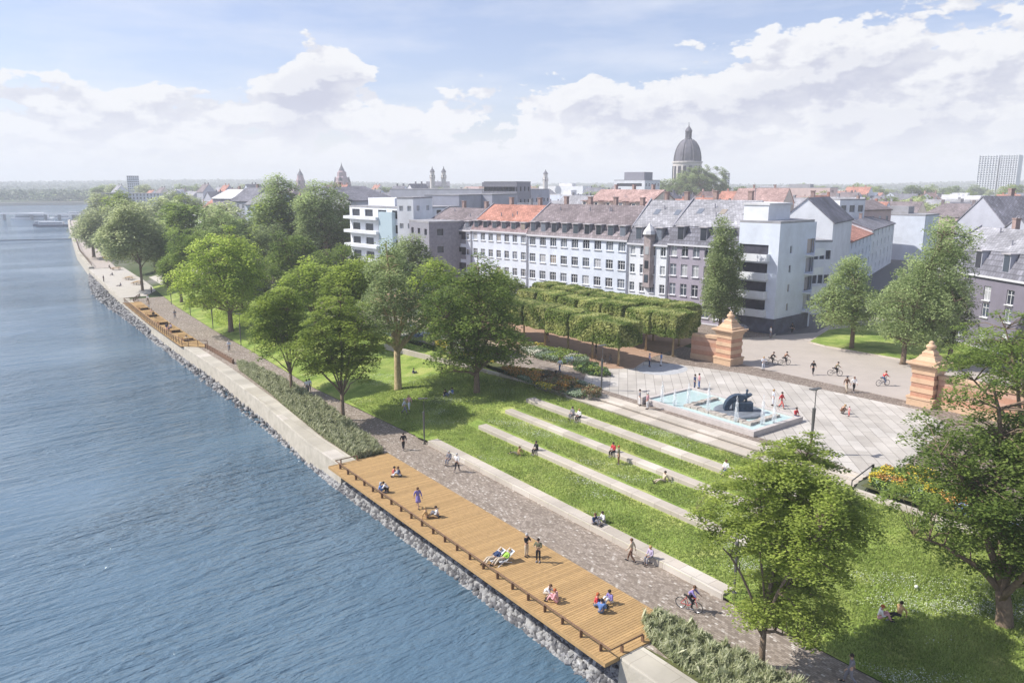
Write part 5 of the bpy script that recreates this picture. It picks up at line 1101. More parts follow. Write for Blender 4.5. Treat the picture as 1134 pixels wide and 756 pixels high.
# left: stepped modern white building
pa, pb = pol(386, 196), pol(446, 176)
flat_block('stepped white modern building with long shaded balconies', pa, pb, 16, zat(*pa, 229), W_WHITE, 4, 5, wsize=(3.6, 1.9), pent=(.1, .6, 2.2, W_WHITE))
t = bpy.data.objects['flat_block.001'] if 'flat_block.001' in bpy.data.objects else None
tt = [o for o in bpy.data.objects if o.get('label', '').startswith('stepped white')][0]; Lr, _ = frame_from(pa, pb); Hh = zat(*pa, 229)-3
for j in range(5): MB().box(-.2, Lr*.62, -1.8, -.02, Hh*(j+.3)/5-.45, Hh*(j+.3)/5+.25).build('balcony', W_WHITE, tt)
MB().box(Lr*.62+.05, Lr*.86, -1.0, -.02, Hh*.35, Hh*.95).build('stair_glazing', mat('pale_glazing', (.40, .50, .56), .3), tt)
pa, pb = pol(439, 172), pol(457, 170); flat_block('white stair tower of the modern building', pa, pb, 9, zat(*pa, 220), W_WHITE, 2, 5, wsize=(1.0, 1.1), name='stair_tower')
pa, pb = pol(452, 168), pol(474, 158); flat_block('dark grey clad block between the white tower and the row', pa, pb, 10, zat(*pa, 245), LEAD, 3, 4)
pa, pb = pol(470, 205), pol(508, 200); flat_block('grey windowless block behind the row of houses', pa, pb, 14, zat(*pa, 217), W_GREY, 1, 1, wsize=(.8, .8))
pa, pb = pol(513, 215), pol(545, 210); flat_block('low grey block right of the windowless one', pa, pb, 14, zat(*pa, 216), W_GREY, 2, 2)
pa, pb = pol(388, 215), pol(440, 225); plain_house('long dark slate roofed building below the cathedral', pa, pb, 30, zat(*pa, 222), zat(*mid(pa, pb), 207), W_GREY, R_SLATE, 6, 3)
pa, pb = pol(432, 330), pol(588, 300); flat_block('very long flat dark roofed building beyond the modern blocks', pa, pb, 20, zat(*pa, 210), W_GREY, 22, 3, wsize=(3, 1.4))
pa, pb = pol(536, 290), pol(570, 285); flat_block('dark glazed office box on the rooftops', pa, pb, 16, zat(*pa, 202), LEAD, 8, 5, wsize=(3.2, 1.6))
pa, pb = pol(636, 205), pol(704, 185)
plain_house('big house with faded red mansard roof behind the row', pa, pb, 18, zat(*pa, 236), zat(*mid(pa, pb), 210), W_CREAM, R_PINK, 8, 3, chim=3)
tt = [o for o in bpy.data.objects if o.get('label', '').startswith('big house with faded')][0]; Lr, _ = frame_from(pa, pb); he = zat(*pa, 236)-3; hr = zat(*mid(pa, pb), 210)-3
for k in range(5):
    x = Lr*(k+.5)/5; d_ = MB().box(x-.9, x+.9, 1.6, 5, he+1.0, he+3.2).build('dormer', W_CREAM, tt); MB().box(x-1.2, x+1.2, 1.2, 6, he+3.202, he+3.4).build('dormer_roof', R_PINK, d_); MB().box(x-.6, x+.6, 1.55, 1.598, he+1.5, he+2.8).build('pane', glass, d_)
pa, pb = pol(680, 480), pol(714, 470); flat_block('banded office building with dark rooftop box', pa, pb, 20, zat(*pa, 200), W_WHITE, 1, 5, wsize=(17, 1.8), pent=(.2, .85, 5, LEAD))
pa, pb = pol(811, 290), pol(868, 285); plain_house('long pink tiled roof house right of the church tree', pa, pb, 16, zat(*pa, 224), zat(*mid(pa, pb), 208.5), W_CREAM, R_PINK, 8, 3, chim=2)
pa, pb = pol(799, 900), pol(808, 900); flat_block('thin white slab tower far behind the church tree', pa, pb, 18, zat(*pa, 192), W_WHITE, 3, 14, wsize=(1.8, 1.8), name='tower_block', cat='tower block')
# high-rise pair
pa, pb = pol(1081, 1150), pol(1124, 1140)
L_, rz_ = frame_from(pa, pb); zt3 = zat(*pa, 172.5)
t = thing('high_rise', 'tall gridded white high rise on the right skyline', 'high rise', (*pa, 3), rz_)
for nm, x0, x1 in (('west_slab', 0, L_*.50), ('east_slab', L_*.56, L_)):
    b = MB(); nW = 7; nF = 21; H_ = zt3-3; wl = x1-x0
    facade(b, wl, 0, H_, [(wl*(i+.5)/nW-wl/nW*.30, wl*(i+.5)/nW+wl/nW*.30, H_*(j+.22)/nF, H_*(j+.72)/nF) for i in range(nW) for j in range(nF)], depth=1.2)
    b.face([(0, 22, 0), (0, 0, 0), (0, 0, H_), (0, 22, H_)]); b.face([(wl, 0, 0), (wl, 22, 0), (wl, 22, H_), (wl, 0, H_)]); b.face([(0, 0, H_), (wl, 0, H_), (wl, 22, H_), (0, 22, H_)])
    for i in range(nW+1): b.box(wl*i/nW-.35, wl*i/nW+.35, -.9, -.01, 0, H_+(2 if i % 3 == 0 else 0))
    b.build(nm, W_WHITE, t, loc=(x0, 0, 0)); MB().box(.5, wl-.5, 1.1, 20, 0, H_-1).build('glazing', mat('dim_glass', (.26, .28, .33), .3), t, loc=(x0, 0, 0))
MB().box(L_*.50, L_*.56, 4, 18, 0, (zt3-3)*.97).build('link_core', LEAD, t)

# ---- churches
slate = mat('dome_slate', (.13, .125, .15), .7, var=.25, scale=.3); cst = mat('church_stone', (.55, .52, .50), .9, var=.12, scale=.3); rst = mat('cathedral_stone', (.36, .27, .29), .9, var=.15, scale=.2)
Dd = 640; dx_, dy_ = pol(760, Dd); mp_ = mpp(dx_, dy_, 30); zz = lambda row: zat(dx_, dy_, row)-3
t = thing('domed_church', 'domed church with tall lantern on the skyline', 'church', (dx_, dy_, 3), -AZ)
R_ = 15.5*mp_
MB().lathe([(R_*1.25, 0), (R_*1.25, zz(203)), (R_*1.05, zz(200))], 8, ph=PI/8).box(-R_*1.6, R_*1.6, -R_, R_*2.5, 0, zz(210)).build('nave', cst, t)
b = MB(); b.lathe([(R_, zz(203)), (R_, zz(181)), (R_*1.07, zz(180.5)), (R_*1.07, zz(179)), (R_*.99, zz(178.8))], 24); b.build('drum', cst, t)
for k in range(16):
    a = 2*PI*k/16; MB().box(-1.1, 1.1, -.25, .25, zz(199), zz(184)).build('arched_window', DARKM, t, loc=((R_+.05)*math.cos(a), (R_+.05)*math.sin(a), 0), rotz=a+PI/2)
prof = [(R_*.99, zz(178.7))]+[(R_*.99*math.cos(u)**.85, zz(178.7)+(zz(154)-zz(178.7))*math.sin(u)) for u in [i*.1 for i in range(1, 14)]]
b = MB(); b.lathe(prof, 16); 
for k in range(8):
    a = 2*PI*k/8+.2; b.tube([(r*math.cos(a)*1.01, r*math.sin(a)*1.01, z) for r, z in prof], .35, 4)
b.build('dome', slate, t, smooth=False)
b = MB(); rl = 3.4*mp_; b.lathe([(rl*1.25, zz(157)), (rl*1.25, zz(153.5)), (rl*.85, zz(153))], 12); 
for k in range(8): a = 2*PI*k/8; b.tube([(rl*.85*math.cos(a), rl*.85*math.sin(a), zz(153)), (rl*.85*math.cos(a), rl*.85*math.sin(a), zz(146))], .5, 6)
b.lathe([(rl*.4, zz(153)), (rl*.4, zz(146))], 8); b.lathe([(rl*1.15, zz(146)), (rl*1.15, zz(145)), (rl*.9, zz(143)), (rl*.45, zz(141)), (rl*.2, zz(140)), (.15, zz(137.5))], 12); b.build('lantern', slate, t)
MB().box(-.12, .12, -.12, .12, zz(138), zz(135.5)).box(-.8, .8, -.1, .1, zz(136.8), zz(136.5)).build('cross', LEAD, t)
def spire_tower(px, D, row_top, row_sh, half, label, tiers, m=rst, rm_=slate, seg=8, name='church_tower', body=None):
    X_, Y_ = pol(px, D); k = mpp(X_, Y_, 20); z_ = lambda r: zat(X_, Y_, r)-3; t = thing(name, label, 'church tower', (X_, Y_, 3), -AZ); w_ = half*k
    b = MB(); b.lathe([(w_, 0)]+[(w_*f, z_(r)) for f, r in tiers], seg, ph=PI/seg); b.build('tower_shaft', m, t)
    f, r = tiers[-1]; b = MB(); b.lathe([(w_*f*1.08, z_(r)), (w_*f*.62, z_(r-(r-row_top)*.35)), (w_*f*.22, z_(r-(r-row_top)*.62)), (.1, z_(row_top))], seg, ph=PI/seg); b.build('spire', rm_, t)
    for kk in range(4):
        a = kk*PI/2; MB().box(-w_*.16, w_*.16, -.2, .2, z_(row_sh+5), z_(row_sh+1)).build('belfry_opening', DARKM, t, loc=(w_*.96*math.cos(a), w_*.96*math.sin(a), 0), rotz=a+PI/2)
    return t, X_, Y_, k, z_
spire_tower(379, 950, 180, 195, 7.5, 'great stepped cathedral crossing tower on the skyline', [(1, 206), (1.05, 202), (.92, 201.5), (.9, 197), (.7, 195.5), (.66, 191), (.4, 189)])
for px, r0, lb in ((371, 200, 'small side turret left of the cathedral tower'), (387, 199, 'small side turret right of the cathedral tower')): spire_tower(px, 955, r0-4, r0+4, 1.6, lb, [(1, r0+3)], name='cathedral_turret')
X_, Y_ = pol(384, 940); k_ = mpp(X_, Y_); L_ = 34*k_; pa, pb = pol(368, 945), pol(405, 945); plain_house('long cathedral nave under the stepped tower', pa, pb, 16, zat(*pa, 212), zat(*mid(pa, pb), 206), rst, R_SLATE, 8, 1, wsize=(2, 5), name='cathedral_nave', cat='church')
spire_tower(333, 1000, 186.5, 199, 4.6, 'eastern pointed cathedral tower beyond the great trees', [(1, 201), (1.04, 200), (.8, 197), (.7, 194)])
for px, lb in ((479, 'left tower of the twin towered church'), (491.5, 'right tower of the twin towered church')): spire_tower(px, 800, 184, 193, 2.8, lb, [(1, 207), (1, 197), (1.25, 196.5), (.9, 195.8), (.85, 191), (1.05, 190.6)], m=cst, seg=4+4, name='twin_tower')
pa, pb = pol(472, 815), pol(498, 815); plain_house('body of the twin towered church', pa, pb, 22, zat(*pa, 206), zat(*mid(pa, pb), 201), cst, R_SLATE, 5, 1, wsize=(2, 5), name='church_nave', cat='church')
spire_tower(604, 780, 187.5, 196, 3.0, 'slim pale church tower between the trees', [(1, 212), (1, 199), (1.2, 198.6), (.85, 198), (.8, 193), (1, 192.6)], m=cst)

# ---- filler town: rows of simple houses on the street grid
def simple_house(seed, w_, d_, h_, rh, kind):
    r = random.Random(seed); b = MB(); cols = max(2, int(w_/3.2)); rows = max(2, int(h_/3.1))
    wins = [(w_*(i+.5)/cols-.6, w_*(i+.5)/cols+.6, h_*(j+.35)/rows, h_*(j+.35)/rows+1.5) for i in range(cols) for j in range(rows)]
    facade(b, w_, 0, h_, wins, depth=.25, mi=0); b.box(.02, w_-.02, .24, d_-.02, 0, h_-.02, 1)
    for (A, B, C_) in (((w_, 0), (w_, d_), 0), ((0, d_), (0, 0), 0), ((w_, d_), (0, d_), 0)): b.face([(*A, 0), (*B, 0), (*B, h_), (*A, h_)], 0)
    rf = MB()
    if kind == 'gable':
        for x in (0, w_): b.face([(x, 0, h_), (x, d_/2, h_+rh-.2), (x, d_, h_)] if x == 0 else [(x, d_, h_), (x, d_/2, h_+rh-.2), (x, 0, h_)], 0)
        gable_roof(rf, w_, d_, h_, h_+rh)
    elif kind == 'cross':
        for y in (0, d_): b.face([(0, y, h_), (w_, y, h_), (w_/2, y, h_+rh-.2)] if y == 0 else [(w_, y, h_), (0, y, h_), (w_/2, y, h_+rh-.2)], 0)
        k = 0; prof = [(-.3, h_-.2), (w_/2, h_+rh), (w_+.3, h_-.2), (w_+.3, h_-.5), (w_/2, h_+rh-.3), (-.3, h_-.5)]
        rf.v += [(x, -.2, z) for x, z in prof]+[(x, d_+.2, z) for x, z in prof]; rf.f += [(0, 5, 4, 1), (1, 4, 3, 2), (6, 7, 10, 11), (7, 8, 9, 10), (0, 1, 7, 6), (1, 2, 8, 7), (2, 3, 9, 8), (3, 4, 10, 9), (4, 5, 11, 10), (5, 0, 6, 11)]; rf.m += [0]*10
    elif kind == 'hip':
        rf.v += [(-.3, -.3, h_), (w_+.3, -.3, h_), (w_+.3, d_+.3, h_), (-.3, d_+.3, h_), (w_*.3, d_/2, h_+rh), (w_*.7, d_/2, h_+rh)]; rf.f += [(0, 1, 5, 4), (1, 2, 5), (2, 3, 4, 5), (3, 0, 4), (3, 2, 1, 0)]; rf.m += [0]*5
    else: rf.box(-.05, w_+.05, -.05, d_+.05, h_, h_+.4); rf.box(w_*.3, w_*.6, d_*.3, d_*.7, h_+.4, h_+2.4)
    if kind != 'flat':
        for k in range(2): x = w_*(.25+.5*k); rf.box(x-.4, x+.4, d_/2-1.2, d_/2-.5, h_+rh-1.2, h_+rh+1.1)
    return b.mesh('wall', [W_WHITE, glass]), rf.mesh('roof', [R_SLATE])
KH = [('gable', 14, 12, 4.2), ('gable', 18, 12, 4.5), ('cross', 12, 13, 4.5), ('hip', 18, 13, 4), ('flat', 20, 13, 0), ('gable', 12, 11, 4.8)]
SH = [simple_house(i, k[1], k[2], 11.5+(i % 3)*.8, k[3], k[0]) for i, k in enumerate(KH)]
LONG = [simple_house(20+i, 42+8*i, 15, 12+2*i, 0 if i != 1 else 4, ['flat', 'gable', 'flat'][i]) for i in range(3)]
walls_c = [('white', W_WHITE), ('pale blue', W_BLUE), ('cream', W_CREAM), ('grey', W_GREY), ('rose', W_PINK), ('brick', W_BRICK)]; roofs_c = [('slate', R_SLATE), ('brown', R_BROWN), ('grey', R_GREY), ('red', R_RED), ('pink', R_PINK)]
kindn = {'gable': 'gabled', 'cross': 'gable fronted', 'hip': 'hipped', 'flat': 'flat roofed'}
fr = random.Random(12); rowdir = math.atan2(FB[1]-FA[1], FB[0]-FA[0]); ux, uy = math.cos(rowdir), math.sin(rowdir); vx, vy = math.sin(rowdir), -math.cos(rowdir)
occ = []
def inpoly_px(X_, Y_):
    px, py = P(X_, Y_, 15); return -30 < px < 1170, px, py
def blocked(X_, Y_):
    D_ = math.hypot(X_, Y_); ok, px, py = inpoly_px(X_, Y_)
    if not ok: return True
    if D_ < 175 and px > 480: return True
    if px > 850 and D_ < 262: return True
    if px > 1030 and D_ < 190: return True
    if px < 500 and D_ < 250: return True
    if px < 300 and D_ < 330: return True
    if px < 235 and D_ < 650: return True
    if X_ < Xo(Y_)+26: return True
    for (c0, c1, a0, a1) in [(420, 600, 270, 355), (625, 715, 175, 225), (672, 722, 462, 500), (800, 875, 280, 308), (725, 810, 195, 260), (725, 800, 610, 680), (380, 450, 205, 255), (360, 412, 930, 975), (465, 505, 790, 850), (465, 550, 200, 232), (925, 998, 220, 262), (100, 185, 640, 760), (175, 216, 380, 440), (230, 305, 275, 330), (1075, 1130, 1130, 1180)]:
        if c0-12 < px < c1+12 and a0-8 < D_ < a1+8: return True
    return False
cnt = 0; far_houses = []
for r in range(0, 26):
    off = 34+r*(29 if r < 9 else 42); s = -340
    while s < 700:
        big = r > 9; ki = fr.randrange(len(SH)); meshes = SH[ki]; w_ = KH[ki][1]; kd = KH[ki][0]
        if big and fr.random() < .5: li = fr.randrange(3); meshes = LONG[li]; w_ = 42+8*li; kd = ['flat', 'gable', 'flat'][li]
        X_ = FA[0]+vx*-off*-1+ux*s; Y_ = FA[1]+vy*-off*-1+uy*s
        gap = fr.random() < (.08 if r < 5 else .25 if r < 10 else .42)
        if not gap and not blocked(X_, Y_) and not blocked(X_+ux*w_, Y_+uy*w_) and cnt < 262:
            far_houses.append((math.hypot(X_, Y_), X_, Y_, meshes, kd, fr.random(), fr.random(), fr.random())); cnt += 1
        s += w_+(.1 if fr.random() < .75 else 9)
for (D_, X_, Y_, meshes, kd, a_, b_, c_) in far_houses:
    wi = min(5, int(a_**1.3*6)); ri = min(4, int(b_**1.1*5)); wn, wm_ = walls_c[wi]; rn, rm_ = roofs_c[ri]
    if kd == 'flat': rn, rm_ = 'pale', (FLATR if b_ < .4 else R_PALE)
    where = 'near rooftops behind the row' if D_ < 260 else 'middle rooftops of town' if D_ < 450 else 'far rooftops under the skyline'
    lb = f'{wn} {kindn[kd]} town house with {rn} roof among the {where}'
    zs = .88+.22*c_ if D_ < 450 else .8+.5*c_**2
    t = thing('town_house', lb, 'house', (X_, Y_, 3), rowdir+PI, 'town houses in the roofscape', (1, 1, zs)); t.rotation_euler[2] = rowdir
    t.scale = (1, -1, zs) if False else (1, 1, zs)
    w1o = put('wall', meshes[0], t); w1o.material_slots[0].link = 'OBJECT'; w1o.material_slots[0].material = wm_
    r1o = put('roof', meshes[1], t); r1o.material_slots[0].link = 'OBJECT'; r1o.material_slots[0].material = rm_
print('far houses', len(far_houses))
# left skyline: waterside blocks
pa, pb = pol(104, 690), pol(136, 690); flat_block('blue grey apartment block with dark window grid by the far bank', pa, pb, 18, zat(*pa, 214.5), W_BLUE, 8, 6, wsize=(2.2, 1.8))
pa, pb = pol(137, 700), pol(176, 690); flat_block('long white apartment block right of the blue grey one', pa, pb, 18, zat(*pa, 214.5), W_WHITE, 10, 6, wsize=(1.2, 1.6))
pa, pb = pol(141, 1000), pol(154.5, 1000); flat_block('pale tower block on the left skyline', pa, pb, 20, zat(*pa, 195), W_WHITE, 6, 12, wsize=(1.4, 1.6), name='tower_block', cat='tower block')
pa, pb = pol(178, 400), pol(210, 385); plain_house('broad building with pale sheet roof behind the apron trees', pa, pb, 30, zat(*pa, 252), zat(*mid(pa, pb), 238), W_WHITE, R_PALE, 6, 2)
for (x0, x1, D_, re, rr_, wm_, rm_, lb) in [(234, 256, 300, 219, 210, W_MAUVE, R_PALE, 'mauve house with pale sunlit roof left of the great trees'), (254, 276, 290, 222, 208, W_GREY, R_SLATE, 'tall slate roofed house between mauve and white ones'), (270, 300, 280, 226, 214, W_BLUE, R_GREY, 'white house with hipped roof beside the great trees')]:
    pa, pb = pol(x0, D_), pol(x1, D_*.97); plain_house(lb, pa, pb, 14, zat(*pa, re), zat(*mid(pa, pb), rr_), wm_, rm_, 4, 4)
# bridge, pontoons and boats
white = mat('boat_white', (.75, .77, .80), .5); bl = mat('boat_blue_dark', (.08, .10, .16), .5)
pa, pb = pol(-30, 760), pol(93, 690); L_, rz_ = frame_from(pa, pb)
t = thing('river_bridge', 'long low white bridge across the far river', 'bridge', (*pa, WZ), rz_)
MB().box(0, L_, -2, 2, 4.3, 4.8).build('bridge_deck', mat('bridge_white', (.80, .80, .82), .7), t)
for k in range(9): MB().box(L_*k/8-.3, L_*k/8+.3, -1.5, 1.5, -3, 4.298).build('pier', mat('pier_concrete', (.45, .45, .47), .9), t)
MB().box(0, L_, -2, -1.93, 4.802, 5.4).box(0, L_, 1.93, 2, 4.802, 5.4).build('parapet', mat('bridge_rail', (.6, .62, .66), .7), t)
pa, pb = pol(-25, 462), pol(78, 452); L_, rz_ = frame_from(pa, pb)
MB().box(0, L_, -.35, .35, -.1, .3).build('floating_boom', mat('boom_dark', (.16, .17, .20), .8), loc=(*pa, WZ), rotz=rz_, label='thin dark floating boom lying across the river', cat='boom')
def boat(x, y, L_, lb, rot, col, decks=1):
    X_, Y_ = G(x, y, WZ); t = thing('river_boat', lb, 'boat', (X_, Y_, WZ), rot, 'boats moored off the far quay'); w_ = L_*.13
    hull = [(-L_/2, -w_*.8), (L_*.3, -w_), (L_*.5, 0), (L_*.3, w_), (-L_/2, w_*.8)]
    MB().prism(hull, -.3, 1.4).build('hull', col, t)
    for k in range(decks):
        z0_ = 1.402+k*2.0; MB().box(-L_*.42+k*2, L_*.25-k*3, -w_*.7, w_*.7, z0_, z0_+1.9).build('cabin', white, t); MB().box(-L_*.40+k*2, L_*.23-k*3, -w_*.72, w_*.72, z0_+.7, z0_+1.3).build('window_band', bl, t)
    MB().tube([(0, 0, 1.4), (0, 0, 3.4+2*decks)], .08, 5).build('mast', white, t)
boat(40, 243, 34, 'long white passenger boat nearest the bridge', .3-AZ, white, 2); boat(61, 251, 22, 'blue white boat moored by the floating boom', .2-AZ, bl, 1); boat(50, 250, 14, 'small dark launch beside the blue white boat', .5-AZ, bl, 1); boat(72, 243, 18, 'white motor boat against the far quay', -AZ, white, 1)
for i, (x, y) in enumerate([(78, 241), (84, 239)]): boat(x, y, 14, ['little white boat under the bridge end', 'little dark boat beside the bridge end'][i], 0-AZ, [white, bl][i])

# ---- far trees
far_m = []
for s in range(4):
    rng = np.random.default_rng(90+s); e = [(0, 0, 8.5, 5.2, 5.2, 5.0), (1.5, -1, 6.5, 4, 4, 4)]
    far_m.append(tree_meshes(90+s, e, trunk_r=.35, fork=3.5, nclump=60, rc=1.8, leaf=1.0, per=42, lm=['grey', 'dark', 'maple', 'willow'][s], nlimb=4, thick=.6))
tn_ = ['grey green', 'dark green', 'mid green', 'pale green']; tr = random.Random(5); cntt = 0
spots = []
for _ in range(4000):
    px = tr.uniform(95, 1140); D_ = 200+tr.random()**1.1*1400
    if len(spots) >= 285: break
    X_, Y_ = pol(px, D_)
    if X_ < Xo(min(Y_, 1240))+14 or Y_ > 1200: continue
    if px > 480 and D_ < 250: continue
    if px > 850 and D_ < 300: continue
    if any(math.hypot(X_-a, Y_-b_) < 9 for a, b_, _ in spots): continue
    if D_ < 620 and any(math.hypot(X_-(h[1]+ux*8+vx*0), Y_-(h[2]+uy*8)) < 13 for h in far_houses): continue
    if blocked(X_, Y_) and D_ > 240 and px > 300: continue
    spots.append((X_, Y_, D_))
for (X_, Y_, D_) in spots:
    k = tr.randrange(4); put_tree('town_tree', '%s broadleaf tree among the %s' % (tn_[k], 'nearer roofs of the town' if D_ < 450 else 'distant roofs of the town'), X_, Y_, 3, far_m[k], tr.random()*6, tr.uniform(.8, 1.35)*(1.25 if D_ > 700 else 1), group='trees between the town roofs')
# woods on the hills and beyond the roofs: one mass
def woods(name, n, px0, px1, d0, d1, size, h, m_, label, pw=1.0):
    a0, a1 = azi(px0), azi(px1); A = a0+RNG.random(n)*(a1-a0); D_ = d0+RNG.random(n)**pw*(d1-d0); X_ = D_*np.sin(A); Y_ = D_*np.cos(A)
    g = np.sin(X_*.021+3*np.sin(Y_*.013))+np.sin(Y_*.027+X_*.011)+RNG.normal(size=n)*.5; k = g > -.9
    X_, Y_, D_ = X_[k], Y_[k], D_[k]; land = np.array([(x > Xo(min(y, 1240))+20) or y > 1262 for x, y in zip(X_, Y_)]); X_, Y_ = X_[land], Y_[land]
    Z_ = np.array([3+hill(x, y) for x, y in zip(X_, Y_)]); C = np.stack([X_, Y_, Z_+h*RNG.random(len(X_))**.7*(.7+.5*np.sin(X_*.05)*np.sin(Y_*.04))], 1)
    V, Q, t_ = leaf_quads(C, size, .35, .9, np.clip(.5+.3*np.sin(X_*.03+Y_*.02)+RNG.normal(size=len(X_))*.2, 0, 1))
    put(name, np_mesh(name, V, Q, LEAF[m_], t_), kind='stuff', label=label, cat='woods')
woods('town_greenery', 30000, -5, 1140, 800, 1900, 3.2, 12, 'grey', 'hazy mass of town trees below the skyline')
woods('hill_woods', 50000, -10, 1145, 1900, 4300, 9, 13, 'far', 'far wooded hills along the whole horizon')
woods('shore_woods', 12000, -10, 130, 1290, 1900, 5, 13, 'far', 'trees lining the far river shore')
for k in range(3): MB().box(-.38, .38, -.045, -.002, 0, 1.3).build('bay_window', glass, tb, loc=(BAYX, -.71, (zd-3)*.42+.8+k*2.35))
# ---------------------------------------------------------------- people
skin = mat('skin', (.52, .33, .24), .6); skin_d = mat('eye_dark', (.03, .02, .02), .4); lipm = mat('lips', (.42, .16, .14), .6)
def skin_mesh(name, V, E, R, m, sub=1):
    me = bpy.data.meshes.new(name); me.from_pydata(V, E, []); o = bpy.data.objects.new('tmp', me); COL.objects.link(o)
    md = o.modifiers.new('s', 'SKIN'); md.use_smooth_shade = True; sv = me.skin_vertices[0].data
    for i, r in enumerate(R): sv[i].radius = (r, r) if not hasattr(r, '__len__') else r; sv[i].use_root = (i == 0)
    s2 = o.modifiers.new('u', 'SUBSURF'); s2.levels = sub; s2.render_levels = sub
    dg = bpy.context.evaluated_depsgraph_get(); out = bpy.data.meshes.new_from_object(o.evaluated_get(dg)); bpy.data.objects.remove(o); out.name = name
    out.materials.clear(); out.materials.append(m); return out
def Vx(*a): return Vector(a)
# joints: P pelvis, C chest, N neck, H head; S shoulder, E elbow, W wrist; K knee, A ankle, T toe (l/r); hips follow the pelvis
def pose(**k): return k
STAND = pose(P=(0, 0, .93), C=(0, .01, 1.28), N=(0, .01, 1.45), H=(0, .03, 1.60), Sl=(-.19, 0, 1.40), El=(-.26, -.02, 1.12), Wl=(-.25, .06, .88), Sr=(.19, 0, 1.40), Er=(.26, -.02, 1.12), Wr=(.25, .06, .88), Kl=(-.10, .02, .49), Al=(-.11, -.02, .08), Kr=(.10, .02, .49), Ar=(.11, -.02, .08))
WALK = dict(STAND, El=(-.25, .10, 1.13), Wl=(-.24, .26, .95), Er=(.25, -.13, 1.13), Wr=(.24, -.18, .90), Kl=(-.09, -.03, .48), Al=(-.09, -.33, .14), Kr=(.09, .20, .50), Ar=(.09, .30, .08))
ARMS = dict(STAND, El=(-.27, .10, 1.18), Wl=(-.12, .30, 1.22), Er=(.27, .10, 1.18), Wr=(.12, .30, 1.25))
SITG = pose(P=(0, 0, .14), C=(0, .08, .48), N=(0, .12, .64), H=(0, .17, .79), Sl=(-.19, .1, .60), El=(-.28, .16, .34), Wl=(-.14, .38, .36), Sr=(.19, .1, .60), Er=(.28, .16, .34), Wr=(.14, .38, .38), Kl=(-.14, .42, .48), Al=(-.12, .62, .09), Kr=(.14, .42, .48), Ar=(.12, .62, .09))
SITL = dict(SITG, C=(0, -.10, .47), N=(0, -.13, .63), H=(0, -.12, .79), Sl=(-.19, -.12, .59), El=(-.26, -.30, .36), Wl=(-.22, -.34, .10), Sr=(.19, -.12, .59), Er=(.26, -.30, .36), Wr=(.22, -.34, .10), Kl=(-.12, .44, .30), Al=(-.12, .86, .08), Kr=(.12, .48, .22), Ar=(.14, .90, .08))
SITB = pose(P=(0, 0, .58), C=(0, .06, .92), N=(0, .08, 1.08), H=(0, .11, 1.23), Sl=(-.19, .06, 1.04), El=(-.26, .10, .78), Wl=(-.14, .32, .68), Sr=(.19, .06, 1.04), Er=(.26, .10, .78), Wr=(.14, .32, .68), Kl=(-.12, .46, .54), Al=(-.12, .48, .10), Kr=(.12, .46, .54), Ar=(.12, .44, .10))
CROU = pose(P=(0, 0, .36), C=(0, .20, .62), N=(0, .30, .74), H=(0, .40, .84), Sl=(-.19, .26, .70), El=(-.22, .42, .46), Wl=(-.12, .62, .46), Sr=(.19, .26, .70), Er=(.22, .42, .46), Wr=(.12, .62, .48), Kl=(-.14, .36, .52), Al=(-.12, .10, .09), Kr=(.14, .38, .44), Ar=(.12, .14, .09))
RECL = pose(P=(0, 0, .36), C=(0, -.32, .55), N=(0, -.46, .66), H=(0, -.56, .78), Sl=(-.19, -.40, .60), El=(-.30, -.20, .46), Wl=(-.20, .02, .50), Sr=(.19, -.40, .60), Er=(.30, -.20, .46), Wr=(.20, .02, .50), Kl=(-.12, .42, .50), Al=(-.12, .78, .14), Kr=(.12, .44, .44), Ar=(.12, .84, .12))
CYCL = pose(P=(0, 0, .98), C=(0, .20, 1.28), N=(0, .28, 1.43), H=(0, .35, 1.57), Sl=(-.19, .26, 1.38), El=(-.24, .42, 1.18), Wl=(-.24, .62, 1.06), Sr=(.19, .26, 1.38), Er=(.24, .42, 1.18), Wr=(.24, .62, 1.06), Kl=(-.10, .38, .82), Al=(-.11, .16, .44), Kr=(.10, .30, .62), Ar=(.11, .20, .20))
LEANB = dict(STAND, P=(0, 0, .80), C=(0, -.12, 1.10), N=(0, -.16, 1.26), H=(0, -.16, 1.42), Sl=(-.19, -.14, 1.22), El=(-.26, -.25, .98), Wl=(-.22, -.30, .74), Sr=(.19, -.14, 1.22), Er=(.26, -.25, .98), Wr=(.22, -.30, .74), Kl=(-.10, .35, .45), Al=(-.11, .55, .08), Kr=(.10, .40, .42), Ar=(.11, .62, .08))
PM = {}
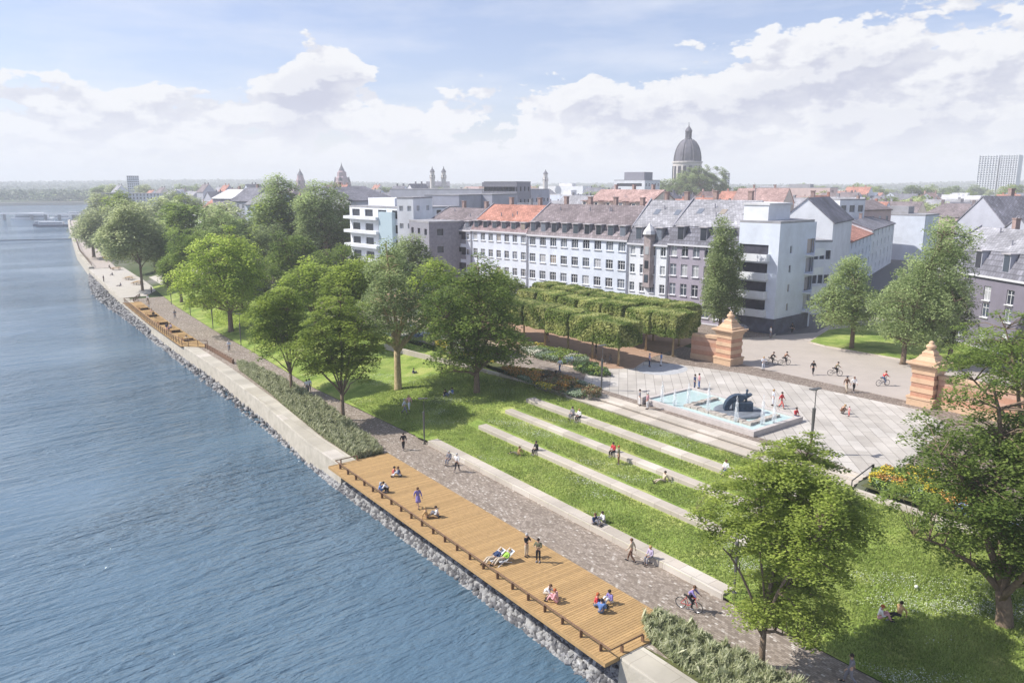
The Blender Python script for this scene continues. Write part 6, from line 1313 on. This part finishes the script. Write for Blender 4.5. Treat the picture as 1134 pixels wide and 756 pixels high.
def person_parts(nm, j, skirt=False):
    if (nm, skirt) in PM: return PM[(nm, skirt)]
    v = {k: Vector(p) for k, p in j.items()}; up = (v['C']-v['P']).normalized(); hl = v['P']+Vector((-.09, 0, -.02)); hr = v['P']+Vector((.09, 0, -.02))
    def toe(a, k): d = Vector((0, 1, 0)) if abs((k-a).z) > .15 else Vector((0, .3, .9)); return a+d*.17+Vector((0, 0, -.03))
    V = [v['P'], v['P'].lerp(v['C'], .5), v['C'], v['N'], v['H']-(v['H']-v['N'])*.2, v['H'], v['H']+(v['H']-v['N']).normalized()*.09, v['Sl'], v['El'], v['Wl'], v['Sr'], v['Er'], v['Wr'], hl, v['Kl'], v['Al'], toe(v['Al'], v['Kl']), hr, v['Kr'], v['Ar'], toe(v['Ar'], v['Kr'])]
    E = [(0, 1), (1, 2), (2, 3), (3, 4), (4, 5), (5, 6), (2, 7), (7, 8), (8, 9), (2, 10), (10, 11), (11, 12), (0, 13), (13, 14), (14, 15), (15, 16), (0, 17), (17, 18), (18, 19), (19, 20)]
    R = [.12, .11, .125, .05, .075, .10, .065, .055, .042, .028, .055, .042, .028, .085, .058, .038, .03, .085, .058, .038, .03]
    body = skin_mesh('body', [p[:] for p in V], E, R, skin)
    # hands with fingers, face, added to the same body mesh
    b = MB(); 
    for W_, E_, s in ((v['Wl'], v['El'], -1), (v['Wr'], v['Er'], 1)):
        d = (W_-E_).normalized(); side = d.cross(Vector((0, 0, 1))); side = side.normalized() if side.length > .1 else Vector((1, 0, 0)); n_ = side.cross(d)
        b.tube([W_, W_+d*.05, W_+d*.09], [.028, .036, .030], 6)
        for f in range(4):
            o_ = W_+d*.085+side*(f-1.5)*.019; ln = (.060, .075, .070, .055)[f]; b.tube([o_, o_+d*ln*.5, o_+d*ln*.85+n_*-.02], [.010, .009, .006], 4)
        o_ = W_+d*.03+side*s*.03; b.tube([o_, o_+side*s*.02+d*.03, o_+side*s*.02+d*.06], [.012, .010, .007], 4)
    h = v['H']; fw = Vector((0, 1, 0)); 
    b.tube([h+fw*.095+Vector((0, 0, .02)), h+fw*.125+Vector((0, 0, -.02)), h+fw*.10+Vector((0, 0, -.03))], [.010, .016, .010], 5)
    for s in (-1, 1): b.ball(h+fw*.092+Vector((s*.036, 0, .028)), .013, 1, 6, 4); b.ball(h+Vector((s*.098, .0, .0)), .022, 0, 6, 4)
    b.box(h.x-.025, h.x+.025, h.y+.085, h.y+.103, h.z-.062, h.z-.050, 2)
    ex = b.mesh('x', [skin]); bm = bmesh.new(); bm.from_mesh(body); n0 = len(bm.faces); bm.from_mesh(ex); bm.faces.ensure_lookup_table()
    for i, mi in enumerate(b.m): bm.faces[n0+i].material_index = mi; bm.faces[n0+i].smooth = True
    bm.to_mesh(body); bm.free(); body.materials.append(skin_d); body.materials.append(lipm)
    VS = [v['P']+up*.02, v['P'].lerp(v['C'], .5), v['C'], v['N']-(v['N']-v['C'])*.25, v['Sl'], v['El'], v['El'].lerp(v['Wl'], .75), v['Sr'], v['Er'], v['Er'].lerp(v['Wr'], .75)]
    shirt = skin_mesh('shirt', [p[:] for p in VS], [(0, 1), (1, 2), (2, 3), (2, 4), (4, 5), (5, 6), (2, 7), (7, 8), (8, 9)], [.145, .13, .148, .075, .078, .060, .045, .078, .060, .045], skin)
    VT = [v['P']+up*.06, v['P'], hl, v['Kl'], v['Al']+(v['Kl']-v['Al'])*.12, hr, v['Kr'], v['Ar']+(v['Kr']-v['Ar'])*.12]
    tr_ = skin_mesh('trousers', [p[:] for p in VT], [(0, 1), (1, 2), (2, 3), (3, 4), (1, 5), (5, 6), (6, 7)], [.135, .14, .105, .078, .058, .105, .078, .058], skin)
    hb = MB(); hc = h+Vector((0, -.018, .035)); hb.ball(hc, .112, 0, 10, 7, .98)
    if skirt: hb.tube([hc+Vector((0, -.05, 0)), h+Vector((0, -.10, -.12)), h+Vector((0, -.10, -.22))], [.09, .07, .03], 7)
    hair = hb.mesh('hair', skin, True)
    sk = None
    if skirt:
        s_ = MB(); kn = (v['Kl']+v['Kr'])/2; s_.tube([v['P']+up*.12, v['P'], v['P'].lerp(kn, .6), kn.lerp(v['P'], .02)], [.13, .165, .20, .22], 12); sk = s_.mesh('skirt', skin, True)
    sb = MB()
    for A_, K_ in ((v['Al'], v['Kl']), (v['Ar'], v['Kr'])): t_ = toe(A_, K_); sb.tube([A_+Vector((0, -.05, -.02)), A_.lerp(t_, .5), t_+(t_-A_)*.15], [.048, .046, .034], 7)
    PM[(nm, skirt)] = (body, shirt, tr_, hair, sb.mesh('shoes', skin, True), sk); return PM[(nm, skirt)]
POSES = dict(stand=STAND, walk=WALK, arms=ARMS, sitg=SITG, sitl=SITL, sitb=SITB, crouch=CROU, recline=RECL, cycle=CYCL, lean=LEANB)
CL = {k: mat('cloth_'+k, c, .85, bump=.1, bscale=40) for k, c in dict(black=(.02, .02, .025), grey=(.22, .22, .25), white=(.74, .74, .74), coral=(.62, .16, .14), red=(.52, .05, .06), blue=(.12, .22, .48), navy=(.03, .05, .12), purple=(.22, .18, .42), beige=(.52, .44, .34), tan=(.50, .33, .16), green=(.30, .50, .08), pink=(.66, .36, .38), brown=(.16, .09, .06), denim=(.10, .15, .26), lavender=(.44, .38, .52), pale=(.62, .66, .72), olive=(.14, .14, .09)).items()}
HAIR = {k: mat('hair_'+k, c, .6) for k, c in dict(dark=(.03, .02, .015), brown=(.12, .06, .03), blond=(.42, .28, .12), red=(.38, .10, .03), greyh=(.4, .4, .4)).items()}
def person(label, x, y, z, ps, face_px, top, bot, hair='brown', skirt=False, group=None, sc=1.0, absol=None, zoff=0.0):
    """face_px: heading in degrees relative to the camera's right direction (0 = right, 90 = away, -90 = towards the camera)"""
    if absol: X, Y = absol
    else: X, Y = G(x, y, z)
    hd = math.radians(face_px)-AZ-PI/2     # local +y points along the heading
    t = thing('person', label, 'person', (X, Y, z+zoff), hd, group, sc); pr = person_parts(ps, POSES[ps], skirt)
    def ad(nm, me, m_):
        o = put(nm, me, t); o.material_slots[0].link = 'OBJECT'; o.material_slots[0].material = m_
    put('body', pr[0], t); ad('shirt', pr[1], CL[top]); ad('hair', pr[3], HAIR[hair]); ad('shoes', pr[4], CL['black' if bot != 'black' else 'grey'])
    if skirt: ad('skirt', pr[5], CL[bot])
    else: ad('trousers', pr[2], CL[bot])
    return t
L_ = [
 # deck
 ('person in coral shirt sitting at far end of the long deck', 435, 527, .09, 'sitg', 0, 'coral', 'white', 'dark'),
 ('person in dark jacket sitting beside the coral shirt', 443, 527, .09, 'sitg', 200, 'navy', 'pale', 'brown'),
 ('person in blue dress sitting by the rail of the long deck', 420, 545, .09, 'sitg', 10, 'blue', 'blue', 'greyh', True),
 ('person in white shirt crouching beside the blue dress', 430, 545, .09, 'crouch', 180, 'white', 'black', 'dark'),
 ('person in purple dress walking across the long deck', 463, 562, .09, 'walk', -60, 'purple', 'purple', 'brown', True),
 ('person in tan top sitting on the deck near the purple dress', 473, 573, .09, 'sitl', 0, 'tan', 'tan', 'blond'),
 ('person in dark and white top sitting beside the tan one', 485, 572, .09, 'sitg', 190, 'white', 'grey', 'dark'),
 ('person in black top and beige trousers standing on the deck edge', 583, 616, .09, 'arms', -40, 'black', 'beige', 'greyh'),
 ('person in dark patterned jacket standing next to the black top', 596, 622, .09, 'arms', -110, 'olive', 'black', 'dark'),
 ('person in white kneeling on the deck below the standing pair', 603, 661, .09, 'crouch', -20, 'white', 'beige', 'brown'),
 ('child in pink sitting on the deck beside the kneeling person', 617, 667, .09, 'sitg', 160, 'pink', 'pink', 'red'),
 ('red haired person in orange top sitting near the deck end', 659, 671, .09, 'sitg', -10, 'red', 'denim', 'red'),
 ('person in light blue shirt sitting with back to the river', 665, 679, .09, 'sitg', 60, 'blue', 'denim', 'dark'),
 ('person in purple top sitting opposite the light blue shirt', 677, 667, .09, 'sitg', -150, 'purple', 'white', 'dark'),
 # promenade
 ('person in black walking away past the slim lamp post', 447, 498, .03, 'walk', 110, 'black', 'black', 'dark'),
 ('person in white shirt walking along the long seat wall', 506, 522, .03, 'walk', 70, 'white', 'black', 'greyh'),
 ('person in grey sitting at the start of the long seat wall', 498, 514, .03, 'sitb', -120, 'grey', 'grey', 'greyh'),
 ('person in beige leaning by the long seat wall', 699, 622, .03, 'walk', 150, 'beige', 'brown', 'brown'),
 ('person in lavender sitting on the long seat wall', 721, 624, .03, 'sitb', -150, 'lavender', 'grey', 'blond'),
 ('person in grey suit walking at the bottom right of promenade', 941, 757, .03, 'walk', 160, 'grey', 'grey', 'dark'),
 ('person in grey walking alone on the far promenade by shrubs', 254, 389, .03, 'walk', -70, 'pale', 'grey', 'greyh'),
 ('person in white walking with another beside the shrub strip', 340, 435, .03, 'walk', 100, 'white', 'grey', 'brown'),
 ('person in pale blue walking with another beside the shrub strip', 343, 434, .03, 'walk', 100, 'pale', 'grey', 'dark'),
 ('person in pale grey walking beside the wavy benches', 194, 353, .03, 'walk', -80, 'grey', 'grey', 'dark'),
 ('person in white and black on the promenade by the apron', 164, 335, .03, 'walk', -90, 'white', 'black', 'blond'),
 ('person in red and black at the far promenade bench', 168, 325, .03, 'stand', 180, 'brown', 'black', 'dark'),
 ('person in black standing out on the concrete apron', 115, 312, .04, 'stand', 0, 'black', 'black', 'dark'),
 ('person in grey sitting on the concrete apron', 125, 305, .04, 'sitg', 180, 'grey', 'grey', 'dark'),
 ('person in dark clothes sitting in the middle of the apron', 133, 317, .04, 'sitl', 180, 'navy', 'black', 'dark'),
 ('person sitting at the far picnic table on the apron', 121, 298, .04, 'sitb', 0, 'black', 'brown', 'dark'),
 # far deck loungers
 ('person in pale top reclining on far wavy bench', 168, 347, .12, 'sitl', -60, 'pink', 'white', 'brown'),
 ('person in dark top standing among the wavy benches', 165, 342, .12, 'stand', -90, 'beige', 'white', 'blond'),
 ('person in black sitting on a wavy bench upstream', 170, 352, .12, 'sitb', -30, 'black', 'black', 'dark'),
 ('person in navy sitting on the middle wavy bench', 185, 366, .12, 'sitb', -60, 'navy', 'pink', 'dark'),
 ('person in lavender sitting beside the navy one', 190, 366, .12, 'sitb', -120, 'lavender', 'navy', 'brown'),
 ('person in white lounging on the nearest wavy bench', 206, 377, .12, 'sitl', 150, 'white', 'black', 'dark'),
 # lawn
 ('person in black sitting on lawn left of the broad tree', 492, 439, 1.25, 'sitg', -30, 'black', 'denim', 'dark'),
 ('person in blue sitting on lawn near the broad tree', 502, 437, 1.3, 'sitg', 200, 'blue', 'white', 'dark'),
 ('person in pale pink standing in the clover by the lamp', 453, 454, .75, 'walk', -60, 'pink', 'pale', 'blond'),
 ('person in light grey stooping in the clover by the lamp', 448, 458, .7, 'walk', 0, 'pale', 'grey', 'greyh'),
 ('person in dark blue sitting in the shade behind the plane tree', 457, 415, 1.3, 'sitg', 0, 'navy', 'grey', 'dark'),
 ('person in tan sitting on the grass by the lowest seat wall', 574, 504, .60, 'sitl', 150, 'tan', 'olive', 'brown'),
 ('person in white sitting on the lawn by the right tree', 973, 685, 1.0, 'sitg', -20, 'white', 'pink', 'red'),
 ('person in tan lying back on the lawn by the right tree', 995, 682, 1.05, 'sitl', 200, 'tan', 'black', 'dark'),
 ('person in dark jacket sitting on lawn behind long seat wall', 657, 580, .45, 'sitg', -40, 'navy', 'grey', 'brown'),
 ('person in white shirt sitting on lawn behind long seat wall', 669, 578, .45, 'sitg', 200, 'white', 'grey', 'dark'),
 # square
 ('person in white trousers standing left of the fountain', 717, 453, 3.02, 'stand', 150, 'pink', 'white', 'greyh'),
 ('person in grey standing beside the fountain corner', 708, 449, 3.02, 'stand', 0, 'grey', 'white', 'dark'),
 ('person in navy of the couple behind the pool', 769, 431, 3.02, 'stand', 0, 'navy', 'navy', 'dark'),
 ('person in pink of the couple behind the pool', 774, 430, 3.02, 'stand', 180, 'pink', 'blue', 'dark'),
 ('person in grey standing left on the round paved spot', 719, 406, 3.03, 'stand', 0, 'lavender', 'navy', 'greyh'),
 ('person in blue standing right on the round paved spot', 732, 405, 3.03, 'stand', 180, 'blue', 'white', 'dark'),
 ('person in pale blue standing right of the sculpture', 856, 449, 3.02, 'stand', 180, 'pale', 'pale', 'blond'),
 ('person in red standing right of the fountain', 865, 452, 3.02, 'walk', -40, 'red', 'coral', 'dark'),
 ('person in brown crouching with a child on the square', 931, 458, 3.02, 'crouch', 0, 'brown', 'brown', 'blond'),
 ('person in dark coat walking with one in white on the square', 937, 434, 3.02, 'walk', -90, 'brown', 'beige', 'dark'),
 ('person in white coat walking beside the dark coat', 945, 434, 3.02, 'walk', -90, 'white', 'black', 'brown'),
 ('person in black walking alone near the beige street', 900, 415, 3.02, 'walk', -90, 'black', 'black', 'dark'),
 ('person in pale clothes with raised arms near the cyclists', 845, 410, 3.02, 'arms', -90, 'pale', 'pale', 'blond'),
 ('person in denim walking on the path by flower beds', 620, 412, 3.04, 'walk', 120, 'pale', 'denim', 'blond'),
 ('person in black standing under the clipped trees', 660, 393, 3.04, 'stand', 0, 'black', 'black', 'dark'),
 ('person in brown walking in the gravel yard', 606, 379, 3.04, 'walk', 60, 'brown', 'tan', 'dark'),
 ('person in white at the foot of the corner block', 853, 374, 3.14, 'stand', 0, 'white', 'grey', 'brown'),
 ('person in black entering the asphalt side street', 877, 370, 3.14, 'walk', 90, 'black', 'black', 'dark'),
]
for r_ in L_: person(*r_)
person('child in pink beside the brown crouching person', 940, 461, 3.02, 'stand', 180, 'pink', 'coral', 'brown', sc=.6)
person('person in red and navy sitting on the fountain rim', 0, 0, 3.02, 'sitb', -60, 'red', 'navy', 'dark', absol=(63.2, 39.5), zoff=-.05)
# on the seat walls (feet on the lower grass in front)
def on_wall(label, px, row, wi, ps, top, bot, hair, zo=0.0, face=None, dx=0.0):
    a, b_, tz = WALLS[wi]; X0, Y0 = G(px, row, tz)
    person(label, 0, 0, 0, ps, math.degrees(PI+AZ) if face is None else face, top, bot, hair, absol=(a+.22+dx, Y0), zoff=tz-.45+zo)
on_wall('person in dark suit sitting on the lowest seat wall', 591, 499, 1, 'sitb', 'black', 'black', 'dark')
on_wall('person in red sitting on the middle seat wall', 676, 501, 2, 'sitb', 'red', 'black', 'dark')
on_wall('person in grey patterned dress sitting on upper seat wall', 623, 462, 3, 'sitb', 'grey', 'grey', 'dark')
on_wall('person in white top sitting on the upper seat wall', 633, 464, 3, 'sitb', 'white', 'black', 'blond')
on_wall('person in white sitting near the end of upper seat wall', 808, 519, 3, 'sitb', 'white', 'denim', 'brown')
X, Y = G(685, 514, 1.25); person('person in brown standing beside the red sitter', 0, 0, 1.25, 'stand', 180, 'olive', 'brown', 'red', absol=(X, Y))
X, Y = G(738, 532, 1.27); person('person in beige stretched out against the middle seat wall', 0, 0, 1.27, 'sitl', 200, 'beige', 'beige', 'dark', absol=(min(X, 44.9), Y))
# deck chairs with sunbathers
for px, py, lb, pl_, tp, bt in ((547, 622, 'pale deck chair under the sunbather in dark top', 'person in dark top lying in the left deck chair', 'navy', 'beige'), (557, 623, 'pale deck chair under the sunbather in green', 'person in bright green lying in the right deck chair', 'green', 'beige')):
    X, Y = G(px, py, .09); t = thing('deck_chair', lb, 'deck chair', (X, Y, .09), math.radians(215)-AZ-PI/2+0, 'deck chairs on the timber deck')
    fr_ = MB(); 
    for s in (-.3, .3): fr_.tube([(s, .62, 0), (s, -.2, .38), (s, -.78, .78)], .022, 5).tube([(s, -.55, 0), (s, .35, .34)], .022, 5)
    fr_.build('frame', CL['white'], t); c_ = MB(); c_.box(-.28, .28, -.12, .34, .20, .23); c_.face([(-.28, .36, .21), (.28, .36, .21), (.28, -.08, .20), (-.28, -.08, .20)]); c_.face([(-.28, -.08, .20), (.28, -.08, .20), (.28, -.78, .77), (-.28, -.78, .77)]); c_.build('sling', CL['pale'], t)
    person(pl_, 0, 0, .09, 'recline', 215, tp, bt, 'blond', absol=(X, Y), zoff=-.02)
# ball lying in the grass
X, Y = G(1014, 656, 1.1); MB().ball((0, 0, 0), .11, 0, 12, 8).build('play_ball', CL['white'], loc=(X, Y, lawn_z(X, Y)+.22), smooth=True, label='small white ball lying in grass by the right tree', cat='ball')
# ---------------------------------------------------------------- bicycles
tyre = mat('tyre', (.025, .025, .025), .8); steel = mat('spoke_steel', (.45, .45, .47), .3, metal=.8)
def bike_meshes():
    w_ = MB(); n = 20
    ring = lambda r, rr, nn: [(r*math.cos(2*PI*i/n), r*math.sin(2*PI*i/n)) for i in range(n+1)]
    ty = MB(); ty.tube([(0, c, s) for c, s in ring(.33, 0, 0)], .022, 5, cap=False); rm_ = MB(); rm_.tube([(0, c, s) for c, s in ring(.30, 0, 0)], .01, 4, cap=False)
    for i in range(12): a = PI*i/6; rm_.tube([(0, 0, 0), (0, .3*math.cos(a), .3*math.sin(a))], .003, 3, cap=False)
    f = MB(); bb = (0, 0, .30); st = (0, -.16, .86); hd = (0, .42, .90); hl_ = (0, .45, .70); ra = (0, -.48, .34); fa = (0, .56, .34)
    for a, c in ((bb, st), (st, hd), (bb, hl_), (bb, ra), (ra, (0, -.14, .76)), (hl_, fa), (hd, hl_)): f.tube([a, c], .018, 6)
    h = MB().tube([(0, .41, .90), (0, .40, 1.04)], .015, 5).tube([(-.27, .34, 1.06), (-.1, .42, 1.04), (.1, .42, 1.04), (.27, .34, 1.06)], .014, 5)
    s = MB(); s.tube([(0, -.30, .93), (0, -.15, .94), (0, -.02, .92)], [.075, .05, .025], 7); p_ = MB().box(-.18, -.06, -.03, .05, .42, .44).box(.06, .18, -.03, .05, .16, .18).tube([(0, 0, .44), (0, 0, .16)], .012, 4)
    return ty.mesh('tyre', tyre), rm_.mesh('rim', steel), f, h.mesh('handlebar', tyre), s.mesh('saddle', tyre, True), p_.mesh('crank', steel)
BK = bike_meshes(); FM = {}
def bike(label, X, Y, z, hd, col, group=None):
    t = thing('bicycle', label, 'bicycle', (X, Y, z), hd, group)
    if col not in FM: FM[col] = BK[2].mesh('frame', CL[col])
    put('frame', FM[col], t); put('handlebar', BK[3], t); put('saddle', BK[4], t); put('crank', BK[5], t)
    for y in (-.48, .56): o = put('wheel', BK[1], t, loc=(0, y, .352)); put('tyre', BK[0], o)
cyc = [(762, 675, .03, -35, 'purple', 'black', 'red', 'red', 'on the brown promenade', 'mauve top'), (853, 404, 3.02, -20, 'black', 'black', 'black', 'black', 'leading left by the beige street', 'black top'), (868, 404, 3.02, 10, 'brown', 'black', 'dark', 'black', 'second of the pair by the beige street', 'brown top'), (924, 416, 3.02, -10, 'olive', 'black', 'dark', 'black', 'alone between the gate pillars', 'olive top'), (977, 427, 3.02, 10, 'red', 'denim', 'red', 'grey', 'nearest the right gate pillar', 'red top')]
for px, py, z, hd, tp, bt, hr, fc, wh, who in cyc:
    X, Y = G(px, py, z); h_ = math.radians(hd)-AZ-PI/2
    bike('%s bicycle under the cyclist in %s' % (fc, who), X, Y, z, h_, fc, 'bicycles being ridden')
    person('cyclist in %s riding %s' % (who, wh), 0, 0, z, 'cycle', hd, tp, bt, 'dark' if hr == 'dark' or hr == 'black' else 'brown', absol=(X-math.sin(h_)*-.2*0, Y), zoff=.02)
# parked bicycles and stands
for i, (px, py, lb) in enumerate([(640, 398, 'parked dark bicycle left of the clipped tree trunk'), (670, 402, 'parked dark bicycle right of the clipped tree trunk'), (676, 401, 'parked grey bicycle next to the right dark one')]):
    X, Y = G(px, py, 3.04); bike(lb, X, Y, 3.04, [.9, 1.1, 1.0][i]-PI/2, ['black', 'black', 'grey'][i], 'bicycles parked under the clipped trees')
stand_m = MB().tube([(0, -.35, 0), (0, -.35, .85), (0, .35, .85), (0, .35, 0)], .03, 5).mesh('bicycle_stand', rust)
for i, px in enumerate((624, 633, 654, 660, 667)):
    X, Y = G(px, 394+i*2, 3.04); put('bicycle_stand', stand_m, loc=(X, Y, 3.04), rotz=-.5, label=['first hoop bicycle stand from the left under clipped trees', 'second hoop bicycle stand from the left under clipped trees', 'middle hoop bicycle stand under clipped trees', 'hoop bicycle stand just right of the middle one', 'last hoop bicycle stand nearest the square'][i], cat='bicycle stand', group='hoop bicycle stands')
# ---------------------------------------------------------------- lamps
lampm = mat('lamp_grey', (.13, .13, .13), .5, metal=.4)
pm_ = MB(); pm_.tube([(0, 0, 0), (0, 0, 1.2), (0, 0, 3.55)], [.055, .085, .13], 8); pm_.lathe([(.16, 0), (.16, .05), (.06, .06)], 10); PM_ = pm_.mesh('post', lampm)
rd_ = MB().tube([(.05, 0, 3.5), (.05, 0, 5.0)], .035, 6).mesh('rod', lampm); hd_ = MB().box(-.55, .45, -.16, .16, 5.0, 5.07).box(-.5, -.15, -.3, -.12, 5.0, 5.06).mesh('lamp_head', lampm)
lamps = [(897.5, 502.5, 3.02, 'tapered lamp post standing on the pale square', 1.0, 1.12), (666, 432, 3.02, 'lamp post at the far edge of the fountain square', 1.0, 1.0), (470, 491, .03, 'lamp post at the start of the long seat wall', 0, .92), (813, 656, .3, 'lamp post half hidden behind the front young tree', 0, .95),
         (267, 382, .05, 'lamp post nearest on the far promenade edge', 0, 1), (236, 364, .05, 'second lamp post along the far promenade', 0, 1), (211, 349, .05, 'third lamp post along the far promenade', 0, 1), (190, 337, .05, 'farthest lamp post before the apron', 0, 1)]
for px, py, z, lb, r_, sc_ in lamps:
    X, Y = G(px, py, z); t = thing('lamp_post', lb, 'lamp post', (X, Y, z), -AZ+.5*r_, 'slim grey lamp posts', sc_); put('post', PM_, t); put('rod', rd_, t); put('lamp_head', hd_, t)
# small bollard signs beside the steps
X, Y = G(760, 440, 3)
MB().prism([(-.55, -.3), (.5, -.35), (.55, .3), (-.5, .3)], 0, .75).build('stone_block', rim, loc=(*G(711, 446, 3.02), 3.02), rotz=.3, label='dark stone block at the left corner of the pool', cat='stone block')
print('objects', len(bpy.data.objects))
